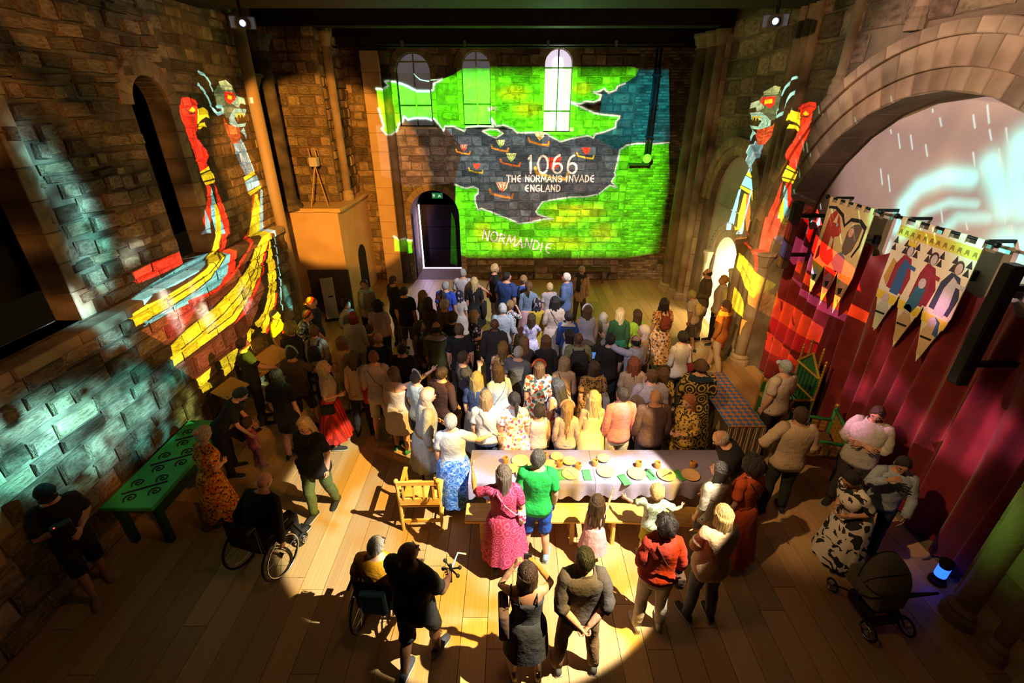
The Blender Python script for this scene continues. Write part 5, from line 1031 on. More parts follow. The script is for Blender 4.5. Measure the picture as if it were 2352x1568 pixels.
def person(u, v, label, h=1.70, f=0, sex='m', skin='l', hair=('short', (.10, .06, .04)), top=('tee', (.1, .1, .1)), bot=('pants', (.03, .03, .04)), shoe=(.03, .03, .03), arms=('down', 'down'), hands=('relax', 'relax'), lean=0, yaw=0, pitch=8, wd=1.0, legs='stand', hat=None, group='visitors standing in the crowd', z0=0, xy=None, extra=None, loose=0):
    p = Person(); rd = random.Random(int(u*7+v)); p.label = label
    child = h < 1.45; hs = .70+.30*min(1, h/1.72); sb = (h-.228*hs)/1.522; fr = math.radians(f)
    T = TM if sex == 'm' else TF
    if child: T = T.copy(); T[:, 1] *= .98; T[:, 2] *= 1.08
    wf = wd
    ln = math.radians(lean)
    hipz = .92
    def up(q):
        x, y, z = q
        if ln and z > .80:
            k = min(1, (z-.80)/.2); a = ln*k; dz = z-hipz; return (x, y*cos(a)+dz*sin(a), hipz+dz*cos(a)-y*sin(a))
        return q
    sit = legs in ('sit', 'kneel'); drop = .44 if sit else 0
    SC = lambda q: (q[0]*sb, q[1]*sb, (q[2]-drop)*sb+z0)
    X = lambda q: SC(up(q))
    def rings(zs, d, n=20, ripple=0, flare=1):
        out = []
        for z in zs:
            rx, ry, yo = (np.interp(z, T[:, 0], T[:, k]) for k in (1, 2, 3)); bel = (wf-1)*.10*math.exp(-((z-1.08)/.16)**2)
            rw = 1+(wf-1)*(1.0 if z < 1.35 else .5)
            ring = []
            for i in range(n):
                a = 2*PI*i/n; c_, s_ = cos(a), sin(a); e = .84
                w_ = d*(1+ripple*(.5*sin(5*a+9*z+u)+.4*sin(3*a-13*z+v)+.3*sin(11*a+21*z)))
                ring.append(X(((rx*rw+w_)*math.copysign(abs(c_)**e, c_), (ry*rw+w_+(bel if s_ > 0 else bel*.2))*math.copysign(abs(s_)**e, s_)+yo, z)))
            out.append(ring)
        return out
    body = MB(); body.loft(rings(T[:, 0], 0))
    sw = (.162 if sex == 'm' else .146)*(1+(wf-1)*.7); shz = 1.425 if sex == 'm' else 1.405
    AP = []
    for s, an in ((-1, arms[0]), (1, arms[1])):
        e, w_ = ARMS[an] if isinstance(an, str) else an
        S0 = np.array((s*sw, -.012, shz)); E = S0+np.array((s*e[0], e[1], e[2])); W = S0+np.array((s*w_[0], w_[1], w_[2]))
        U = S0*np.array((.62, 1, 1))+np.array((0, 0, .012))
        pts = [U, S0, S0*.5+E*.5, E, E*.5+W*.5, W]; pts = [np.array(X(tuple(q))) for q in pts]
        af = (1 if sex == 'm' else .86)*(1+(wf-1)*.6)*sb; rad = [.058*af, .060*af, .050*af, .041*af, .041*af, .027*af]; AP.append((s, pts, rad))
        body.tube(pts, rad, 10)
    LP = []
    for s in (-1, 1):
        H = (s*.088*wf, 0, .90); sp = .03*s
        if legs == 'sit': K, A = (s*.12, .44, .90), (s*.12, .46, .52)
        elif legs == 'kneel': K, A = (s*.10, .36, .78), (s*.10, -.02, .50)
        elif legs == 'walk': K, A = (s*.09, .10*s+.04, .49), (s*.09, .17*s-.02, .085)
        elif legs == 'wide': K, A = (s*.15, .03, .49), (s*.19, -.02, .085)
        else: K, A = (s*.10+sp*.3, .02, .49), (s*.105+sp, -.015+.03*s*rd.uniform(-1, 1), .085)
        H, K, A = (np.array(q) for q in (H, K, A)); C = K*.62+A*.38+np.array((0, -.018, 0))
        pts = [np.array(SC(tuple(q))) for q in (H, H*.5+K*.5, K, C, A)]; lf = wf**.6*sb; LP.append((s, pts, [q*lf for q in (.088, .076, .055, .054, .036)])); body.tube(*LP[-1][1:], 10)
        A_ = pts[-1]; body.tube([A_, A_+np.array((0, .0, -.05*sb)), A_+np.array((0, .09*sb, -.065*sb))], [.036*lf, .034*lf, .022*lf], 8)
    # head frame
    hc = Vector(X((0, 0, 1.50))); hc = hc+Vector((0, (.012+.10*sin(ln))*hs, .115*hs*max(.7, cos(ln)))); 
    Rh = Matrix.Rotation(-ln*.55, 4, 'X') @ Matrix.Rotation(math.radians(yaw), 4, 'Z') @ Matrix.Rotation(math.radians(pitch), 4, 'X')
    HM = Matrix.Translation(hc) @ Rh @ Matrix.Diagonal((hs, hs, hs, 1))
    nb = Vector(X((0, -.012, 1.47))); body.tube([nb, nb.lerp(hc, .45)+Vector((0, -.012, 0)), HM @ Vector((0, -.015, -.03))], [.056*sb*wf**.5, .052*sb*wf**.4, .050*hs], 12)
    topz = (HM @ Vector((0, 0, .118))); topz = max(topz.z, hc.z+.10*hs)
    Rz = Matrix.Rotation(fr, 4, 'Z'); hp = Rz @ Vector((hc.x, hc.y, 0))
    if xy: px_, py_ = xy
    else: g = onZ(u, v, topz); px_, py_ = g[0]-hp.x, g[1]-hp.y
    # details joined after remeshing
    det = MB(); det.add([HM @ Vector(q) for q in HEAD.v], HEAD.f); det.m = list(HEAD.m)
    for (s, pts, rad), hpz in zip(AP, hands):
        d = pts[-1]-pts[-2]; d /= np.linalg.norm(d); pref = np.array((-s, 0., -.25)); n = pref-d*(pref@d); n /= np.linalg.norm(n)+1e-9; t = np.cross(n, d)
        if t @ np.array((0, 1, .5)) < 0: t = -t
        hand(det, pts[-1]-d*.01, d, n, t, sb*(1 if sex == 'm' else .92)*(1.08 if child else 1), hpz)
    p.body, p.det, p.skin = body, det, SKIN[skin]; p.M = Matrix.Translation((px_, py_, 0)) @ Rz; p.kids = []; p.att = []; p.fixed = xy is not None; p.X, p.SC, p.sb, p.HM, p.group, p.rings = X, SC, sb, HM, group, rings; p.AP = AP
    # ---- clothes
    tt, tcol = top[0], fab(top[1]); lo = .016+loose; mb = MB()
    def sleeves(frac, d):
        for s, pts, rad in AP:
            if frac <= 0: continue
            L = [0]; [L.append(L[-1]+np.linalg.norm(b-a)) for a, b in zip(pts[:-1], pts[1:])]; end = L[1]+(L[-1]-L[1])*frac; ts = [x for x in np.linspace(0, end, 9)]
            q = [np.array([np.interp(x, L, [pp[k] for pp in pts]) for k in range(3)]) for x in ts]; r_ = [np.interp(x, L, rad)+d*sb*(1+.5*x/end+.35*sin(x*40+s)) for x in ts]; r_[-1] *= 1.03
            mb.tube(q, r_, 12)
    hem = {'dress': 1.0, 'strap': .98, 'robe': 1.0}.get(tt, .84 if not (len(top) > 2) else top[2])
    ntop = {'tank': 1.475, 'strap': 1.33}.get(tt, 1.492)
    zs = np.linspace(hem, ntop, 12)
    mb.loft(rings(zs, lo, 24, .35), True, True)
    if tt in ('tee', 'dress'): sleeves(.40, .014+loose*.5)
    if tt in ('long', 'shirt', 'robe'): sleeves(.97 if tt != 'shirt' else .62, .012+loose*.5)
    if tt == 'jacket': sleeves(.98, .018+loose)
    if tt == 'tank':
        for s, pts, rad in AP: mb.tube([pts[0], pts[1]*.75+pts[0]*.25], [rad[0]+.016, rad[1]+.010], 12)
    if tt == 'strap':
        for s in (-1, 1): p.kids.append(('strap', MB().tube([X((s*.085, -.115, 1.32)), X((s*.088, -.10, 1.42)), X((s*.085, -.02, 1.462)), X((s*.085, .085, 1.40)), X((s*.085, .12, 1.32))], .008, 6), tcol))
    if tt in ('shirt', 'jacket'): p.kids.append(('collar', MB().loft(rings((1.475, 1.50, 1.515), .020, 20), False, False), tcol))
    p.kids.append(({'tee': 't_shirt', 'long': 'jumper', 'shirt': 'shirt', 'jacket': 'jacket', 'tank': 'sleeveless_top', 'dress': 'dress_bodice', 'strap': 'bodice', 'robe': 'robe_bodice'}[tt], mb, tcol))
    def skirt(zt, zb, flare, col, name, folds=11, amp=.05):
        R = []; nn = 44; bz = np.linspace(zt, zb, 12)
        for k, z in enumerate(bz):
            q = k/11; zz = max(z, .86); rx, ry, yo = (np.interp(zz, T[:, 0], T[:, j]) for j in (1, 2, 3)); ring = []
            for i in range(nn):
                a = 2*PI*i/nn; fd = 1+amp*q*sin(folds*a+u)+amp*.5*q*sin((folds*2-3)*a+v)
                g = (rx*wf+.022+flare*q*.9)*fd, (ry*wf+.024+flare*q)*fd; y = g[1]*sin(a)+yo
                if legs == 'sit': y += .30*q
                ring.append(X((g[0]*cos(a), y, z)) if not sit else SC((g[0]*cos(a), y, z+.30*q)))
            R.append(ring)
        p.kids.append((name, MB().loft(R, True, False), col))
    if tt in ('dress', 'strap', 'robe'):
        ln_ = top[2] if len(top) > 2 else .5; skirt(1.03, ln_, (1.0-ln_)*(.15 if tt == 'dress' else .16 if tt == 'robe' else .10), tcol, 'skirt', 11 if tt != 'strap' else 5, .05 if tt != 'strap' else .02)
    bt = bot[0]
    if bt in ('pants', 'shorts'):
        bc = fab(bot[1]); mb = MB()
        if not sit: mb.loft(rings((.775, .80, .84, .88, .92, .97, 1.0), .010, 20, .2), True, True)
        else: mb.loft(rings((.80, .84, .88, .92, .97, 1.0), .012, 20), True, True)
        for s, pts, rad in LP:
            L = [0]; [L.append(L[-1]+np.linalg.norm(b-a)) for a, b in zip(pts[:-1], pts[1:])]; fr_ = 1.0 if bt == 'pants' else .52; ts = np.linspace(0, L[-1]*fr_, 11)
            q = [np.array([np.interp(x, L, [pp[k] for pp in pts]) for k in range(3)]) for x in ts]; r_ = [max(np.interp(x, L, rad)+.014*sb, (.058 if bt == 'pants' else .085)*sb)*(1+.05*sin(x*34+s*2)) for x in ts]; mb.tube(q, r_, 12)
        p.kids.append(('trousers' if bt == 'pants' else 'shorts', mb, bc))
    if bt == 'skirt': skirt(1.04, bot[2], (1.0-bot[2])*(bot[3] if len(bot) > 3 else .24), fab(bot[1]), 'skirt')
    if shoe is not None:
        sm = fab(shoe) if isinstance(shoe, tuple) else shoe; so = mat('shoe_sole', (.35, .33, .30), .7)
        for s, pts, rad in LP:
            A = pts[-1]; M = Matrix.Translation((A[0], A[1], max(z0, A[2]-.085*sb))) @ Matrix.Rotation(-s*.15, 4, 'Z') @ Matrix.Diagonal((sb*1.02, sb*1.02, sb*1.02, 1))
            m_ = MB(); m_.add([M @ Vector((q[0], q[1], q[2]+.012)) for q in SHB.v], SHB.f, 0); m_.add([M @ Vector(q) for q in SOLE.v], SOLE.f, 1); p.kids.append(('shoe', m_, [sm, so]))
    hst = hair[0]
    if hst != 'bald':
        m_ = hair_style(hst, int(u+v)); m_.v = [tuple(HM @ Vector(q)) for q in m_.v]; p.kids.append(('hair', m_, hairmat(hair[1])))
    if hat:
        k = hat[0]; c = fab(hat[1])
        if k == 'cap':
            m_ = hair_cap(.022, (66, 72, 78, 82, 86), .05, 1); m_.prism([(.085*cos(a), .085+.075*sin(a)) for a in np.linspace(0, PI, 9)], .035, .045, lambda x, y, z: (x, y, z))
        elif k == 'coif':
            m_ = hair_cap(.026, (62, 72, 100, 118, 128), .12, 2)
            if len(hat) > 2: hair_fall(m_, .22, 1.1, 1.15, .02, 3, .004, 70)
        elif k == 'band':
            m_ = MB(); m_.tube([(.098*sin(a), .010, .015+.130*cos(a)) for a in np.linspace(-1.7, 1.7, 15)], [(.022, .010)]*15, 8)
        elif k == 'scarf': m_ = hair_cap(.024, (50, 66, 104, 120, 132), .12, 4); hair_fall(m_, .20, 1.1, 1.3, .02, 5, .006, 60)
        elif k == 'bowl': m_ = hair_cap(.030, (70, 74, 80, 84, 88), .1, 5); m_.lathe([(.12, .0), (.135, .02), (.12, .045)], (0, 0, .0), 20, caps=False)
        m_.v = [tuple(HM @ Vector(q)) for q in m_.v]; p.kids.append(({'cap': 'cap', 'coif': 'coif', 'band': 'hairband', 'scarf': 'headscarf', 'bowl': 'round_hat'}[k], m_, c))
    if extra:
        for ex in extra: ex(p)
    CROWD.append(p); return p
def glasses(p):
    m_ = MB()
    for s in (-1, 1):
        m_.tube([(s*.032+.022*cos(a), .101, .004+.016*sin(a)) for a in np.linspace(0, 2*PI, 11)], .0035, 4, caps=False); m_.tube([(s*.054, .10, .01), (s*.080, .0, .008)], .003, 4)
    m_.tube([(-.01, .103, .008), (.01, .103, .008)], .003, 4); m_.v = [tuple(p.HM @ Vector(q)) for q in m_.v]; p.kids.append(('glasses', m_, BLACKM))
def scarf(col):
    def f(p):
        m_ = MB(); m_.loft(p.rings((1.44, 1.47, 1.50, 1.52), .05, 20, .6), False, False); m_.tube([p.X((.05, .10, 1.46)), p.X((.06, .15, 1.3)), p.X((.05, .16, 1.05))], [(.05, .02), (.06, .018), (.055, .012)], 10); p.kids.append(('scarf', m_, fab(col)))
    return f
def apron_belt(col):
    def f(p): p.kids.append(('belt', MB().loft(p.rings((1.02, 1.06), .030, 24), False, False), fab(col)))
    return f
# bags are things of their own, hung on the wearer
def bag(kind, label, col, side=1, cat='bag', size=1.0, z=.92, strap=True, mark=None):
    def f(p):
        t = link({'cross': 'shoulder_bag', 'pack': 'backpack', 'tote': 'tote_bag'}[kind], None, None, mw=p.M.copy(), label=label, cat='backpack' if kind == 'pack' else cat, group='bags carried by visitors'); p.att.append((t, Matrix.Identity(4)))
        c = fab(col); X = p.X; s = side; sb = p.sb; k = size*sb
        if kind == 'pack':
            q = lambda x, y, z_: X((x, y, z_)); cs = []
            for (dz, w_, d0, d1) in ((-.22, .12, .0, .08), (-.20, .145, 0, .13), (-.05, .15, 0, .15), (.12, .14, 0, .13), (.19, .10, 0, .08), (.21, .05, 0, .04)):
                cs.append([q(w_*size*a, -.14-(d0+(d1-d0)*b)*size, 1.24+dz*size) for a, b in ((-1, 0), (1, 0), (1.05, .5), (.8, .95), (0, 1.05), (-.8, .95), (-1.05, .5))])
            MB().loft(cs).obj('pack_body', c, t, True); MB().box((-.09*k, -.02*k, -.07*k), (.09*k, .02*k, .07*k), 0, .015).xf(Matrix.Translation(X((0, -.14-.155*size, 1.16)))).obj('front_pocket', c, t, True)
            for sx in (-1, 1): MB().tube([X((sx*.09, -.15, 1.38)), X((sx*.09, -.09, 1.46)), X((sx*.09, .0, 1.485)), X((sx*.095, .10, 1.40)), X((sx*.11, .14, 1.28)), X((sx*.13, .05, 1.12)), X((sx*.11, -.13, 1.08))], [(.02, .007)]*7, 6).obj('shoulder_strap', c, t)
            return
        hx = s*(.215 if kind == 'cross' else .235); b = Vector(X((hx, -.03, z)))
        w_, d_, h_ = (.045, .11, .085) if kind == 'cross' else (.05, .15, .18)
        Mx = Matrix.Translation(b) @ Matrix.Diagonal((k, k, k, 1)); o = MB().box((-w_, -d_, -h_), (w_, d_, h_), 0, .02).xf(Mx).obj('bag_body', c, t, True)
        if kind == 'cross':
            MB().box((-w_-.004, -d_-.003, .0), (w_+.004, d_+.003, h_+.004), 0, .015).xf(Mx).obj('flap', c, t)
            MB().tube([b+Vector((0, -d_*k*.8, h_*k)), X((s*.13, -.16, 1.12)), X((0, -.165, 1.28)), X((-s*.09, -.12, 1.43)), X((-s*.10, -.01, 1.488)), X((-s*.08, .11, 1.40)), X((0, .165, 1.25)), X((s*.13, .15, 1.08)), b+Vector((0, d_*k*.8, h_*k))], [(.011, .004)]*9, 6).obj('strap', c, t)
        else:
            for yy in (-.07, .07): MB().tube([b+Vector((0, yy*k, h_*k)), X((s*.18, yy-.02, 1.30)), X((s*.155, -.02+yy*.3, 1.50))], .008, 6).obj('strap', c, t)
        if mark: mark(o, b, k, w_, d_, h_, s, t)
    return f
# ------------------------------------------------------------------ the visitors: head-top pixel, label, height, facing (0 away, 90 left, 180 to us) ...
BK, DB, BR, LB, BL, GY, WH, AU = (.025,.02,.02), (.06,.035,.02), (.13,.07,.035), (.30,.19,.09), (.62,.46,.22), (.38,.37,.37), (.75,.73,.70), (.25,.07,.025)
BLA, NAV, CRE, WHI, GRE, CHA, BEI, JEAN = (.015,.015,.017), (.02,.035,.10), (.70,.62,.45), (.75,.74,.74), (.28,.28,.30), (.06,.06,.065), (.45,.34,.24), (.04,.08,.22)
F_RED = mat('cloth_red_flowers', (.78,.70,.50), .9, None, 16, pat=pat_floral((.55,.04,.02),(.05,.08,.12),(.62,.10,.03),(.06,.22,.12)))
F_PINK = mat('cloth_pink_flowers', (.80,.76,.80), .9, None, 22, pat=pat_floral((.72,.05,.25),(.80,.76,.80),(.80,.30,.10),(.65,.10,.35)))
F_ORG = mat('cloth_orange_flowers', (.62,.22,.02), .9, None, 34, pat=pat_floral((.75,.34,.03),(.06,.03,.01),(.50,.06,.02),(.70,.42,.06)))
F_AMB = mat('cloth_amber_flowers', (.55,.40,.25), .9, None, 22, pat=pat_floral((.75,.60,.45),(.45,.16,.03),(.12,.06,.03),(.68,.42,.10)))
F_BLU = mat('cloth_blue_flowers', (.10,.16,.24), .9, None, 22, pat=pat_floral((.25,.45,.70),(.02,.02,.03),(.65,.68,.70),(.10,.25,.45)))
F_DRK = mat('cloth_dark_flowers', (.02,.02,.03), .9, None, 18, pat=pat_floral((.65,.60,.62),(.02,.02,.03),(.30,.26,.34),(.02,.02,.03)))
LEO = mat('cloth_leopard', (.55,.36,.08), .9, None, 34, pat=pat_floral((.04,.03,.01),(.55,.36,.08),(.05,.03,.01),(.45,.26,.05)))
LEOB = mat('cloth_leopard_brown', (.30,.14,.03), .9, None, 34, pat=pat_floral((.03,.02,.01),(.30,.14,.03),(.04,.02,.01),(.40,.20,.04)))
BURG = mat('cloth_burgundy_paisley', (.36,.03,.10), .85, (.58,.10,.24), 9, pat=pat_rings)
BROC = mat('cloth_black_gold_brocade', (.02,.017,.012), .8, (.42,.28,.05), 5.5, pat=pat_rings)
BLUP = mat('cloth_blue_swirl', (.03,.10,.45), .9, None, 13, pat=pat_blotch((0,(.02,.08,.42)),(.42,(.06,.20,.62)),(.52,(.35,.50,.80)),(.57,(.03,.10,.45))))
TIED = mat('cloth_tie_dye', (.5,.7,.6), .9, None, 14, pat=pat_blotch((0,(.30,.38,.20)),(.45,(.62,.72,.62)),(.55,(.45,.60,.72)),(.62,(.42,.50,.28))))
COW = mat('cloth_black_white_swirl', (.7,.66,.6), .9, None, 5, pat=pat_blotch((0,(.02,.02,.025)),(.46,(.62,.58,.54))))
GING = mat('cloth_gingham', (.72,.72,.75), .9, (.03,.035,.06), 34, pat=pat_check); LAV = mat('cloth_lavender_print', (.50,.48,.70), .9, None, 20, pat=pat_floral((.25,.24,.50),(.62,.60,.78),(.30,.28,.55),(.55,.52,.74)))
REDS = mat('cloth_red_stripe', (.62,.03,.02), .9, (.25,.015,.012), 6, pat=pat_stripe('X')); COAT = mat('cloth_speckled_coat', (.45,.33,.20), .95, (.20,.14,.09), 40); CREP = mat('cloth_cream_print', (.74,.66,.36), .9, (.66,.58,.28), 30)
N = ('none',); BG = 'visitors in the back rows'; MG = 'visitors packed in the middle'; TG = 'visitors behind the banquet table'; FG = 'visitors in front of the table'; LG = 'visitors by the left wall'; RG = 'visitors by the right wall'
# -- back rows
person(1063,617,'tall man in white t shirt and green shorts hugging the blonde', 1.80, -8, top=('tee',(.62,.62,.66)), bot=('shorts',(.10,.14,.08)), hair=('crop',GY), arms=('down','hug'), group=BG)
person(1089,637,'woman with very long blonde hair and a black dress', 1.68, -5, 'f', hair=('vlong',BL), top=('dress',BLA,.5), bot=N, group=BG, extra=[bag('tote','black bag hanging beside the long-haired blonde',BLA,1)])
person(1137,607,'fair-haired youth in black with a red bag strap', 1.84, -70, hair=('flat',BL), top=('tee',BLA), bot=('shorts',(.42,.40,.42)), group=BG, extra=[bag('cross','black bag on a red strap worn by the fair youth',(.5,.02,.05),-1)])
person(1173,625,'broad man in a navy polo shirt looking right', 1.82, -35, hair=('short',BK), top=('tee',(.025,.06,.22)), bot=('pants',BLA), wd=1.25, yaw=-40, group=BG)
person(1196,634,'blond-bunned visitor in bright blue top behind the denim jacket', 1.72, -10, 'f', hair=('bun',LB), top=('long',(.04,.12,.55)), group=BG, extra=[bag('pack','small black backpack on the bright blue top',BLA,size=.8)])
person(1213,645,'woman in a denim jacket and pale pink pleated skirt', 1.70, -4, 'f', hair=('pony',BR), top=('jacket',(.16,.25,.40),.98), bot=('skirt',(.72,.45,.52),.38,.16), shoe=(.5,.4,.35), group=BG)
person(1265,650,'fair child in a grey top between ochre dress and suit', 1.50, 5, hair=('short',BL), top=('tee',(.38,.38,.44)), bot=('pants',NAV), group=BG)
person(1299,627,'white-haired man in a blue suit facing left', 1.78, 62, hair=('short',WH), top=('jacket',(.10,.17,.38),.80), bot=('pants',(.06,.10,.24)), arms=('bent','down'), yaw=15, group=BG)
person(1337,611,'grey-haired woman in speckled coat and dark fringed scarf', 1.62, 165, 'f', hair=('short',GY), top=('jacket',COAT,.70), bot=('pants',(.07,.05,.04)), shoe=(.30,.12,.04), arms=('down','down'), pitch=-8, group=BG, extra=[glasses, scarf((.03,.035,.06)), bag('cross','black bag of the woman in the fringed scarf',BLA,1)])
person(902,633,'tall balding man in black polo shirt facing right', 1.85, -55, hair=('crop',DB), skin='m', top=('tee',BLA,.78), bot=('pants',(.12,.08,.05)), group=BG)
person(939,658,'man with black crop and navy t shirt near the door', 1.76, -10, hair=('crop',BK), top=('tee',(.012,.014,.03)), bot=('shorts',(.16,.11,.07)), group=BG)
person(963,669,'woman with sunglasses on light brown hair and pale green top', 1.66, -60, 'f', hair=('long',LB), top=('tee',(.25,.30,.20)), arms=('bent','bent'), group=BG)
person(985,678,'woman with loose dark hair beside the pale green top', 1.64, -20, 'f', hair=('wavy',DB), top=('tee',(.10,.08,.09)), group=BG)
person(1010,669,'woman in dark headband and plum jacket facing left', 1.66, 110, 'f', skin='m', hair=('short',BK), top=('jacket',(.08,.03,.09)), hat=('band',(.03,.02,.02)), arms=('bent','bent'), group=BG)
person(1036,643,'grey-haired man in royal blue t shirt', 1.76, -15, hair=('crop',GY), top=('tee',(.03,.08,.50)), bot=('shorts',(.10,.12,.18)), group=BG)
person(1021,688,'white-haired old man with glasses in brown', 1.72, -60, hair=('short',WH), top=('long',(.12,.07,.04)), pitch=-5, group=BG, extra=[glasses])
person(1040,674,'little girl in a patterned headscarf and cream dress', 1.42, -10, 'f', hair=('short',DB), hat=('scarf',F_DRK), top=('dress',(.60,.54,.50),.45), bot=N, group=BG)
person(835,643,'dark-haired woman facing us with a blue-lit scarf', 1.70, 178, 'f', hair=('short',BK), top=('long',(.38,.32,.27),.80), bot=('pants',BLA), group=BG, extra=[scarf((.42,.60,.65))])  # blue light is put into the scarf colour
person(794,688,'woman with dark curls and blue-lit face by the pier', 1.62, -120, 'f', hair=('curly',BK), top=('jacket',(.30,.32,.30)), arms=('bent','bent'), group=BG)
person(866,690,'woman with a dark round hat and mauve grey shirt', 1.66, 0, 'f', hair=('bob',BK), hat=('bowl',(.025,.02,.02)), top=('tee',(.36,.30,.32),.92), bot=('pants',BLA), wd=1.15, group=BG)
person(815,714,'woman with a dark red bob and pale grey top', 1.66, -5, 'f', hair=('bob',(.16,.02,.02)), top=('long',(.42,.40,.36)), bot=('pants',(.35,.33,.30)), wd=1.2, group=BG)
person(841,748,'small dark-haired child beside the mauve grey shirt', 1.25, 10, hair=('short',DB), top=('tee',(.12,.07,.03)), group=BG)
# -- far centre, lit white
person(1172,690,'curly-haired girl in a gingham dress hand to her face', 1.50, -30, 'f', hair=('bun',LB), top=('dress',GING,.35), bot=N, arms=('down','face'), group=BG)
person(1154,697,'white-haired man in a blue grey shirt', 1.74, 0, hair=('short',(.55,.55,.57)), top=('shirt',(.33,.38,.45)), bot=('pants',(.04,.045,.06)), group=BG)
person(1240,690,'woman in an ochre dress and black patterned headscarf', 1.60, 15, 'f', hair=('short',BK), hat=('scarf',F_DRK), top=('robe',(.52,.36,.03),.2), bot=N, group=BG)
person(1226,717,'girl with long brown hair in a lavender print dress', 1.40, -15, 'f', hair=('long',DB), top=('dress',LAV,.30), bot=N, arms=('down','reach'), group=BG)
person(1263,680,'woman with long wavy black hair and beige layered dress', 1.70, 5, 'f', hair=('wavy',BK), top=('robe',(.58,.44,.36),.25), bot=N, wd=1.15, arms=('bent','down'), group=BG, extra=[bag('cross','black strapped bag on the beige layered dress',BLA,1)])
person(1313,715,'boy in a navy jacket with a cream hood', 1.55, 0, hair=('short',BK), top=('jacket',(.03,.07,.25)), group=BG, extra=[scarf((.62,.52,.40))])
person(1344,701,'brown-haired woman in a lilac grey sleeveless top', 1.68, 0, 'f', hair=('long',BR), hat=('band',WHI), top=('tank',(.42,.38,.45),.84), bot=('pants',(.35,.32,.38)), wd=1.2, group=BG)
person(1387,718,'white-blond child in a pale pink top', 1.38, 8, 'f', hair=('bob',WH), top=('tee',(.66,.52,.48)), bot=('pants',CRE), group=BG)
person(1426,707,'blonde woman in a green jacket over a teal dress', 1.68, 0, 'f', hair=('long',(.70,.58,.36)), top=('jacket',(.03,.11,.05),.9), bot=('skirt',(.03,.20,.14),.35,.14), group=BG)
person(1465,711,'girl with brown hair and a lime green top', 1.58, 25, 'f', hair=('long',DB), top=('tee',(.30,.55,.05)), bot=('pants',(.05,.10,.03)), group=BG)
person(1527,685,'woman with wavy black hair in an amber floral dress', 1.70, 10, 'f', skin='m', hair=('wavy',BK), top=('dress',F_AMB,.25), bot=N, wd=1.15, group=BG, extra=[bag('pack','small brown leather backpack on the amber floral dress',(.22,.05,.03),size=.7)])
person(1590,667,'boy in a white t shirt bending his knee near the door', 1.50, 45, hair=('short',(.32,.26,.06)), top=('tee',(.66,.64,.62)), bot=('shorts',(.10,.09,.08)), skin='m', legs='walk', lean=14, group=RG, extra=[bag('pack','flower-patterned backpack of the boy in white',CREP,size=.75)])
person(1638,620,'balding man in a long brown coat at the lit doorway', 1.84, 78, hair=('fringe',DB), top=('jacket',(.10,.065,.03),.62), bot=('pants',(.52,.48,.50)), arms=('bent','pocket'), pitch=-4, group=RG, extra=[glasses])
person(1656,630,'ginger-haired woman in white against the lit doorway', 1.78, 82, 'f', hair=('short',(.45,.22,.06)), top=('shirt',(.72,.64,.50)), bot=('pants',BLA), group=RG)
person(1670,690,'woman in a yellow scarf and rust tunic walking past doorway', 1.70, 40, 'f', hair=('long',BR), top=('long',(.50,.16,.03),.60), bot=('pants',(.70,.58,.42)), shoe=(.55,.45,.35), legs='walk', group=RG, extra=[scarf((.72,.50,.05))])
person(1480,748,'costumed interpreter in white coif and tan tunic', 1.68, 75, 'f', hair=('bald',BK), hat=('coif',(.78,.70,.60),1), top=('robe',(.55,.40,.26),.15), bot=N, group=MG, extra=[apron_belt((.10,.05,.02)), bag('cross','dark belt pouch of the interpreter in white coif',(.06,.04,.025),-1)])
person(1570,761,'dark-haired woman with a red clip and white top', 1.70, 15, 'f', hair=('bun',BK), top=('shirt',(.74,.66,.60)), bot=('pants',(.05,.04,.03)), wd=1.1, group=RG, extra=[bag('tote','maroon shoulder bag of the woman in white near the right',(.22,.02,.03),1)])
# -- dark middle
person(867,764,'bald man in dark green jumper at mid left', 1.74, -10, skin='m', hair=('bald',BK), top=('long',(.02,.03,.02)), group=MG)
person(922,787,'man with cropped black hair and black t shirt', 1.76, -5, hair=('crop',BK), top=('tee',BLA), group=MG)
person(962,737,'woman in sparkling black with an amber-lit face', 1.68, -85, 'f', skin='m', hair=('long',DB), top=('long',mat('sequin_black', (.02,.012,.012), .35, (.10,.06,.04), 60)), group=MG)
person(1001,740,'balding man in an olive shirt with a pale collar', 1.78, 0, hair=('fringe',BK), skin='m', top=('shirt',(.10,.12,.04),.75), bot=('pants',(.09,.10,.04)), group=MG, extra=[scarf((.42,.34,.42))])
person(1038,717,'woman with curly brown hair and a black top', 1.66, -10, 'f', hair=('curly',BR), top=('tee',BLA), group=MG)
person(1054,744,'brown-haired man in a plain black t shirt', 1.77, 5, hair=('short',BR), top=('tee',(.015,.012,.014)), group=MG)
person(1089,712,'older woman with an ash bob and dark floral blouse', 1.64, -70, 'f', hair=('bob',(.45,.38,.30)), top=('tee',F_DRK), arms=('down','bent'), group=MG)
person(1136,732,'bald brown-skinned man in a dark jacket', 1.78, -5, skin='d', hair=('bald',BK), top=('jacket',(.03,.026,.03)), group=MG, extra=[glasses])
person(1155,784,'woman with long straight brown hair and floral shoulders', 1.68, 0, 'f', hair=('vlong',(.22,.12,.04)), top=('tee',F_AMB), group=MG)
person(1204,773,'woman with smooth brown hair left of yellow bench', 1.62, 5, 'f', hair=('long',(.18,.10,.05)), top=('tee',(.04,.035,.04)), group=MG)
person(1191,795,'man with grey crop and charcoal t shirt', 1.76, -25, hair=('crop',GY), top=('tee',(.12,.12,.13),.78), bot=('pants',(.16,.10,.05)), group=MG)
person(1254,770,'woman with chin-length brown hair and black top', 1.68, 0, 'f', hair=('bob',BR), top=('long',BLA), group=MG)
person(1306,757,'black-haired girl in a white top turned left', 1.58, 60, 'f', hair=('long',BK), top=('tee',WHI), group=MG)
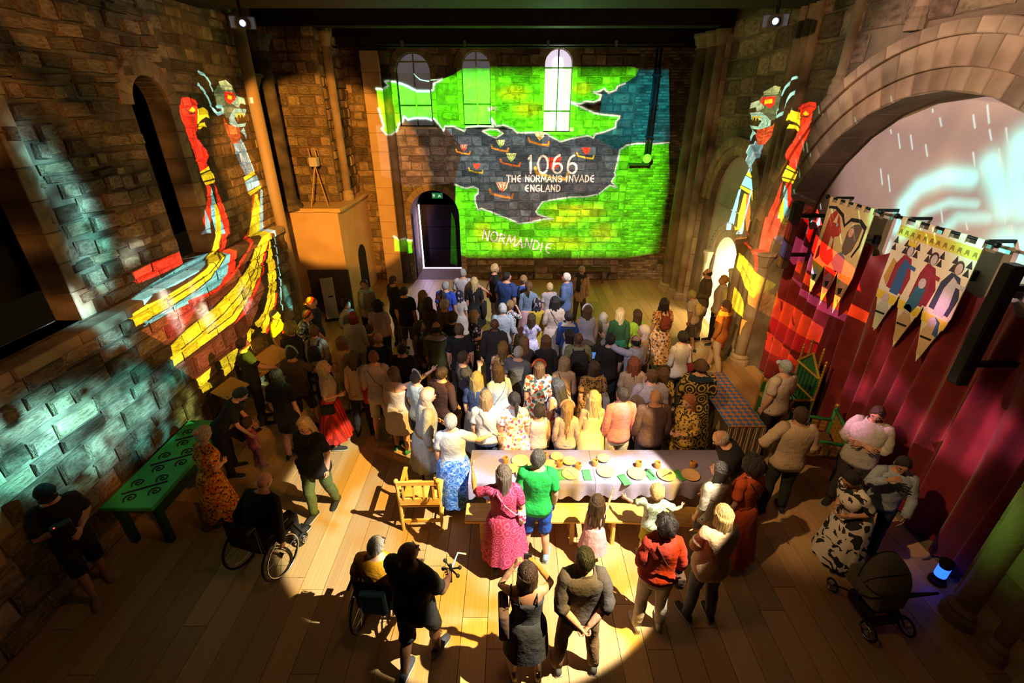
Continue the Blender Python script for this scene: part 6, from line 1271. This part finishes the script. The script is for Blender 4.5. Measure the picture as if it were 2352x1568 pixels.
person(1330,764,'brown bald man carrying a black backpack', 1.76, 0, skin='d', hair=('bald',BK), top=('tee',(.20,.19,.10)), bot=('pants',(.08,.08,.07)), group=MG, extra=[bag('pack','large black backpack on the olive shirt',BLA,size=1.05)])
person(1403,766,'black-haired man in a black t shirt at the display desk', 1.74, 3, hair=('short',BK), top=('tee',(.02,.016,.014)), group=MG)
person(1428,806,'small child in a blue and white top', 1.15, 0, hair=('short',DB), top=('tee',F_BLU), bot=('pants',NAV), group=MG)
person(1461,770,'bald man with glasses in a lavender shirt', 1.74, 40, skin='m', hair=('fringe',BK), top=('shirt',(.42,.40,.50)), arms=('point','down'), hands=('point','relax'), group=MG, extra=[glasses])
person(1297,819,'woman with a sandy bob and tan jacket', 1.66, 0, 'f', hair=('bob',(.34,.22,.11)), top=('long',(.46,.28,.16)), group=MG, extra=[bag('cross','thin-strapped black bag on the tan jacket',BLA,1)])
person(1366,830,'dark-haired woman in a brown leopard print dress', 1.68, 0, 'f', hair=('bob',DB), top=('dress',LEOB,.3), bot=N, wd=1.1, group=MG, extra=[bag('tote','grey tote bag with dark patches at the leopard dress',(.34,.30,.28),1)])
person(1458,820,'woman with long auburn hair and a tan top', 1.68, 0, 'f', hair=('wavy',AU), top=('tee',(.48,.32,.20)), wd=1.1, group=MG)
person(1525,842,'woman with a brown hairband and leopard blouse', 1.66, 0, 'f', hair=('long',BR), hat=('band',(.10,.05,.02)), top=('tee',LEO), group=MG)
person(1239,828,'woman with an orange hairband and red floral dress', 1.68, 0, 'f', hair=('long',BR), hat=('band',(.75,.10,.02)), top=('dress',F_RED,.25), bot=N, wd=1.2, group=TG)
person(1012,842,'costumed visitor in dark brown holding a red shield', 1.74, -30, hair=('short',DB), top=('long',(.06,.025,.02)), group=MG)
person(1065,808,'man in charcoal t shirt pointing with his right hand', 1.80, -75, hair=('short',DB), top=('tee',(.05,.05,.055),.78), arms=('down','face'), hands=('relax','point'), pitch=18, group=MG)
person(782,773,'woman with brown hair and long tan dress at left', 1.66, -10, 'f', hair=('bob',BR), top=('dress',(.34,.24,.10),.3), bot=N, group=MG)
person(815,808,'woman with dark hair carrying a red tote', 1.68, 5, 'f', hair=('long',DB), top=('tank',(.55,.40,.30)), bot=('pants',BLA), group=MG)
person(850,805,'red-haired boy in mauve t shirt and pale shorts', 1.76, 5, hair=('crop',(.22,.08,.03)), top=('tee',(.42,.33,.34)), bot=('shorts',(.60,.50,.38)), shoe=(.65,.55,.42), group=MG, extra=[bag('cross','black studded bag strap across the mauve t shirt',BLA,1)])
person(915,845,'woman in a pale sleeveless dress pointing at the wall', 1.66, -25, 'f', hair=('bob',BR), top=('strap',(.62,.50,.42),.52), bot=N, shoe=(.05,.22,.08), wd=1.2, arms=('down',((.16,.20,.06),(.34,.40,.20))), hands=('relax','point'), pitch=16, group=MG, extra=[glasses])
person(946,850,'woman with a beige hairband behind the pointing woman', 1.66, -40, 'f', hair=('short',BK), hat=('band',(.45,.32,.25)), top=('tee',(.30,.36,.38)), bot=('pants',NAV), group=MG)
person(742,830,'blonde woman in profile with a red striped skirt', 1.68, -75, 'f', hair=('long',BL), top=('tee',(.55,.42,.28),.72), bot=('skirt',REDS,.25,.18), pitch=12, arms=('down','bent'), group=LG, extra=[bag('cross','thin black bag strap on the blonde with red skirt',BLA,1)])
person(667,797,'visitor in a cyan hairband, brown t shirt and dark shorts', 1.72, -10, hair=('short',BK), hat=('band',(.25,.55,.50)), top=('tee',(.07,.045,.02)), bot=('shorts',BLA), skin='m', arms=('bent','out'), legs='walk', group=LG)
person(719,748,'woman with a brown bun in a grey jacket', 1.68, 0, 'f', hair=('bun',BR), top=('jacket',(.16,.14,.12)), group=LG, extra=[bag('pack','flat black pack on the grey jacket at left',BLA,size=.7)])
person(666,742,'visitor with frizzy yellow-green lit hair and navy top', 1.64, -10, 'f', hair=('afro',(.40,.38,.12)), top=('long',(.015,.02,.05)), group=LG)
person(695,713,'visitor in a blue floral shirt leaning to the right', 1.68, -80, hair=('short',DB), top=('shirt',F_BLU), lean=22, arms=('reach','down'), group=LG)
person(713,684,'bearded man in a bright orange cap and dark jacket', 1.74, 110, hair=('short',WH), hat=('cap',(.80,.32,.03)), top=('jacket',(.025,.04,.10),.70), arms=('bent','down'), pitch=-14, group=LG)
person(637,712,'visitor in a yellow-lit t shirt in profile by the wall', 1.66, -80, hair=('crop',GY), top=('tee',(.75,.55,.05)), bot=('pants',(.22,.14,.07)), group=LG)  # projected yellow light is put into the shirt colour
# -- behind the table
person(982,893,'man in a beige arming cap and grey tunic', 1.76, -70, hair=('bald',BK), hat=('coif',(.62,.45,.32),1), top=('robe',(.34,.35,.34),.45), bot=('pants',(.35,.33,.30)), wd=1.15, lean=8, arms=('bent','down'), group=TG, extra=[apron_belt((.25,.12,.04))])
person(1034,952,'grey-haired woman in pale blue shirt and blue swirl skirt', 1.66, 3, 'f', hair=('short',(.42,.41,.40)), top=('tee',(.60,.66,.80),.88), bot=('skirt',BLUP,.20,.10), shoe=(.16,.07,.03), wd=1.2, arms=('down','out'), group=FG)
person(1096,854,'woman with dark roots, blond ends and a navy top', 1.68, -10, 'f', hair=('wavy',(.40,.30,.12)), top=('tee',(.03,.05,.13)), bot=('skirt',(.16,.14,.12),.3,.14), group=TG)
person(1141,838,'dark-bobbed woman in pale blue with a white strap', 1.68, 30, 'f', hair=('bob',DB), top=('long',(.48,.54,.66)), bot=('pants',JEAN), wd=1.1, pitch=-12, group=TG, extra=[bag('cross','white-strapped bag on the pale blue top',(.72,.72,.74),-1)])
person(1115,906,'woman with light brown hair, white blouse and jeans', 1.67, 0, 'f', hair=('long',LB), top=('tee',(.72,.66,.60),.86), bot=('pants',JEAN), wd=1.15, group=TG, extra=[bag('cross','tan bag with brown strap on the white blouse',(.45,.30,.18),1)])
person(1182,925,'woman with flowers in black hair and pink floral dress', 1.64, 0, 'f', hair=('pony',BK), top=('dress',F_PINK,.3), bot=N, wd=1.15, yaw=12, group=TG)
person(1241,930,'black-haired boy in a white vest', 1.40, 0, hair=('short',BK), top=('tank',(.66,.58,.54)), bot=('pants',(.03,.02,.02)), skin='m', group=TG)
person(1289,889,'woman with long black hair and a floral white top', 1.66, 45, 'f', hair=('wavy',(.06,.06,.07)), top=('tank',F_PINK), bot=('pants',BLA), arms=('bent','bent'), pitch=-8, group=TG, extra=[bag('pack','slim dark backpack on the floral white top',NAV,size=.7)])
person(1311,952,'girl with very long light brown hair and pink band', 1.50, 0, 'f', hair=('vlong',LB), hat=('band',(.65,.35,.32)), top=('long',(.56,.42,.36)), bot=('pants',JEAN), group=TG)
person(1361,918,'woman in a cream ruffled dress with an open back', 1.66, 0, 'f', hair=('wavy',(.50,.40,.22)), top=('strap',CREP,.35), bot=N, group=TG)
person(1434,898,'black-haired man in pink shirt and cream trousers', 1.72, 8, hair=('short',BK), top=('long',(.72,.26,.24)), bot=('pants',(.64,.56,.44)), yaw=25, group=TG)
person(1499,849,'brown-haired man in a lavender grey shirt', 1.78, 0, hair=('crop',BR), top=('shirt',(.34,.30,.38)), wd=1.2, group=TG)
person(1520,918,'bald man in a dark brown jumper', 1.70, 0, skin='m', hair=('bald',BK), top=('long',(.09,.05,.045),.76), wd=1.2, group=TG)
person(1612,828,'costumed man in a black and gold brocade cloak', 1.76, -5, hair=('fringe',DB), hat=('bowl',(.10,.05,.02)), top=('robe',BROC,.12), bot=N, wd=1.25, arms=('bent','bent'), group=RG, extra=[scarf((.01,.02,.03))])
person(1599,930,'red-haired woman in yellow leopard print looking down', 1.62, 120, 'f', hair=('bob',(.35,.12,.03)), top=('long',LEO), bot=('pants',LEO), arms=('bent','bent'), pitch=-15, group=RG)
person(1659,992,'bald old man in black leaning to point at the table', 1.78, 88, hair=('fringe',(.55,.50,.46)), top=('tee',BLA), wd=1.15, lean=34, arms=('pointlow','down'), hands=('point','relax'), pitch=-18, group=RG)
# -- in front of the table
person(1157,1071,'long-haired woman in a burgundy paisley dress', 1.66, 5, 'f', hair=('vlong',(.13,.10,.085)), top=('dress',BURG,.30), bot=N, arms=(((.20,.08,-.10),(.22,.20,.14)),'bent'), wd=1.1, group=FG, extra=[glasses, bag('cross','white floral belt bag on the burgundy dress',F_PINK,1,z=1.0)])
person(1237,1035,'man in a bright green t shirt and blue shorts', 1.77, -3, hair=('short',(.07,.065,.06)), top=('tee',(.02,.50,.09)), bot=('shorts',(.02,.09,.50)), shoe=(.22,.30,.42), yaw=-18, pitch=14, group=FG)
person(1374,1138,'little girl in a pink dress reaching to the table', 1.12, -12, 'f', skin='m', hair=('wavy',DB), top=('tank',(.80,.46,.52),1.0), bot=('skirt',(.80,.46,.52),.42,.22), shoe=(.62,.60,.68), arms=('down',((.08,.18,.10),(.14,.36,.26))), hands=('relax','flat'), legs='walk', group=FG)
person(1510,1108,'blond boy in a tie-dye t shirt and yellow shorts', 1.22, -12, hair=('flat',(.55,.38,.14)), top=('tee',TIED), bot=('shorts',(.50,.48,.03)), shoe=(.5,.5,.52), arms=('out','out'), group=FG, loose=.01)
person(1535,1187,'woman in a puffed rust red blouse and white trousers', 1.70, -3, 'f', skin='d', hair=('curly',(.018,.013,.012)), top=('shirt',(.36,.03,.015),.92), bot=('pants',(.68,.58,.50)), shoe=(.78,.76,.76), loose=.02, arms=('bent','bent'), group=FG, extra=[bag('cross','dark brown leather bag below the rust red blouse',(.06,.03,.018),1)])
person(1666,1163,'woman with long tawny hair and a loose tan shirt', 1.72, 8, 'f', hair=('vlong',(.42,.26,.10)), top=('shirt',(.58,.38,.22),.76), bot=('pants',(.12,.11,.11)), loose=.02, arms=('cross','cross'), group=FG)
person(1670,1062,'woman with black hair in a grey blouse and dark gilet', 1.64, 20, 'f', hair=('bob',BK), top=('shirt',(.36,.32,.27)), bot=('pants',(.07,.06,.05)), yaw=30, group=FG)
person(1722,1052,'woman in flowing orange red with dark full hair', 1.68, 25, 'f', skin='m', hair=('afro',BK), top=('dress',(.60,.10,.03),.15), bot=N, wd=1.1, group=FG, extra=[bag('cross','black bag across the orange red dress',BLA,1)])
person(935,1250,'man in black t shirt and shorts by the orange wheelchair user', 1.80, -22, skin='d', hair=('bald',BK), top=('tee',BLA,.80), bot=('shorts',(.02,.022,.02)), shoe=(.05,.06,.09), yaw=-30, pitch=20, wd=1.15, legs='walk', arms=('push','push'), hands=('grip','grip'), group=FG)
person(873,1222,'man in an orange t shirt seated in the front wheelchair', 1.74, -6, hair=('crop',(.30,.30,.30)), top=('tee',(.80,.36,.01)), bot=('pants',(.05,.05,.06)), legs='sit', arms=('wheel','wheel'), hands=('grip','grip'), yaw=-15, pitch=12, wd=1.1, group=FG, xy=(WC1[0], WC1[1]-.06), z0=.08, extra=[glasses])
person(1212,1298,'woman in a black strapless-back dress holding up her phone', 1.66, 3, 'f', skin='m', hair=('bob',(.035,.02,.015)), top=('strap',(.035,.036,.045),.50), bot=N, shoe=(.5,.35,.22), arms=('face','face'), hands=('grip','grip'), group=FG, extra=[bag('tote','brown slouchy bag on the black dress wearer',(.09,.05,.03),-1,z=1.08)])
person(1346,1263,'man in a grey shirt with hands clasped behind him', 1.77, 2, hair=('short',(.022,.024,.014)), top=('shirt',(.085,.07,.065),.80), bot=('pants',(.24,.13,.06)), shoe=(.10,.08,.07), legs='wide', arms=('back','back'), hands=('grip','grip'), loose=.012, group=FG)
# -- left foreground
person(695,960,'blonde woman in glasses and black shirt walking towards us', 1.68, 168, 'f', hair=('long',(.62,.45,.22)), top=('tee',BLA,.78), bot=('pants',(.10,.14,.05)), wd=1.25, pitch=-10, legs='walk', group=LG, extra=[glasses, bag('cross','black camera bag with a gold strap',(.05,.04,.02),1)])
person(462,982,'grey-haired woman in an orange floral dress', 1.60, -25, 'f', hair=('bun',(.50,.42,.34)), top=('dress',F_ORG,.22), bot=N, shoe=(.16,.09,.05), lean=8, pitch=-12, arms=('down','bent'), group=LG)
person(585,1140,'bald man in black leaning forward in the left wheelchair', 1.74, -17, hair=('bald',BK), top=('long',BLA), bot=('pants',BLA), legs='sit', arms=('wheel','wheel'), hands=('grip','grip'), lean=26, pitch=-10, wd=1.2, group=LG, xy=(WC2[0], WC2[1]-.06), z0=.07)
person(95,1117,'man in a black cap and shorts with pale shoes far left', 1.74, -128, hair=('crop',BK), hat=('cap',BLA), top=('tee',BLA), bot=('shorts',BLA), shoe=(.50,.32,.26), arms=('bent','phone'), pitch=-12, lean=6, legs='walk', group=LG)
person(554,777,'dark-haired man in a black t shirt gesturing right', 1.76, -55, hair=('short',BK), top=('tee',(.015,.02,.022)), arms=('bent','reach'), hands=('relax','flat'), group=LG)
person(548,893,'visitor in black bending over the child in pink', 1.68, -70, 'f', hair=('short',BK), top=('tee',BLA), bot=('pants',BLA), lean=38, arms=('reach','reach'), pitch=-15, group=LG)
person(566,959,'toddler in a pink t shirt and leggings', .98, -30, 'f', hair=('short',DB), top=('tee',(.62,.10,.25)), bot=('pants',(.30,.14,.26)), shoe=(.25,.2,.3), group=LG)
person(632,848,'visitor in a long black tunic and pink trousers', 1.72, 0, 'f', hair=('bob',BK), top=('tee',BLA,.60), bot=('pants',(.58,.30,.24)), loose=.01, group=LG)
# -- right side
person(1808,830,'man in a grey cap and white t shirt by the throne', 1.76, 25, hair=('crop',GY), hat=('cap',(.30,.36,.34)), top=('tee',(.70,.58,.46)), bot=('pants',(.03,.025,.02)), wd=1.25, group=RG, extra=[bag('cross','brown bag strap on the man in the grey cap',(.10,.05,.03),1)])
person(1845,937,'man in a cream shirt seen from behind at right', 1.80, -8, skin='m', hair=('short',DB), top=('shirt',(.66,.50,.34),.82), bot=('pants',(.03,.035,.025)), arms=('hip','bent'), loose=.015, wd=1.1, group=RG)
person(2022,935,'man in a white shirt standing with folded arms', 1.78, 135, hair=('short',DB), top=('shirt',(.68,.66,.60),.80), bot=('pants',(.05,.045,.04)), arms=('cross','cross'), pitch=-16, wd=1.1, loose=.01, group=RG)
person(2082,1050,'man in a pale blue jumper behind the pushchair', 1.66, 150, skin='m', hair=('crop',BK), top=('long',(.34,.40,.50)), bot=('pants',(.03,.03,.04)), arms=('push','face'), pitch=-18, lean=8, group=RG)
person(1962,1086,'woman in black and white swirls bending down', 1.62, 100, 'f', skin='m', hair=('bun',BK), top=('dress',COW,.12), bot=N, lean=24, arms=('bent','bent'), pitch=-20, wd=1.1, group=RG)
# bags with lettering
def front_tote(pu, label, col, txt, tc, k, size=1):
    p = pu; t = link('tote_bag', None, None, mw=p.M.copy(), label=label, cat='bag', group='bags carried by visitors'); p.att.append((t, Matrix.Identity(4))); X = p.X; b = Vector(X((.27, -.17, .98))); kk = p.sb*size; w_, d_, h_ = .16, .05, .19
    M = Matrix.Translation(b) @ Matrix.Diagonal((kk, kk, kk, 1)); MB().box((-w_, -d_, -h_), (w_, d_, h_), 0, .03).xf(M).obj('bag_body', fab(col), t, True)
    for xx in (-.08, .08): MB().tube([b+Vector((xx*kk, 0, h_*kk)), X((.20, -.12, 1.30)), X((.155, -.02, 1.50))], .009, 6).obj('strap', fab(col), t)
    c = mat('bag_print_%d' % k, tc, .8); n = len(txt); u_ = (.17 if n == 1 else .26/n)
    for i, ch in enumerate(txt):
        for st in GL[ch]: MB().tube([b+Vector((((i-n/2)*u_+a*u_*.85)*kk, (-d_-.004)*kk, (y-.7)*u_*.9*kk)) for a, y in st], .007*kk, 5).obj('letter', c, t)
by = {p.label: p for p in CROWD}
front_tote(by['woman with dark hair carrying a red tote'], 'red tote bag with a yellow letter emblem', (.50,.015,.02), 'A', (.80,.55,.06), 1)
front_tote(by['red-haired woman in yellow leopard print looking down'], 'black tote bag with white lettering at the leopard print', BLA, 'LEGACY', (.75,.72,.70), 2, .9)
# phone and hand-held gear
def held(p, side, name, label, cat, build):
    s, pts, rad = p.AP[side]; d = pts[-1]-pts[-2]; d /= np.linalg.norm(d); q = pts[-1]+d*.07
    t = link(name, None, None, mw=p.M @ Matrix.Translation(tuple(q)), label=label, cat=cat); p.att.append((t, Matrix.Translation(tuple(q)))); build(t)
held(by['woman in a black strapless-back dress holding up her phone'], 1, 'phone', 'phone held up by the woman in the black dress', 'phone', lambda t: (MB().box((-.075, .02, -.035), (.005, .03, .04), 0, .004).obj('phone_body', BLACKM, t), MB().box((-.07, .016, -.03), (0, .021, .035)).obj('screen', mat('phone_screen', (.02,.03,.05), .2), t)))
def clamp_rig(t):
    MB().tube([(0, 0, -.12), (0, .02, .12)], .014, 8).obj('grip', BLACKM, t)
    for a in range(4): dx, dz = .12*cos(a*PI/2+.6), .10*sin(a*PI/2+.6); MB().tube([(0, .02, .05), (dx, .03, .05+dz)], .010, 6).obj('arm', BLACKM, t); MB().ball((dx, .03, .05+dz), .022, 8, 6).obj('ball_end', BLACKM, t)
    MB().tube([(0, .05, .05), (.02, .14, .16), (.08, .2, .10)], .010, 6).obj('blue_handle', mat('pale_blue', (.35,.5,.75), .4), t)
held(by['man in black t shirt and shorts by the orange wheelchair user'], 1, 'camera_rig', 'black clamp rig with ball ends held by the man in black', 'camera rig', clamp_rig)
def cam_(t): MB().box((-.09, -.05, -.07), (.09, .06, .07), 0, .015).obj('camera_body', BLACKM, t); MB().lathe([(.035, 0), (.04, .09)], (0, 0, 0), 12).xf(Matrix.Rotation(-PI/2, 4, 'X')).obj('lens', BLACKM, t); MB().ball((.05, .03, .072), .008, 6, 5).obj('red_light', mat('rec_red', (.5,.02,.02), .4, emis=((1,.1,.05), 2)), t)
held(by['man in a black cap and shorts with pale shoes far left'], 1, 'video_camera', 'black video camera held by the man in the black cap', 'camera', cam_)
# ------------------------------------------------------------------ nudge neighbours apart so that nobody stands inside anybody
obst = [((-.58, 2.98), (4.8, 5.46))]
for it in range(40):
    for i, a in enumerate(CROWD):
        for b in CROWD[i+1:]:
            d = b.M.translation-a.M.translation; d.z = 0; L = d.length; lim = .40*min(1, (a.sb+b.sb)/2+.05)
            if 1e-4 < L < lim:
                k = d/L*(lim-L)*.35; wa, wb = (0 if a.fixed else 1), (0 if b.fixed else 1)
                a.M.translation = a.M.translation-k*wa; b.M.translation = b.M.translation+k*wb
    for a in CROWD:
        x, y, z = a.M.translation
        if -.5 < x < 2.9 and 5.2 < y < 5.64: a.M.translation = (x, min(5.66, y+.05), z)
        elif -.62 < x < 2.95 and 4.1 < y < 4.8 and a.sb > .5 and not a.fixed: a.M.translation = (x, max(4.26, y-.03) if y > 4.26 else y, z)
        if x > 4.95: a.M.translation = (x-.03, y, z)
        if x < -5.05: a.M.translation = (x+.03, y, z)
for p in CROWD:
    for t, M in p.att: t.matrix_local = p.M @ M
# ------------------------------------------------------------------ remesh every body into one continuous skin, join head and hands, dress it
tmp = bpy.data.collections.new('tmp'); COL.children.link(tmp); raws = []
for p in CROWD:
    o = bpy.data.objects.new('raw', p.body.mesh('raw', p.skin)); tmp.objects.link(o)
    m = o.modifiers.new('r', 'REMESH'); m.mode = 'VOXEL'; m.voxel_size = .019; m.use_smooth_shade = True
    sm = o.modifiers.new('s', 'SMOOTH'); sm.iterations = 2; sm.factor = .4; raws.append(o)
dg = bpy.context.evaluated_depsgraph_get()
for p, o in zip(CROWD, raws):
    e = o.evaluated_get(dg); em = e.to_mesh(); nv = len(em.vertices); co = np.empty(nv*3, np.float32); em.vertices.foreach_get('co', co)
    nl = len(em.loops); li = np.empty(nl, np.int32); em.loops.foreach_get('vertex_index', li); npz = len(em.polygons); ls = np.empty(npz, np.int32); em.polygons.foreach_get('loop_start', ls)
    e.to_mesh_clear()
    dv = np.array(p.det.v, np.float32).ravel(); dl = []; ds = []; k = nl
    for q in p.det.f: ds.append(k); dl.extend(i+nv for i in q); k += len(q)
    me = bpy.data.meshes.new('person'); me.vertices.add(nv+len(p.det.v)); me.vertices.foreach_set('co', np.concatenate([co, dv]))
    L = np.concatenate([li, np.array(dl, np.int32)]); me.loops.add(len(L)); me.loops.foreach_set('vertex_index', L)
    me.polygons.add(npz+len(ds)); me.polygons.foreach_set('loop_start', np.concatenate([ls, np.array(ds, np.int32)]))
    for mt in (p.skin, EYEW, EYED, LIPS): me.materials.append(mt)
    me.polygons.foreach_set('material_index', np.concatenate([np.zeros(npz, np.int32), np.array(p.det.m, np.int32)])); me.polygons.foreach_set('use_smooth', np.ones(npz+len(ds), bool)); me.update(); me.validate()
    b = link('person', me, None, mw=p.M, label=p.label, cat='person', group=p.group)
    for nm, mb, mt in p.kids:
        mb.obj(nm, mt, b, True)
for o in raws: me = o.data; bpy.data.objects.remove(o); bpy.data.meshes.remove(me)
bpy.data.collections.remove(tmp)
